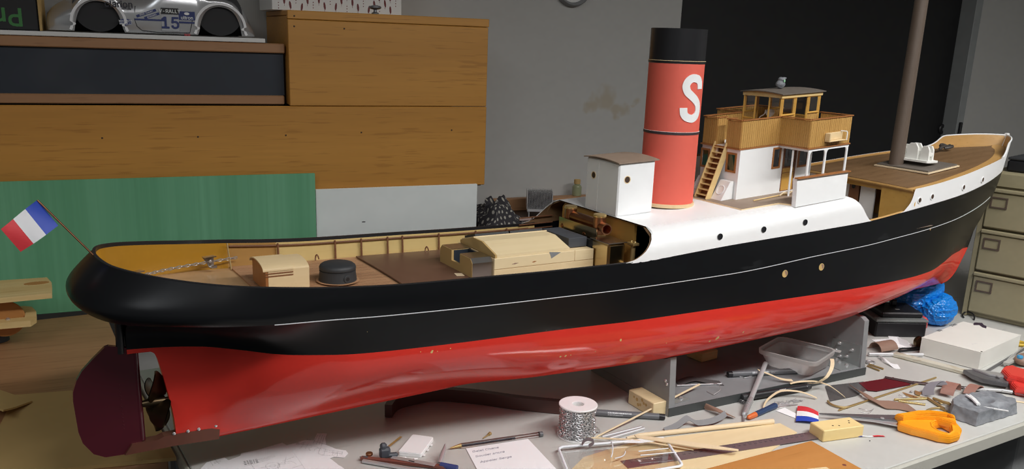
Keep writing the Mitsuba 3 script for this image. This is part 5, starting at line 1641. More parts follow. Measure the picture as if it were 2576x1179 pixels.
def scribble(o, ex, ey, words, hgt, seed=1):
    """handwriting as pen strokes: a wavy line per word with loops"""
    r = random.Random(seed)
    out, x = [], 0.0
    for w in words:
        pts = []
        for i in range(int(w * 14)):
            t = i / 14
            pts.append((x + t * hgt * 1.1 + .25 * hgt * math.sin(i * 1.9), hgt * (.32 + .30 * math.sin(i * 1.9 + 1.2) + (.45 if r.random() < .12 else 0))))
        x += w * hgt * 1.1 + hgt * .9
        out.append([np.array(o) + np.array(ex) * a + np.array(ey) * b for a, b in pts])
    return out


def cir(c, r, ex, ey, n=22, a0=0, a1=6.2832):
    return [np.array(c) + np.array(ex) * r * math.cos(a) + np.array(ey) * r * math.sin(a) for a in np.linspace(a0, a1, n)]


dxy = lambda a, b: (np.array(b) - np.array(a)) / np.linalg.norm(np.array(b) - np.array(a))
A = [(0.2056, 0.0377), (0.2171, 0.0537), (0.2430, 0.0576), (0.2461, 0.0463), (0.2641, 0.0529), (0.2678, 0.0611), (0.2916, 0.0610), (0.3306, 0.0686), (0.3342, 0.0578), (0.3503, 0.0590), (0.3585, 0.0400), (0.3719, 0.0246), (0.3812, -0.0299), (0.3836, -0.0501), (0.3840, -0.1098), (0.1850, -0.0525)]
ex = dxy((0.2752, 0.0155), (0.3438, 0.0123))
ey = np.array([-ex[1], ex[0]])
L1 = [[(0.2611, 0.0266), (0.3085, 0.0325)], [(0.2612, 0.0224), (0.3085, 0.0283)], [(0.2610, 0.0171), (0.2999, 0.0226)], [(0.2714, 0.0228), (0.2721, 0.0036)], [(0.3138, 0.0102), (0.3328, 0.0149)], [(0.3141, -0.0009), (0.3225, 0.0200)], [(0.3070, 0.0067), (0.3053, -0.0074)],
      cir((0.2976, 0.0017), .010, ex, ey), cir((0.2976, 0.0017), .004, ex, ey), cir((0.3157, -0.0072), .013, ex, ey, a1=3.4), [(0.2805, 0.0034), (0.3222, -0.0008)], [(0.3469, 0.0223), (0.3788, -0.0437)], [(0.3403, 0.0400), (0.3703, -0.0341)],
      [(0.2292, 0.0588), (0.2318, 0.0397)], cir((0.2283, 0.0468), .0022, ex, ey), cir((0.2337, 0.0483), .0018, ex, ey), [(0.2223, 0.0525), (0.2227, 0.0387)], [(0.3202, -0.0175), (0.3546, -0.0098)], [(0.3338, 0.0144), (0.3513, 0.0172)]]
for i in range(5):
    a, b = np.array((0.2636, 0.0322)), np.array((0.3013, 0.0360))
    L1 += scribble(a + ey * (-.0028 * i), ex, ey, (1.6, 1.1, 2.0, .8, 1.7), .0017, i)
paper('plan_sheet', 'large white ship plan sheet with printed drawings at the front left of the bench', A, .0004, L1)
B = [(0.3758, 0.0557), (0.3876, 0.0765), (0.4013, 0.0698), (0.3927, 0.0536), (0.3872, 0.0319), (0.3956, 0.0130), (0.4070, 0.0015), (0.4070, -0.0087), (0.3970, -0.0195), (0.3844, -0.0104), (0.3731, -0.0134), (0.3842, -0.0450), (0.3904, -0.1005), (0.3356, -0.0858), (0.3358, 0.0349), (0.3538, 0.0603), (0.3629, 0.0620)]
ex2 = dxy((0.3605, 0.0084), (0.4009, 0.0016))
ey2 = np.array([-ex2[1], ex2[0]])
L2 = [[(0.3869, 0.0705), (0.3714, 0.0457)], [(0.3907, 0.0702), (0.3748, 0.0410)], [(0.3925, 0.0662), (0.3777, 0.0366)], [(0.3943, 0.0622), (0.3786, 0.0302)], [(0.3624, 0.0562), (0.3532, 0.0426), (0.3477, 0.0364)], [(0.3650, 0.0488), (0.3550, 0.0328)], cir((0.3661, 0.0274), .007, ex2, ey2, a1=4.0), cir((0.3706, 0.0208), .005, ex2, ey2, a1=3.2),
      [(0.3759, 0.0256), (0.3824, 0.0194), (0.3726, 0.0011), (0.3669, 0.0096), (0.3759, 0.0256)], [(0.3784, 0.0185), (0.4010, -0.0014)], [(0.3757, 0.0140), (0.3972, -0.0053)], [(0.3695, 0.0026), (0.3983, -0.0158)], [(0.3902, 0.0098), (0.3840, -0.0045)], [(0.3956, 0.0042), (0.3894, -0.0100)], cir((0.3967, -0.0050), .0022, ex2, ey2), cir((0.3898, -0.0002), .0028, ex2, ey2),
      [(0.4015, -0.0001), (0.3965, -0.0107)], [(0.3663, 0.0649), (0.3878, 0.0317)], [(0.3486, 0.0553), (0.3678, 0.0384)], cir((0.3503, 0.0530), .0025, ex2, ey2), cir((0.3564, 0.0530), .0025, ex2, ey2)]
paper('plan_cutout', 'white plan cut out along the shape of a ship fitting beside the large plan sheet', B, .0008, L2)

# drawing compass with a leather-brown arm, clip and brass strip
k = thing('drawing_compass', 'brown and steel drawing compass lying at the front edge right of the plans', 'compass')
add(k + '__leg', rbox(.0, .0, .0, 0) if False else slab((0.4161, -0.0373), (0.5276, -0.1280), .0075, .0045, .002), 'm_leather_red')
bsdf('m_leather_red', (.17, .055, .04), .35)
add(k + '__leg', slab((0.4155, -0.0453), (0.4959, -0.1283), .006, .004, .0015), 'm_steel')
add(k + '__needle', lying((0.4150, -0.0353), (0.4239, -0.0440), .0005, .005, 8, .0018), 'm_steel_dark')
add(k + '__wheel', mv(lathe([(0, 0), (.0048, 0), (.0052, .001), (.0052, .0028), (.0046, .0036), (0, .0036)], 24), (*(0.4288, -0.0379), TT + .0065)), 'm_copper', 40)
add(k + '__plate', slab((0.4550, -0.0592), (0.5016, -0.1097), .009, .001, .0066), 'm_steel')
add(k + '__slot', slab((0.4723, -0.0816), (0.4780, -0.0886), .0022, .0003, .0077), 'm_black')
cz_ = (0.4481, -0.0502)
add(k + '__clip', mv(rot(cat([rbox(.016, .012, .016, .003, (0, 0, .010)), rbox(.010, .010, .010, .003, (-.002, 0, .020)), rbox(.018, .008, .006, .002, (.010, -.002, .006))]), -.25), (*cz_, TT + .002)), 'm_navy_grey', 30)
bsdf('m_navy_grey', (.045, .052, .065), .4)
chk = (0.5114, -0.1037)
add(k + '__chuck', tube([T3(chk, .004), T3((0.5210, -0.0917), .010), T3((0.5298, -0.0818), .016), T3((0.5325, -0.0789), .020)], [.0040, .0042, .0024, .0012], 12), 'm_steel', 40)
add(k + '__blue_grip', lying((0.5093, -0.1108), (0.5265, -0.1302), .0045, .001), 'm_ink_blue', 40)
at('brass_strip', 'thin brass strip leaning behind the compass clip', 'strip', slab((0.4678, -0.0193), (0.4968, 0.0030), .0042, .0008, .004), 'm_brass')
k = thing('white_cover', 'small white plastic cover with side lugs lying left of the ballpoint pen', 'plastic cover')
W4 = [(0.5144, -0.0009), (0.5395, -0.0240), (0.4987, -0.0680), (0.4708, -0.0457)]
Wp = Polygon(W4).buffer(-.003).buffer(.003)
add(k + '__shell', prism(Wp, TT + .0004, TT + .0058), 'm_white')
add(k + '__top', prism(Wp.buffer(-.0008), TT + .0058, TT + .0066), 'm_white')
for a, b in ((.25, 0), (.55, 0), (.85, 0)):
    p_ = np.array((0.5371, -0.0306)) * (1 - a) + np.array((0.4971, -0.0743)) * a
    add(k + '__lug', rbox(.004, .003, .002, .0005, (*p_, TT + .0030), .9), 'm_white')
for a in (.25, .75):
    p_ = np.array((0.4683, -0.0545)) * (1 - a) + np.array((0.4955, -0.0749)) * a
    add(k + '__lug', rbox(.006, .004, .0015, .0005, (*p_, TT + .0016), -.1), 'm_white')
# clear ballpoint pen
k = thing('ballpoint_pen', 'clear plastic ballpoint pen with a brass tip above the handwritten note', 'pen')
pa, pb = np.array((0.5449, -0.0630)), np.array((0.6994, -0.0845))
pd = pb - pa
add(k + '__barrel', lying(pa + pd * .13, pa + pd * .985, .0041, 0, 6), 'm_pen_clear')
scene['m_pen_clear'] = {'type': 'dielectric', 'int_ior': 1.25}
add(k + '__tip', lying(pa + pd * .02, pa + pd * .135, .0009, .0022, 14, .0031), 'm_brass', 40)
add(k + '__ball', lying(pa, pa + pd * .03, .0004, .0026, 8, .0009), 'm_steel')
add(k + '__ink_tube', rod(T3(pa + pd * .12, .0041), T3(pa + pd * .70, .0041), .0014, 8), 'm_ink')
add(k + '__end_plug', lying(pa + pd * .965, pb, .0043, 0, 14), 'm_pen_grey', 40)
# small screw
k = thing('small_screw', 'small brass screw lying behind the ballpoint pen', 'screw')
add(k + '__shank', lying((0.6106, -0.0524), (0.6252, -0.0452), .0009, .0006, 10, .0013), 'm_brass_dull', 40)
add(k + '__head', rod(T3((0.6239, -0.0462), .0024), T3((0.6282, -0.0435), .0024), .0024, 14, .0030), 'm_brass_dull', 40)
# handwritten note
NP = [(0.5710, -0.0713), (0.6731, -0.0844), (0.6599, -0.1783), (0.6503, -0.2424), (0.5353, -0.2159)]
exn = dxy((0.5739, -0.0890), (0.6392, -0.0956))
eyn = np.array([-exn[1], exn[0]])
k = paper('note_card', 'white note card with three handwritten lines below the ballpoint pen', NP, .0004, (), None, t=.0010)


def script(words, px, hgt, slant=.35):
    m = text(words, hgt, .00012, False, False)
    m.vertices[:, 0] += m.vertices[:, 1] * slant
    return frame(m, (px[0], px[1], TT + .00146), (exn[0], exn[1], 0), (eyn[0], eyn[1], 0))


for w, q in (('Galet Chene', (0.5728, -0.0885)), ('Souder ancre', (0.5698, -0.1044)), ('Appeler Serge', (0.5678, -0.1232))):
    add(k + '__handwriting', script(w, q, .0055), 'm_ink_line')
bsdf('m_ink_line', (.16, .16, .22), .8)

# chain spool
k = thing('chain_spool', 'white plastic spool wound with silver chain at the middle of the bench', 'spool')
so = np.array((0.7508, -0.1046))
R1 = .0305
add(k + '__lower_flange', lathe([(.009, 0), (R1, 0), (R1, .0022), (.009, .0022)], 48, (*so, TT + .0003)), 'm_spool')
bsdf('m_spool', (.78, .78, .78), .4)
add(k + '__core', lathe([(.0100, .002), (.0235, .002), (.0235, .052), (.0100, .052)], 40, (*so, TT + .0003)), 'm_steel', 30)
add(k + '__upper_flange', lathe([(.0090, .052), (.0090, .0510), (R1 - .0008, .0510), (R1, .0518), (R1, .0532), (R1 - .0008, .0540), (.0105, .0540), (.0090, .0530), (.0088, .030)], 56, (*so, TT + .0003)), 'm_spool', 40)
add(k + '__bore', lathe([(.0090, .0), (.0089, .0500)], 30, (*so, TT + .0003)), 'm_white_matt', 40)
links = []
for layer in range(13):
    zc_ = .0052 + layer * .00355
    rr0 = .0262 + .0012 * math.sin(layer * 1.3) + (.0018 if layer < 4 else 0)
    for i in range(36):
        a = 2 * math.pi * (i + .5 * (layer % 2)) / 36
        a += .03 * math.sin(layer * 2.1)
        tn = np.array([-math.sin(a), math.cos(a), .12 * math.sin(i)])
        rd = np.array([math.cos(a), math.sin(a), 0])
        wv = (np.array([0, 0, 1.0]) * .8 + rd * .6) if i % 2 else (rd * .6 - np.array([0, 0, 1.0]) * .8)
        c = np.array([*so, TT + zc_]) + rd * (rr0 + rng.uniform(-.0006, .0006)) + [0, 0, rng.uniform(-.0008, .0008)]
        links.append(tube([c + tn * .0034 * math.cos(t) + wv * .0021 * math.sin(t) for t in np.linspace(0, 2 * math.pi, 8, endpoint=False)], .00085, 5, True))
add(k + '__chain', cat(links), 'm_chrome', 60, kind='stuff')
tl = smoothline([(*(so + [.028, -.006]), TT + .012), (*(so + [.034, -.010]), TT + .007), (*(so + [.037, -.010]), TT + .003), (*(so + [.036, -.006]), TT + .002)], 14)
add(k + '__chain_end', cat([tube([c_ + np.array([.0016 * math.cos(t), .0008 * math.sin(t) * (i % 2), .0028 * math.sin(t)]) for t in np.linspace(0, 6.28, 8, endpoint=False)], .0006, 5, True) for i, c_ in enumerate(tl[::2])]), 'm_chrome', 60, kind='stuff')

# pens


def marker(name, label, a, b, r, body, cap, h=0.0, bands=(), words=None, hb=None):
    k = thing(name, label, 'pen')
    a3, b3 = T3(a, r + h), T3(b, r + (h if hb is None else hb))
    d = b3 - a3
    add(k + '__barrel', tube([a3 + d * .06, a3 + d * .3, a3 + d * .94], [r, r, r * .96], 16), body, 40)
    add(k + '__end', tube([a3, a3 + d * .005, a3 + d * .06], [r * .72, r * .98, r], 16), cap, 40)
    add(k + '__end', tube([a3 + d * .94, a3 + d * .985, b3], [r * .96, r * .9, r * .8], 16), cap, 40)
    u = d / np.linalg.norm(d)
    to = EYE - (a3 + b3) / 2
    n_ = to - u * (to @ u)
    n_ /= np.linalg.norm(n_)
    w = np.cross(n_, u)
    for s, e, c, hh in bands:
        n0 = int((e - s) * 60)
        ms = []
        r2 = random.Random(3)
        x = s
        while x < e:
            g = r2.uniform(.004, .012)
            ms.append(prism(sbox(x, -hh, min(x + g, e), hh), 0, .0003))
            x += g + r2.uniform(.002, .006)
        m = cat(ms)
        L = np.linalg.norm(d)
        m.vertices[:, 0] *= L
        ang = (m.vertices[:, 1] + c) / r
        rad = r * 1.005 + m.vertices[:, 2]
        m.vertices = a3 + m.vertices[:, :1] * u + rad[:, None] * (np.cos(ang)[:, None] * n_ + np.sin(ang)[:, None] * w)
        add(k + '__barcode', m, 'm_print', kind='stuff')
    for txt, s, c, hh in words or ():
        m = text(txt, hh, .0003, True, False)
        L = np.linalg.norm(d)
        ang = (m.vertices[:, 1] + c) / r
        rad = r * 1.005 + m.vertices[:, 2]
        m.vertices = a3 + (m.vertices[:, :1] + s * L) * u + rad[:, None] * (np.cos(ang)[:, None] * n_ + np.sin(ang)[:, None] * w)
        add(k + '__printing', m, 'm_print')
    return k


bsdf('m_print', (.62, .64, .66), .6)
marker('grey_fineliner', 'grey fineliner pen half hidden behind the chain spool', (0.7828, -0.0281), (0.9171, -0.1210), .0056, 'm_pen_grey', 'm_black', 0, [(.42, .66, .0010, .0012)], [('STAEDTLER pigment liner', .42, -.0032, .0015)])
marker('grey_fineliner', 'grey fineliner pen lying on the cradle base under the knife handle', (1.1235, -0.0487), (1.2661, -0.0940), .0056, 'm_pen_grey', 'm_black', BT_, [(.32, .54, .0006, .0018)], [('pigment liner 0.5', .57, .0010, .0012), ('pigment liner', .57, -.0012, .0010)])
marker('black_marker', 'black marker pen with white printing leaning on the cradle edge', (1.0889, -0.1220), (1.2443, -0.1373), .0062, 'm_black', 'm_rubber', .003, (), [('permanent marker', .52, .0022, .0013), ('waterproof ink black', .52, .0000, .0013), ('for smooth surfaces', .52, -.0022, .0013), ('1', .92, .0, .002)])

# wooden block beside the cradle
k = thing('bored_block', 'pale wooden block with shallow bored holes beside the cradle upright', 'wood block')
bt4 = [(0.9042, -0.0321), (0.9274, -0.0391), (0.9373, -0.1038), (0.9035, -0.1117)]
c4 = np.mean(bt4, axis=0)
bd = dxy((0.9042, -0.0321), (0.9035, -0.1117))
ba = math.atan2(bd[1], bd[0])
add(k + '__block', rbox(.068, .028, .0255, .0010, (c4[0], c4[1], TT + .0130), ba), 'm_ply_pale')
nb = np.array([bd[1], -bd[0], 0])
nb = nb if nb @ (EYE - [*c4, TT]) > 0 else -nb
for s, h, r in ((-.010, .0165, .0032), (-.006, .0085, .0030), (.000, .0105, .0026), (.009, .0165, .0026), (.015, .0160, .0026), (.004, .0205, .0030), (-.018, .0180, .0022)):
    add(k + '__bored_hole', _point(lathe([(r, .0004), (r * .8, .0001), (0, .0002)], 14), np.array([c4[0], c4[1], TT + h]) + np.array([bd[0], bd[1], 0]) * s + nb * .0140, nb), 'm_card')
# sticks, rods, strips
at('thin_stick', 'thin square pine stick propped from the spool onto the cradle base', 'stick', rod(T3((0.7730, -0.1266), .0015), T3((1.0301, -0.0764), .0275), .0014, 6, .0019), 'm_stick')
rg = 'two aluminium tubes beside the spool'
at('alu_tube', 'rear one of the two short aluminium tubes right of the spool', 'tube', lying((0.7807, -0.1320), (0.8602, -0.1296), .0024, 0, 16), 'm_alu', 40, rg)
at('alu_tube', 'front one of the two short aluminium tubes right of the spool', 'tube', lying((0.7867, -0.1428), (0.8605, -0.1365), .0028, 0, 16), 'm_alu', 40, rg)
at('wooden_dowel', 'long round wooden dowel with a sharpened left end lying along the plywood sheet', 'dowel', tube([T3((0.8126, -0.1539), .0030), T3((0.8366, -0.1576), .0042), T3((1.0718, -0.2131), .0048)], [.0022, .0040, .0046], 14), 'm_stick', 40)
at('plywood_sheet', 'thin pale plywood sheet lying between the dowel and the steel ruler', 'plywood', sheet([(0.6682, -0.2056), (0.7153, -0.1759), (0.8219, -0.1662), (1.0829, -0.2184), (1.0812, -0.2568), (0.9653, -0.2957), (0.7782, -0.3124)], .0004, .0012), 'm_ply_pale')
k = thing('steel_ruler', 'dark steel ruler with a hanging hole at its rounded right end', 'ruler')
ra_, rb_ = np.array((0.7548, -0.2237)), np.array((1.0998, -0.2790))
rd_ = dxy(ra_, rb_)
rn_ = np.array([-rd_[1], rd_[0]])
rp_ = LineString([ra_, rb_]).buffer(.0118, cap_style=1).intersection(Polygon([ra_ - rn_ * .02, rb_ + rd_ * .03 - rn_ * .02, rb_ + rd_ * .03 + rn_ * .02, ra_ + rn_ * .02]))
rp_ = rp_.difference(Point(*(rb_ - rd_ * .002)).buffer(.0028))
bsdf('m_ruler', (.20, .15, .16), .35, .4)
add(k + '__blade', prism(rp_, TT + .0019, TT + .0028), 'm_ruler')
tk = []
Lr = np.linalg.norm(rb_ - ra_)
for i in range(int(Lr / .001) - 14):
    l = .0060 if i % 10 == 0 else (.0045 if i % 5 == 0 else .0028)
    c = ra_ + rd_ * (.004 + i * .001) + rn_ * (.0116 - l / 2)
    tk.append(rbox(.00018, l, .0001, 0, (*c, TT + .00286), math.atan2(rd_[1], rd_[0])))
add(k + '__graduation', cat(tk), 'm_ink', kind='stuff')
nm_ = []
for i in range(1, int(Lr / .01) - 1):
    m = text(str(i), .0030, .0001, True)
    c = ra_ + rd_ * (.004 + i * .01) + rn_ * .0030
    nm_.append(frame(m, (*c, TT + .0028), (rd_[0], rd_[1], 0), (rn_[0], rn_[1], 0)))
add(k + '__numerals', cat(nm_), 'm_ink', kind='stuff')
at('wood_strip', 'narrow pale wood strip crossing the clear tray from the spool', 'strip', ribbon([T3((0.7373, -0.1156), .004), T3((0.8131, -0.1775), .0095), T3((0.8774, -0.2348), .0045)], np.array([rn_[0], rn_[1], 0]) * .0045, .0011), 'm_stick')
at('wood_strip', 'wider pale wood strip with a pointed end lying across the steel ruler', 'strip', prism([(0.8193, -0.1634), (0.8166, -0.1730), (0.8745, -0.2363), (0.9287, -0.2792), (0.9325, -0.2752), (0.8771, -0.2150)], TT + .0105, TT + .0118), 'm_stick')
# clear blister tray
k = thing('clear_tray', 'clear plastic blister tray with a white rim at the front of the bench', 'tray')
tr = [(0.6920, -0.1411), (0.8607, -0.1879), (0.8247, -0.2727), (0.6480, -0.2451)]
TP = Polygon(tr).buffer(-.010).buffer(.010)
ring = np.array(TP.exterior.coords)[:-1]
add(k + '__rim', tube([T3(p_, .0075) for p_ in ring], .0022, 8, True), 'm_rim', 60)
bsdf('m_rim', (.72, .74, .78), .3)
inner = TP.buffer(-.004)
n_ = 64
rs_ = lambda P, h: np.array([T3(P.exterior.interpolate(i / n_, True).coords[0], h) for i in range(n_ + 1)])
add(k + '__walls', grid(np.stack([rs_(TP.buffer(-.002), .0075), rs_(TP.buffer(-.006), .0020)], 0)), 'm_clear')
add(k + '__floor', prism(TP.buffer(-.006), TT + .0034, TT + .0036), 'm_clear')
cA, cB = np.array((0.7747, -0.1725)), np.array((0.8556, -0.2121))
for c, w, l, h in ((np.array((0.7341, -0.1822)), .05, .035, .0075), (np.array((0.8062, -0.2058)), .07, .040, .0085)):
    add(k + '__bubble', _point(lathe([(w * .50, 0), (w * .48, .004), (w * .40, .0055), (0, .0058)], 28).apply_scale([1, .62, 1]), (*c, TT + .0038), (0, 0, 1)), 'm_clear', 30)
for i, pl_ in enumerate(([(0.7749, -0.1650), (0.7559, -0.1929), (0.7421, -0.2076)], [(0.7733, -0.2014), (0.7557, -0.2129), (0.7446, -0.2131)], [(0.7913, -0.2103), (0.8393, -0.2221)], [(0.7858, -0.2220), (0.8416, -0.2379)])):
    add(k + '__crease', tube(smoothline([T3(p_, .0100) for p_ in pl_], 12), .0009, 6), 'm_rim', 60)
add(k + '__tape', prism([(0.7897, -0.1767), (0.8078, -0.1732), (0.8583, -0.1867), (0.8542, -0.1973), (0.8111, -0.1887)], TT + .0098, TT + .0103), 'm_white')
at('metal_shred', 'small crumpled dark metal shred on the left of the clear tray', 'scrap', ribbon(smoothline([T3((0.7247, -0.1570), .012), T3((0.7367, -0.1524), .016), T3((0.7469, -0.1559), .013), T3((0.7325, -0.1638), .011)], 14), (.003, .006, .002), .0005), 'm_steel_dark')
# brown board corner
k = thing('orange_brown_board', 'orange-brown veneered board at the front edge of the bench', 'board')
ob = [(1.0586, -0.3046), (0.8416, -0.3021), (0.7739, -0.3159), (0.8078, -0.4338), (1.0286, -0.4553), (1.0512, -0.4056)]
add(k + '__board', prism(ob, TT + .0030, TT + .0120), 'm_orange_board')
add(k + '__inlay', prism([(0.9769, -0.3689), (1.0078, -0.3772), (1.0071, -0.3865), (0.9719, -0.3881)], TT + .0120, TT + .0123), 'm_ply')
add(k + '__knot', mv(lathe([(.0030, .0), (.0028, .0003), (0, .0003)], 14), (*(1.0379, -0.3851), TT + .0120)), 'm_leather_red')
add(k + '__batten', prism([tuple(np.array(a) + b) for a, b in (((0.9443, -0.3000), (0, 0)), ((1.0665, -0.3454), (0, 0)), ((1.0528, -0.3792), (0, 0)), ((0.9428, -0.3415), (0, 0)))], TT + .0004, TT + .0029), 'm_ply')
# pine block
k = thing('pine_block', 'yellow pine block with a few dark nail holes left of the orange scissors', 'wood block')
t4_ = [(1.1006, -0.2687), (1.1736, -0.2849), (1.1687, -0.3100), (1.0914, -0.2976)]
c4 = np.mean(t4_, axis=0)
bd = dxy((1.0959, -0.2833), (1.1714, -0.2977))
bsdf('m_pine_yellow', grain('x', (.70, .52, .22), (.78, .61, .30), (.60, .40, .14), 70, .03, 60, .2), .55)
add(k + '__block', rbox(.0790, .0350, .0198, .0012, (c4[0], c4[1], TT + .0102), math.atan2(bd[1], bd[0])), 'm_pine_yellow')
for q in ((1.1211, -0.2921), (1.1306, -0.2967), (1.1606, -0.2908), (1.1547, -0.2964)):
    add(k + '__nail_hole', mv(lathe([(.0016, 0), (.0014, .0002), (0, .0002)], 10), (*q, TT + .0201)), 'm_dark_wood')
# scissors
Z2 = lambda a, b: None


def puff(poly, z0, z1, r):
    poly = poly if hasattr(poly, 'buffer') else Polygon(poly)
    return cat([prism(poly.buffer(-r * (1 - math.sin(t))), z0 + r * (1 - math.cos(t)), z1 - r * (1 - math.cos(t))) for t in (.0, .35, .7, 1.05, math.pi / 2)])


k = thing('scissors', 'orange handled steel scissors lying near the front right of the bench', 'scissors')
lo = Polygon([(1.2472, -0.3189), (1.2647, -0.3203), (1.2840, -0.3297), (1.3078, -0.3411), (1.3285, -0.3511), (1.3355, -0.3667), (1.3204, -0.3867), (1.2971, -0.3985), (1.2735, -0.3984), (1.2604, -0.3856), (1.2542, -0.3679), (1.2436, -0.3478), (1.2386, -0.3268)]).buffer(.003).buffer(-.003)
loh = Polygon([(1.2914, -0.3540), (1.3025, -0.3507), (1.3166, -0.3541), (1.3130, -0.3696), (1.2946, -0.3842), (1.2798, -0.3885), (1.2761, -0.3769), (1.2804, -0.3639)]).buffer(.002).buffer(-.002)
up_ = Polygon([(1.2556, -0.3073), (1.2732, -0.3104), (1.3036, -0.3141), (1.3259, -0.3248), (1.3426, -0.3401), (1.3444, -0.3571), (1.3195, -0.3766), (1.3133, -0.3701), (1.3061, -0.3475), (1.2827, -0.3292), (1.2543, -0.3243)]).buffer(.003).buffer(-.003)
uph = Polygon([(1.2848, -0.3231), (1.3167, -0.3313), (1.3364, -0.3479), (1.3299, -0.3625), (1.3121, -0.3434)]).buffer(.0008)
add(k + '__handle', puff(lo.difference(loh), TT + .0006, TT + .0155, .0050), 'm_orange', 50)
add(k + '__handle', puff(up_.difference(uph), TT + .0075, TT + .0225, .0050), 'm_orange', 50)
add(k + '__handle__grip_lip', tube([T3(p_, .0150) for p_ in np.array(loh.buffer(.0035).exterior.coords)[:-1]], .0018, 8, True), 'm_orange', 60)
add(k + '__blade', prism([(1.1592, -0.2327), (1.2419, -0.2796), (1.2797, -0.2996), (1.2768, -0.3125), (1.2594, -0.3147), (1.2195, -0.2813)], TT + .0090, TT + .0110), 'm_steel_dark')
add(k + '__blade', prism([(1.1618, -0.2321), (1.2007, -0.2723), (1.2236, -0.2939), (1.2442, -0.3229), (1.2637, -0.3237), (1.2680, -0.3082), (1.2376, -0.2829)], TT + .0062, TT + .0084), 'm_steel')
add(k + '__pivot', mv(lathe([(0, .0), (.0034, 0), (.0034, .0008), (.0026, .0014), (0, .0014)], 20), (*(1.2398, -0.2956), TT + .0110)), 'm_steel', 40)
# tricolour ribbon
k = thing('tricolour_ribbon', 'tiny blue white and red ribbon lying in front of the pine block', 'ribbon')
ra2, rb2 = np.array((1.1494, -0.3064)), np.array((1.2019, -0.3303))
for i, m in enumerate(('m_blue', 'm_white', 'm_flag_red')):
    a, b = ra2 + (rb2 - ra2) * i / 3, ra2 + (rb2 - ra2) * (i + 1) / 3
    pth = [T3(a + (b - a) * t, .0006 + .0012 * math.sin((i + t) * 1.9) ** 2) for t in np.linspace(0, 1, 6)]
    add(k + '__band', ribbon(pth, (.0005, .0036, 0), .0004), m)
at('black_crumb', 'tiny black crumb in front of the tricolour ribbon', 'crumb', mv(rbox(.002, .0012, .001, .0002), (*(1.1661, -0.3308), TT + .0007)), 'm_black')

# ---------------------------------------------------------------- middle of the bench
k = thing('craft_knife', 'silver metal craft knife leaning across the pens', 'knife')
ka, kb_ = T3((1.0521, -0.1681), .0052), T3((1.1905, -0.0716), .0300)
kd = kb_ - ka
add(k + '__handle', tube([ka + kd * .30, ka + kd * .34, ka + kd * .94, kb_ + kd * .12], [.0046, .0046, .0048, .0044], 18), 'm_alu', 40)
add(k + '__chuck', tube([ka - kd * .02, ka + kd * .03, ka + kd * .16, ka + kd * .29], [.0044, .0050, .0044, .0052], 18), 'm_steel', 40)
for i in range(5):
    add(k + '__knurl', tube([ka + kd * (.09 + i * .04), ka + kd * (.11 + i * .04)], .0053, 18), 'm_steel', 40)
bd_ = np.array((1.0359, -0.1818)) - np.array((1.0521, -0.1681))
add(k + '__blade', prism([(1.0492, -0.1658), (1.0517, -0.1688), (1.0308, -0.1891), (1.0168, -0.1997)], TT + .0030, TT + .0036), 'm_chrome')
k = thing('blue_screwdriver', 'small dark blue screwdriver with an orange cap beside the craft knife', 'screwdriver')
sa, sb = np.array((1.0463, -0.1832)), np.array((1.1248, -0.1679))
sd_ = sb - sa
add(k + '__cap', tube([T3(sa - sd_ * .04, .0045), T3(sa, .0048), T3(sa + sd_ * .24, .0050)], [.0018, .0042, .0048], 14), 'm_orange_red', 40)
bsdf('m_orange_red', (.62, .14, .035), .4)
add(k + '__handle', tube([T3(sa + sd_ * .24, .0050), T3(sa + sd_ * .55, .0052), T3(sa + sd_ * .58, .0052), T3(sa + sd_ * .97, .0056), T3(sb, .0056)], [.0048, .0050, .0046, .0056, .0046], 14), 'm_navy', 40)
add(k + '__shaft', rod(T3(sb, .0056), T3((1.1718, -0.1751), .0020), .0014, 8, .0009), 'm_steel', 40)
k = thing('paper_flag', 'small paper tricolour flag with a red top stripe lying behind the pine block', 'flag')
fl_ = [np.array((1.1635, -0.1826)), np.array((1.1748, -0.2182)), np.array((1.1382, -0.2514)), np.array((1.1101, -0.2273))]
for i, m in enumerate(('m_flag_red', 'm_white', 'm_blue')):
    rows = []
    for v in np.linspace(i / 3, (i + 1) / 3, 4):
        rows.append([(*((fl_[0] * (1 - v) + fl_[3] * v) * (1 - u) + (fl_[1] * (1 - v) + fl_[2] * v) * u), TT + .0035 + .0035 * math.sin(u * 3.0) * (1 - .4 * v)) for u in np.linspace(0, 1, 10)])
    g = np.array(rows)
    add(k + '__stripe', cat([grid(g), grid((g - [0, 0, .0004])[::-1])]), m, True)
at('white_paper_strip', 'strip of white paper under the small paper flag', 'paper', sheet([(1.1169, -0.1772), (1.1415, -0.1740), (1.1394, -0.2064), (1.1239, -0.2170)], .0006, .0004), 'm_paper')
at('white_paper_strip', 'small white paper piece beside the black marker', 'paper', sheet([(1.1314, -0.1615), (1.1593, -0.1555), (1.1600, -0.1714), (1.1338, -0.1703)], .0005, .0003), 'm_paper')
at('brown_leather_leaf', 'leaf-shaped scrap of brown leather in front of the cradle', 'leather scrap', ribbon(smoothline([T3((1.0088, -0.1124), .004), T3((1.0097, -0.1332), .009), T3((1.0159, -0.1508), .008), T3((1.0275, -0.1671), .002)], 18), np.stack([np.linspace(.004, .0, 18), .034 * np.sin(np.linspace(.5, math.pi * .97, 18)) ** .8 + .002, np.linspace(.004, -.001, 18)], -1), .0012), 'm_leather', 40)
at('grey_metal_offcut', 'bent grey sheet-metal offcut in front of the leather scrap', 'metal scrap', ribbon(smoothline([T3((0.8887, -0.1552), .001), T3((0.9113, -0.1561), .005), T3((0.9384, -0.1521), .012), T3((0.9485, -0.1639), .006), T3((0.9757, -0.1702), .007), T3((1.0099, -0.1657), .012)], 26), (.002, .010, .005), .0008), 'm_paint_grey', 40)
VE = 'pale veneer strips around the black marker'
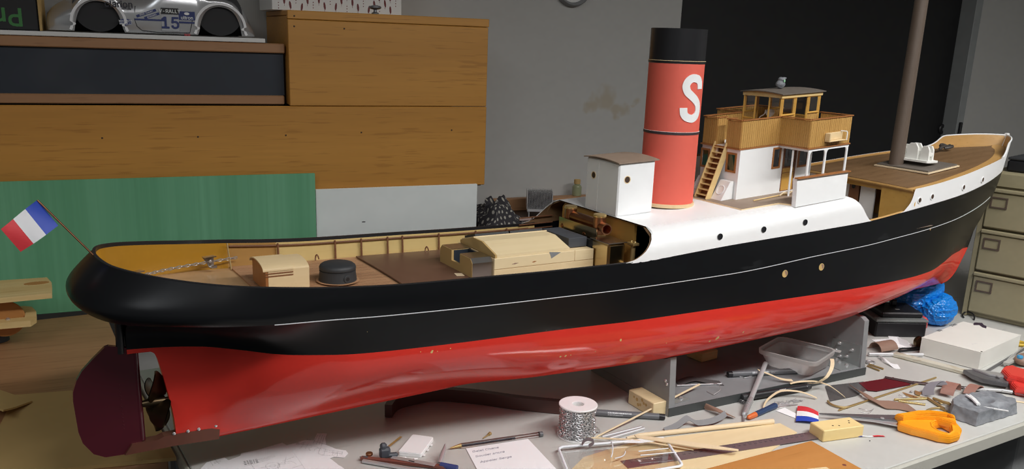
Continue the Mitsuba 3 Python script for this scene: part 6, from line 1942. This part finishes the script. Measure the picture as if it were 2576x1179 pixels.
at('veneer_strip', 'curved pale veneer strip rising from the marker to the plastic container', 'veneer strip', ribbon(smoothline([T3((1.2491, -0.1312), .012), T3((1.2476, -0.1551), .024), T3((1.2571, -0.1617), .036), T3((1.2858, -0.1439), .058)], 26), (.0065, -.0035, .0), .0007), 'm_stick', 40, VE)
at('veneer_strip', 'curved pale veneer strip lying from the knife handle over the grey pen', 'veneer strip', ribbon(smoothline([T3((1.1742, -0.0747), .030), T3((1.1858, -0.0950), .026), T3((1.1955, -0.1101), .022), T3((1.2144, -0.1211), .020)], 20), (.001, .006, .002), .0007), 'm_stick', 40, VE)
at('veneer_strip', 'curved pale veneer strip lying right of the black marker', 'veneer strip', ribbon(smoothline([T3((1.2081, -0.1223), .015), T3((1.2532, -0.1331), .016), T3((1.2765, -0.1588), .010), T3((1.2738, -0.1922), .003)], 24), (.002, .0045, .001), .0007), 'm_stick', 40, VE)
at('veneer_strip', 'arched pale veneer strip lying in front of the black marker', 'veneer strip', ribbon(smoothline([T3((1.1017, -0.1624), .003), T3((1.1318, -0.1463), .010), T3((1.1652, -0.1406), .015), T3((1.1981, -0.1502), .012), T3((1.2234, -0.1722), .003)], 26), (.002, .0048, .001), .0007), 'm_stick', 40, VE)
NG = 'small steel nails heaped behind the paper flag'
for i in range(16):
    c = np.array((1.1623, -0.1647)) + np.array([rng.uniform(-.030, .022), rng.uniform(-.010, .012)])
    a = rng.uniform(-.5, .4)
    l = rng.uniform(.010, .020)
    at('nail', 'one of the small steel nails heaped behind the paper flag', 'nail', cat([lying(c, c + np.array([math.cos(a), math.sin(a)]) * l, .0006, .0004 + .0010 * (i % 4), 6), rod(T3(c, .001 + .0010 * (i % 4)), T3(c - np.array([math.cos(a), math.sin(a)]) * .0006, .001 + .0010 * (i % 4)), .0013, 8)]), 'm_steel', 40, NG)
SG = 'steel staples scattered on the cradle base'
for i in range(8):
    c = np.array((1.1546, -0.0648)) + np.array([rng.uniform(-.014, .016), rng.uniform(-.010, .008)])
    a = rng.uniform(-.35, .2)
    d = np.array([math.cos(a), math.sin(a)]) * .0085
    n2 = np.array([-d[1], d[0]]) * .45
    at('staple', 'one of the steel staples scattered on the cradle base', 'staple', tube([T3(c + n2, BT_ + .0008), T3(c, BT_ + .0008 + .0006 * (i % 3)), T3(c + d, BT_ + .0008 + .0006 * (i % 3)), T3(c + d + n2, BT_ + .0008)], .0007, 6), 'm_chrome', 40, SG)
at('round_washer', 'small steel washer lying on the cradle base in the shadow', 'washer', mv(lathe([(.0014, 0), (.0036, 0), (.0036, .0010), (.0014, .0010)], 20), (*(1.1400, -0.0270), TT + BT_ + .0003)), 'm_chrome', 40)
at('wire_curl', 'thin curl of steel wire on the cradle base', 'wire', tube(smoothline([T3((1.0399, -0.0861), BT_ + .0006), T3((1.0395, -0.1037), BT_ + .0010), T3((1.0574, -0.1004), BT_ + .006), T3((1.0653, -0.0860), BT_ + .010), T3((1.0620, -0.0783), BT_ + .008)], 24), .0007, 6), 'm_steel', 60)
at('steel_rod', 'polished steel rod lying along the back of the cradle base', 'rod', rod(T3((1.0067, -0.0441), BT_ + .0020), T3((1.0879, -0.0719), BT_ + .0020), .0018, 10), 'm_chrome', 40)
at('metal_offcut', 'crumpled strip of clear film beside the polished steel rod', 'film', ribbon(smoothline([T3((1.0163, -0.0362), BT_ + .001), T3((1.0473, -0.0381), BT_ + .006), T3((1.0700, -0.0551), BT_ + .003), T3((1.0892, -0.0705), BT_ + .002)], 18), (.002, .016, .003), .0003), 'm_acetate', 40)
at('spring', 'dark coil spring beside the end of the black marker', 'spring', tube([T3((1.0863, -0.1324), .004) + np.array([.0030 * math.cos(t), .0008 * t * .55, .0030 * math.sin(t)]) for t in np.linspace(0, 26, 90)], .0006, 5), 'm_steel_dark', 60)
# frosted container
k = thing('plastic_container', 'frosted plastic food container standing on the cradle base', 'container')
rimq = [np.array((1.1901, -0.0497)), np.array((1.2328, -0.1523)), np.array((1.3341, -0.1155))]
rimq.append(rimq[0] + rimq[2] - rimq[1])
botq = [np.array((1.2339, -0.0329)), np.array((1.2623, -0.1188)), np.array((1.3466, -0.0946))]
botq.append(botq[0] + botq[2] - botq[1])
RQ, BQ = Polygon(rimq).buffer(-.016).buffer(.016), Polygon(botq).buffer(-.014).buffer(.014)
bc = np.array(BQ.centroid.coords[0])
n_ = 72


def ringpts(P, h, cen):
    out = []
    for i in range(n_ + 1):
        a = 2 * math.pi * i / n_
        ray_ = LineString([cen, (cen[0] + .3 * math.cos(a), cen[1] + .3 * math.sin(a))])
        hit = ray_.intersection(P.exterior)
        hit = hit if hit.geom_type == 'Point' else list(hit.geoms)[0]
        out.append((hit.x, hit.y, TT + h))
    return out


rc = np.array(RQ.centroid.coords[0])
shell = np.array([ringpts(BQ.buffer(-.004), BT_ + .0006, bc), ringpts(BQ, BT_ + .004, bc), ringpts(RQ.buffer(-.005), .052, rc), ringpts(RQ, .0525, rc), ringpts(RQ.buffer(.0012), .0605, rc), ringpts(RQ.buffer(-.0005), .0612, rc), ringpts(RQ.buffer(-.003), .0600, rc)])
add(k + '__body', grid(shell), 'm_frost', 50)
add(k + '__floor', prism(BQ.buffer(-.0042), TT + BT_ + .0005, TT + BT_ + .0009), 'm_frost')
tp = np.array((1.3440, -0.1084))
add(k + '__tab', prism([tuple(tp + a) for a in ((-.008, .004), (.006, .006), (.009, -.002), (-.002, -.008))], TT + .0520, TT + .0532), 'm_frost')
SB = 'small steel screws lying in the plastic container'
for i in range(12):
    c = bc + np.array([rng.uniform(-.004, .030), rng.uniform(-.030, -.008)]) * [.8, .8]
    a = rng.uniform(0, 6)
    d = np.array([math.cos(a), math.sin(a)]) * .007
    at('container_screw', 'one of the small steel screws lying in the plastic container', 'screw', cat([rod(T3(c, BT_ + .0035 + .001 * (i % 3)), T3(c + d, BT_ + .0030 + .001 * (i % 3)), .0010, 7), rod(T3(c - d * .2, BT_ + .0035 + .001 * (i % 3)), T3(c, BT_ + .0035 + .001 * (i % 3)), .0025, 10, .0020)]), 'm_chrome', 40, SB)

# ---------------------------------------------------------------- right half of the bench
at('acetate_sheet', 'dark transparent acetate sheet lying in front of the cradle', 'plastic sheet', sheet([(1.2891, -0.1352), (1.3749, -0.1517), (1.3448, -0.1827), (1.3014, -0.1932), (1.2386, -0.1894)], .0010, .0006), 'm_acetate')
at('burgundy_sheet', 'flat dark burgundy plastic sheet between the acetate and the dark strip', 'plastic sheet', sheet([(1.3595, -0.1532), (1.4460, -0.1626), (1.4460, -0.2026), (1.3555, -0.1961), (1.3429, -0.1860)], .0017, .0006), 'm_burgundy_sheet')
at('dark_strip', 'long narrow dark steel strip running to the right edge of the bench', 'strip', cat([slab((1.4290, -0.1569), (1.4572, -0.2013), .010, .0008, .0030), slab((1.4562, -0.1986), (1.6329, -0.3566), .0095, .0012, .0030)]), 'm_strip')
bsdf('m_strip', (.13, .10, .105), .4, .7)
at('leather_strip', 'wide strip of thin brown leather beside the orange scissors', 'leather scrap', ribbon(smoothline([T3((1.3206, -0.1776), .004), T3((1.3063, -0.2116), .007), T3((1.3075, -0.2418), .003), T3((1.3289, -0.2558), .002), T3((1.3417, -0.2848), .003)], 30), np.stack([np.linspace(.010, .018, 30), .040 - .012 * np.sin(np.linspace(0, math.pi, 30)), np.linspace(.004, .0, 30)], -1), .0010), 'm_leather', 40)
k = thing('brass_rod', 'long thin brass rod passing under the wide leather strip', 'rod', None)
scene[k] = mikit.ply(lying((1.2182, -0.2257), (1.5227, -0.2008), .0016, .0008, 10), 'm_brass', smooth=40)
BG = 'short brass tubes in the middle right of the bench'
at('brass_tube', 'upper one of the short brass tubes right of the leather strip', 'tube', lying((1.3499, -0.2384), (1.4091, -0.2605), .0022, .0004, 12), 'm_brass', 40, BG)
at('brass_tube', 'lower one of the short brass tubes right of the leather strip', 'tube', lying((1.3518, -0.2452), (1.3820, -0.2773), .0020, .0004, 12), 'm_brass', 40, BG)
at('brass_tube', 'dull brass tube lying towards the grey stone block', 'tube', lying((1.4122, -0.2600), (1.3952, -0.3048), .0024, .0004, 12), 'm_brass_dull', 40, BG)
at('brass_tube', 'brass tube lying across the dull brass tube', 'tube', lying((1.4149, -0.2693), (1.4174, -0.3020), .0024, .0030, 12), 'm_brass_dull', 40, BG)
at('brass_tube', 'bent brass tube behind the orange scissors handle', 'tube', tube(smoothline([T3((1.3537, -0.2981), .002), T3((1.3763, -0.2939), .002), T3((1.3925, -0.2997), .002), T3((1.3907, -0.3140), .002)], 20), .0019, 10), 'm_brass_dull', 40, BG)
at('brass_tube', 'bent brass tube below the veneer strips', 'tube', tube(smoothline([T3((1.2317, -0.1900), .003), T3((1.2250, -0.2062), .003), T3((1.2319, -0.2210), .003), T3((1.2438, -0.2248), .003)], 20), .0019, 10), 'm_brass_dull', 40, BG)
at('brass_tube', 'straight brass rod in front of the wide leather strip', 'tube', lying((1.2414, -0.2217), (1.3063, -0.2176), .0015, .0003, 10), 'm_brass', 40, BG)
at('brass_plate', 'long pointed brass plate beside the curled scraps', 'plate', sheet([(1.3987, -0.2187), (1.4008, -0.2321), (1.4057, -0.2467), (1.3921, -0.2484), (1.3902, -0.2333)], .0004, .0010), 'm_brass')
at('brass_plate', 'small square brass plate left of the grey curled scrap', 'plate', sheet([(1.4248, -0.2247), (1.4268, -0.2382), (1.4119, -0.2456), (1.4105, -0.2367)], .0016, .0010), 'm_brass')
at('round_screw', 'small shiny screw head on the long pointed brass plate', 'screw', screw(T3((1.4140, -0.2259), .0015), .0026, (0, 0, 1)), 'm_chrome', 40)
k = thing('brass_offcut', 'small bundle of brass offcuts in front of the curled leather', 'offcut')
for a, b in (((1.3958, -0.2441), (1.4108, -0.2593)), ((1.4189, -0.2792), (1.4262, -0.2945)), ((1.4224, -0.2688), (1.4094, -0.2904)), ((1.4673, -0.2841), (1.4735, -0.2972))):
    add(k + '__strip', slab(a, b, .0045, .0010, .0040 * rng.random() + .0004), 'm_brass_dull')
at('grey_curled_scrap', 'curled scrap of grey leather standing by the burgundy strip', 'leather scrap', ribbon([T3(np.array((1.4377, -0.2558)) + np.array([-.013 * math.cos(t), .009 * math.sin(t)]), .0130 + .0115 * math.sin(t - 1.2)) for t in np.linspace(.2, 3.6, 26)], (.006, -.018, .008), .0012), 'm_lilac_grey', 40)
bsdf('m_lilac_grey', (.27, .26, .29), .6)
at('curled_leather', 'curled piece of red-brown leather next to the grey curled scrap', 'leather scrap', ribbon([T3(np.array((1.4768, -0.2619)) + np.array([.024 * math.cos(t), .008 * math.cos(t)]), .0010 + .0190 * math.sin(t)) for t in np.linspace(.05, 2.9, 26)], (.010, -.020, .0), .0012), 'm_leather_pink', 40)
bsdf('m_leather_pink', speck((.27, .125, .095), (.32, .16, .125), 60, 1.0), .55)
at('curled_leather', 'smaller curled red-brown leather piece left of the grey stone block', 'leather scrap', ribbon([T3(np.array((1.5174, -0.2811)) + np.array([.022 * math.cos(t), .004 * math.cos(t)]), .0010 + .0150 * math.sin(t)) for t in np.linspace(.05, 2.9, 22)], (.008, -.016, .0), .0012), 'm_leather_pink', 40)
k = thing('scalpel', 'silver scalpel behind the grey stone block', 'scalpel')
add(k + '__handle', lying((1.5117, -0.2658), (1.5699, -0.3039), .0030, .003, 12), 'm_alu', 40)
add(k + '__collar', lying((1.5685, -0.3032), (1.5798, -0.3170), .0036, .0024, 12), 'm_steel', 40)
add(k + '__blade', slab((1.5791, -0.3166), (1.5853, -0.3361), .0050, .0008, .0055), 'm_steel_dark')
# grey stone block
k = thing('grey_stone_block', 'dented grey slate block at the right front of the bench', 'stone')
sbq = [(1.3943, -0.3138), (1.3899, -0.3684), (1.4997, -0.3757), (1.5350, -0.3102)]
sq = Polygon([(1.3978, -0.3117), (1.4224, -0.3042), (1.5135, -0.3078), (1.5179, -0.3615), (1.5003, -0.3740), (1.3805, -0.3746), (1.3732, -0.3298)])
v, f = trimesh.remesh.subdivide_to_size(prism(sq.buffer(-.002).buffer(.002), 0, .021).vertices, prism(sq.buffer(-.002).buffer(.002), 0, .021).faces, .0035)
m = trimesh.Trimesh(v, f)
m.merge_vertices()
V = np.array(m.vertices)
cxy = np.array(sq.centroid.coords[0])
topm = np.clip(V[:, 2] / .021, 0, 1)
V[:, :2] = cxy + (V[:, :2] - cxy) * (1 - .07 * topm[:, None])
nz_ = meshkit.fbm(V * 90, 3, 4) - .5
V[:, 2] += nz_ * .005 * topm
V[:, :2] += (meshkit.noise(V * 140, 9)[:, None] - .5) * .0022
ex_, ey_ = dxy((1.3874, -0.3707), (1.5078, -0.3701)), None
for c, rx, dp in (((1.4562, -0.3407), .017, .006), ((1.4598, -0.3674), .019, .010)):
    d = np.linalg.norm((V[:, :2] - c) / [rx, rx * .85], axis=1)
    V[:, 2] -= np.where((d < 1) & (topm > .6), dp * (1 - d * d), 0)
tilt = (V[:, :2] - (1.4190, -0.3238)) @ np.array([1.0, .2])
V[:, 2] = V[:, 2] * np.clip(1.05 - tilt * 1.2, .75, 1.1)
m.vertices = V
mv(m, (0, 0, TT + .0010 - V[:, 2].min()))
add(k + '__block', m, 'm_stone', 35)
k = thing('white_peg', 'small white plastic clothes peg on the grey stone block', 'peg')
pa, pb = (1.4363, -0.3195), (1.4139, -0.3531)
for s in (-.0018, .0018):
    d = dxy(pa, pb)
    n2 = np.array([-d[1], d[0]]) * s
    add(k + '__half', tube([T3(np.array(pa) + n2 * 1.6, .026), T3((np.array(pa) + pb) / 2 + n2, .0275), T3(np.array(pb) + n2 * .8, .026)], .0022, 8), 'm_white', 40)
at('white_rod', 'thin white rod lying across the grey stone block', 'rod', rod(T3((1.4088, -0.3072), .014), T3((1.4337, -0.3938), .0262), .0015, 8), 'm_white', 40)
at('cream_batten', 'flat cream wood batten at the right edge of the bench', 'batten', slab((1.5411, -0.3253), (1.5900, -0.3805), .006, .0012, .0004), 'm_stick')
at('wire_hair', 'thin curled wire in front of the wide leather strip', 'wire', tube(smoothline([T3((1.2593, -0.2341), .001), T3((1.2602, -0.2458), .003), T3((1.2672, -0.2510), .002), T3((1.2841, -0.2459), .001), T3((1.2579, -0.2559), .001), T3((1.2493, -0.2462), .001)], 40), .0004, 5), 'm_steel', 60)
at('wire_hair', 'small loop of wire above the brass tubes', 'wire', tube(smoothline([T3((1.3830, -0.2237), .001), T3((1.3770, -0.2331), .003), T3((1.3835, -0.2382), .002), T3((1.3950, -0.2314), .001), T3((1.3912, -0.2276), .001)], 30), .0004, 5), 'm_steel', 60)
at('steel_ring', 'small steel ring and brass bits beside the cradle end', 'ring', tube([T3(np.array((1.4745, -0.0883)) + np.array([.0075 * math.cos(t), .0075 * math.sin(t)]), .003) for t in np.linspace(0, 6.283, 24, endpoint=False)], .0022, 8, True), 'm_steel', 60)
at('brass_pin', 'upper of two brass pins beside the steel ring', 'pin', lying((1.4644, -0.0935), (1.4681, -0.1242), .0017, .0004, 10), 'm_brass_dull', 40, 'two brass pins')
at('brass_pin', 'lower of two brass pins beside the steel ring', 'pin', lying((1.4536, -0.0982), (1.4530, -0.1266), .0017, .0004, 10), 'm_brass_dull', 40, 'two brass pins')

# red handled pliers
k = thing('pliers', 'red handled steel cutting pliers at the right edge of the bench', 'pliers')
jaw1 = [(1.5825, -0.2163), (1.6084, -0.2260), (1.6216, -0.2461), (1.6324, -0.2627), (1.6204, -0.2865), (1.5929, -0.3000), (1.5792, -0.2805), (1.5685, -0.2644), (1.5699, -0.2426)]
add(k + '__jaw', puff(Polygon(jaw1), TT + .006, TT + .0150, .0022), 'm_steel_dark', 50)
add(k + '__jaw', puff(Polygon([(1.5950, -0.2264), (1.6059, -0.2432), (1.6257, -0.2708), (1.6125, -0.2827), (1.5939, -0.2628)]), TT + .0152, TT + .0190, .0012), 'm_steel', 50)
add(k + '__pivot', mv(lathe([(0, 0), (.0045, 0), (.0042, .0016), (.003, .0022), (0, .0022)], 18), (*(1.5981, -0.2771), TT + .0190)), 'm_steel', 40)
hA = Polygon([(1.6234, -0.2651), (1.6508, -0.2547), (1.6731, -0.2580), (1.6688, -0.2725), (1.6743, -0.3003), (1.6678, -0.3633), (1.6229, -0.3734), (1.6102, -0.3297), (1.6064, -0.3064), (1.5995, -0.2922)])
hB = Polygon([(1.6258, -0.2825), (1.6326, -0.2924), (1.6364, -0.3161), (1.6111, -0.3672), (1.5684, -0.3769), (1.5855, -0.3345), (1.5772, -0.3223), (1.5925, -0.3041)])
add(k + '__handle', puff(hA, TT + .0080, TT + .0265, .0080), 'm_red_plastic', 60)
add(k + '__handle', puff(hB, TT + .0006, TT + .0180, .0075), 'm_red_plastic', 60)
at('blue_bead', 'small pale blue bead behind the red pliers', 'bead', mv(lathe([(0, 0), (.005, 0), (.0062, .003), (.0050, .006), (0, .0065)], 20), (*(1.7161, -0.2467), TT + .0270)), 'm_bead', 40)
bsdf('m_bead', (.06, .30, .55), .3)
at('brown_pouch', 'small brown leather pouch at the right edge behind the pliers', 'pouch', (lambda m: (mv(m, (*(1.7640, -0.2324), TT + .0125)))) (ball((0, 0, 0), .022, 3, (1.2, .8, .55))), 'm_leather', True)
# steel tool with yellow ring
k = thing('steel_tool', 'dark steel tool with a yellow ring lying right of the white box', 'tool')
add(k + '__bar', lying((1.6450, -0.2255), (1.8590, -0.1768), .0028, .0004, 10), 'm_steel_dark', 40)
add(k + '__bar', tube(smoothline([T3((1.7165, -0.2202), .004), T3((1.7668, -0.2008), .004), T3((1.8184, -0.1852), .004), T3((1.8975, -0.1666), .004)], 16), .0026, 8), 'm_steel', 40)
add(k + '__handle', slab((1.7104, -0.2248), (1.8657, -0.1935), .011, .005, .0062), 'm_trim_grey')
bsdf('m_trim_grey', (.40, .39, .36), .5)
add(k + '__ring', tube([T3(np.array((1.8801, -0.1531)) + np.array([.012 * math.cos(t), .012 * math.sin(t)]), .0045) for t in np.linspace(0, 6.283, 24, endpoint=False)], .0035, 8, True), 'm_yellow', 60)
bsdf('m_yellow', (.62, .42, .05), .4)

# white box with pen writing
k = thing('white_box', 'white cardboard box marked V4 13cc beside the drawer cabinet', 'box')
BHt = .0375
f0, l0, r0 = np.array((1.6458, -0.2092)), np.array((1.6175, -0.0957)), np.array((1.8362, -0.1773))
b0_ = l0 + r0 - f0
Pb = [tuple(a) for a in (l0, f0, r0, b0_)]
u_ = dxy(l0, f0)
v_ = dxy(f0, r0)
lu, lv = np.linalg.norm(f0 - l0), np.linalg.norm(r0 - f0)
bsdf('m_box_white', speck((.66, .65, .60), (.70, .69, .64), 30, 1.0), .7)
add(k + '__carton', prism(Polygon(Pb).buffer(-.0008), TT + .0004, TT + BHt - .0015), 'm_box_white')
add(k + '__lid', prism(Polygon(Pb), TT + BHt - .0012, TT + BHt), 'm_box_white')
add(k + '__front_flap', frame(prism(sbox(.001, .001, lu - .001, BHt - .0016), 0, .0008), (*l0, TT), (u_[0], u_[1], 0), (0, 0, 1)), 'm_box_white')
add(k + '__corner_hole', mv(lathe([(.0022, 0), (.0018, .0003), (0, .0003)], 12), (*(f0 + (l0 - f0) * .02 + (b0_ - l0) * .03), TT + BHt)), 'm_black')
wx = dxy((1.6740, -0.0901), (1.7786, -0.0723))
wy = np.array([-wx[1], wx[0]])
for t_, q, h in (('V4', (1.6956, -0.0826), .0085), ('13cc', (1.7614, -0.0707), .0078)):
    m = text(t_, h, .0002, True)
    m.vertices[:, 0] += m.vertices[:, 1] * .25
    add(k + '__handwriting', frame(m, (*q, TT + BHt), (wx[0], wx[1], 0), (wy[0], wy[1], 0)), 'm_ink')
bl_ = [(1.8128, -0.0845), (1.8247, -0.0806), (1.8364, -0.0889), (1.8257, -0.0994), (1.8232, -0.1073), (1.8085, -0.1157), (1.8073, -0.1092), (1.8172, -0.0956), (1.8053, -0.0903)]
add(k + '__ink_blot', prism(Polygon(bl_).buffer(.0006), TT + BHt, TT + BHt + .0002), 'm_ink_purple')
bsdf('m_ink_purple', (.035, .022, .04), .5)
for i in range(4):
    q = np.array((1.6780, -0.1689)) + np.array([.004 * i, -.0006 * i])
    add(k + '__pencil_mark', mv(rbox(.0008, .0022, .0001, 0), (*q, TT + BHt + .0001)), 'm_ink_grey')
at('dirty_bar', 'long dirty cream plastic bar in front of the white box', 'bar', cat([slab((1.5591, -0.0792), (1.6050, -0.2279), .017, .008, .0004, .0012)]), 'm_dirty')


def dirty(p, n, uv):
    c = mix((.52, .49, .40), (.57, .55, .46), fbm(p.x * 30, p.y * 30, 1.0))
    s_ = smoothstep(.52, .72, fbm(p.x * 45, p.y * 45, p.z * 200))
    return mix(c, (.30, .22, .10), s_ * .6)


bsdf('m_dirty', dirty, .6)
at('alu_bar', 'round aluminium bar from the cradle end to the white box', 'bar', lying((1.5070, -0.0579), (1.6113, -0.1085), .0042, .0004, 16), 'm_alu', 40)
at('leather_roll', 'rolled piece of brown leather behind the aluminium bar', 'leather scrap', ribbon([T3(np.array((1.5710, -0.0451)) + np.array([.004 * math.cos(t), .018 * math.cos(t)]), .0010 + .0170 * math.sin(t)) for t in np.linspace(.0, 2.9, 24)], (.048, -.004, .0), .0012), 'm_leather', 40)
at('torn_paper', 'torn white paper sheet behind the leather roll', 'paper', sheet([(1.6030, 0.0099), (1.6499, -0.0028), (1.6867, 0.0220), (1.6574, -0.0516), (1.6301, -0.0667), (1.6033, -0.0381), (1.5976, -0.0076)], .0006, .0004), 'm_paper')
at('torn_paper', 'white paper flap standing in front of the black charger', 'paper', ribbon([T3((1.6263, -0.0206), .001), T3((1.6351, -0.0359), .003), T3((1.6347, -0.0633), .002)], (.006, .020, .022), .0004), 'm_paper')
at('torn_paper', 'small curled white paper right of the cradle end', 'paper', ribbon(smoothline([T3((1.5205, -0.0744), .001), T3((1.5059, -0.0979), .006), T3((1.5010, -0.1202), .002), T3((1.5098, -0.1292), .001)], 16), (.010, .016, .004), .0004), 'm_paper')
at('dark_disc', 'small brown wheel standing by the left corner of the white box', 'wheel', _point(lathe([(0, 0), (.0115, 0), (.0125, .002), (.0125, .007), (.0115, .009), (.004, .009), (.003, .0075), (0, .0075)], 30), T3((1.6570, -0.0625), .0128), (-.2, -1, .05)), 'm_bronze', 40)
at('black_tool_handle', 'black wire tool lying between the leather roll and the white box', 'tool', cat([lying((1.5897, -0.0697), (1.6449, -0.0789), .0022, .0004, 8), tube(smoothline([T3((1.5837, -0.0722), .003), T3((1.6018, -0.0645), .005), T3((1.6215, -0.0682), .004), T3((1.6525, -0.0715), .003)], 14), .0018, 8)]), 'm_black', 40)
# black charger behind the cradle
k = thing('black_charger', 'black box-shaped charger under the bow of the tugboat', 'charger')
da, db = np.array((1.6302, 0.0178)), np.array((1.7263, -0.0315))
dd = dxy(da, db)
dn = np.array([-dd[1], dd[0]])
dang = math.atan2(dd[1], dd[0])
dc = (da + db) / 2 + dn * .055


def dev(m):
    return mv(rot(m, dang), (dc[0], dc[1], TT))


add(k + '__body', dev(rbox(.115, .105, .034, .003, (0, 0, .0175))), 'm_black')
add(k + '__grey_band', dev(rbox(.118, .108, .005, .001, (0, 0, .0372))), 'm_trim_grey2')
bsdf('m_trim_grey2', (.16, .175, .17), .45)
add(k + '__top', dev(rbox(.095, .085, .012, .003, (.006, .004, .0460))), 'm_black')
for x, y, s in ((-.035, .02, .016), (-.012, .026, .012), (.012, .022, .014)):
    add(k + '__knob', dev(rbox(s, s * .9, .014, .002, (x, y, .059))), 'm_black_shiny')
bsdf('m_black_shiny', (.012, .012, .014), .15)
add(k + '__label', dev(rbox(.010, .003, .0004, 0, (.006, -.012, .0522))), 'm_trim_grey')
q = (1.7518, -0.0133)
at('red_plastic_case', 'red plastic case between the charger and the white box', 'case', cat([rbox(.055, .050, .030, .006, (*(np.array(q) + [.015, .045]), TT + .0155), dang)]), 'm_red_plastic')
at('pink_card', 'pink card under the blue bag behind the red case', 'card', mv(rot(rbox(.075, .04, .002, .0005), dang), (*(np.array(q) + [-.005, .085]), TT + .0385)), 'm_pink')
bsdf('m_pink', (.52, .12, .16), .6)
# crumpled blue plastic bag


def crumple(c, s, seed, sub=5, amp=.16, pinch=None):
    m = trimesh.creation.icosphere(sub, 1.0)
    V = np.array(m.vertices)
    d = V.copy()
    r1 = 1 - np.abs(2 * meshkit.noise(d * 3.1 + 5, seed) - 1)
    r2 = 1 - np.abs(2 * meshkit.noise(d * 7.3 + 2, seed + 1) - 1)
    r3 = 1 - np.abs(2 * meshkit.noise(d * 15 + 9, seed + 2) - 1)
    a = 1 + amp * (.55 * (r1 - .5) + .34 * (r2 - .5) + .07 * (r3 - .5))
    if pinch is not None:
        p = np.asarray(pinch, float) / np.linalg.norm(pinch)
        ca = np.clip(d @ p, -1, 1)
        t_ = np.cross(d, p)
        phi = np.arctan2(t_ @ np.cross(p, [0.1, .2, .97]), t_ @ [0.1, .2, .97])
        a = a * (1 - .38 * np.clip((ca - .55) / .45, 0, 1) ** 1.5) + .075 * np.clip((ca - .2) / .8, 0, 1) * np.sin(phi * 11 + 3 * r1)
    m.vertices = V * a[:, None] * np.asarray(s)
    return mv(m, np.asarray(c, float))


k = thing('blue_bag', 'crumpled bright blue plastic bag beside the drawer cabinet', 'plastic bag')
c1 = np.array([*(1.8319, 0.0383), TT + .062])
c1[:2] += [.01, .035]
add(k + '__bag', crumple(c1, (.060, .050, .056), 11, 6, .17, (.75, -.55, -.35)), 'm_bag', True)
c2 = np.array([*(1.8414, 0.0020), TT + .030])
add(k + '__gathered_end', crumple(c2 + [0.0, .02, .008], (.044, .036, .036), 23, 6, .22, (-.4, .6, .75)), 'm_bag', True)
# tan sack behind
k = thing('tan_sack', 'soft olive-tan cloth sack behind the blue bag beside the drawer cabinet', 'sack')
scene[k] = mikit.ply(crumple((1.865, .26, TT + .121), (.10, .09, .117), 31, 5, .10), 'm_sack', smooth=True)
bsdf('m_sack', speck((.17, .145, .095), (.21, .18, .12), 30, 1.0), .85)
at('hook_wire', 'small dark wire hook on the bench behind the white box', 'hook', tube(smoothline([T3((1.9531, 0.0243), .002), T3((1.9767, 0.0377), .008), T3((1.9811, 0.0323), .010), T3((1.9587, 0.0017), .002)], 16), .0018, 7), 'm_black', 40)
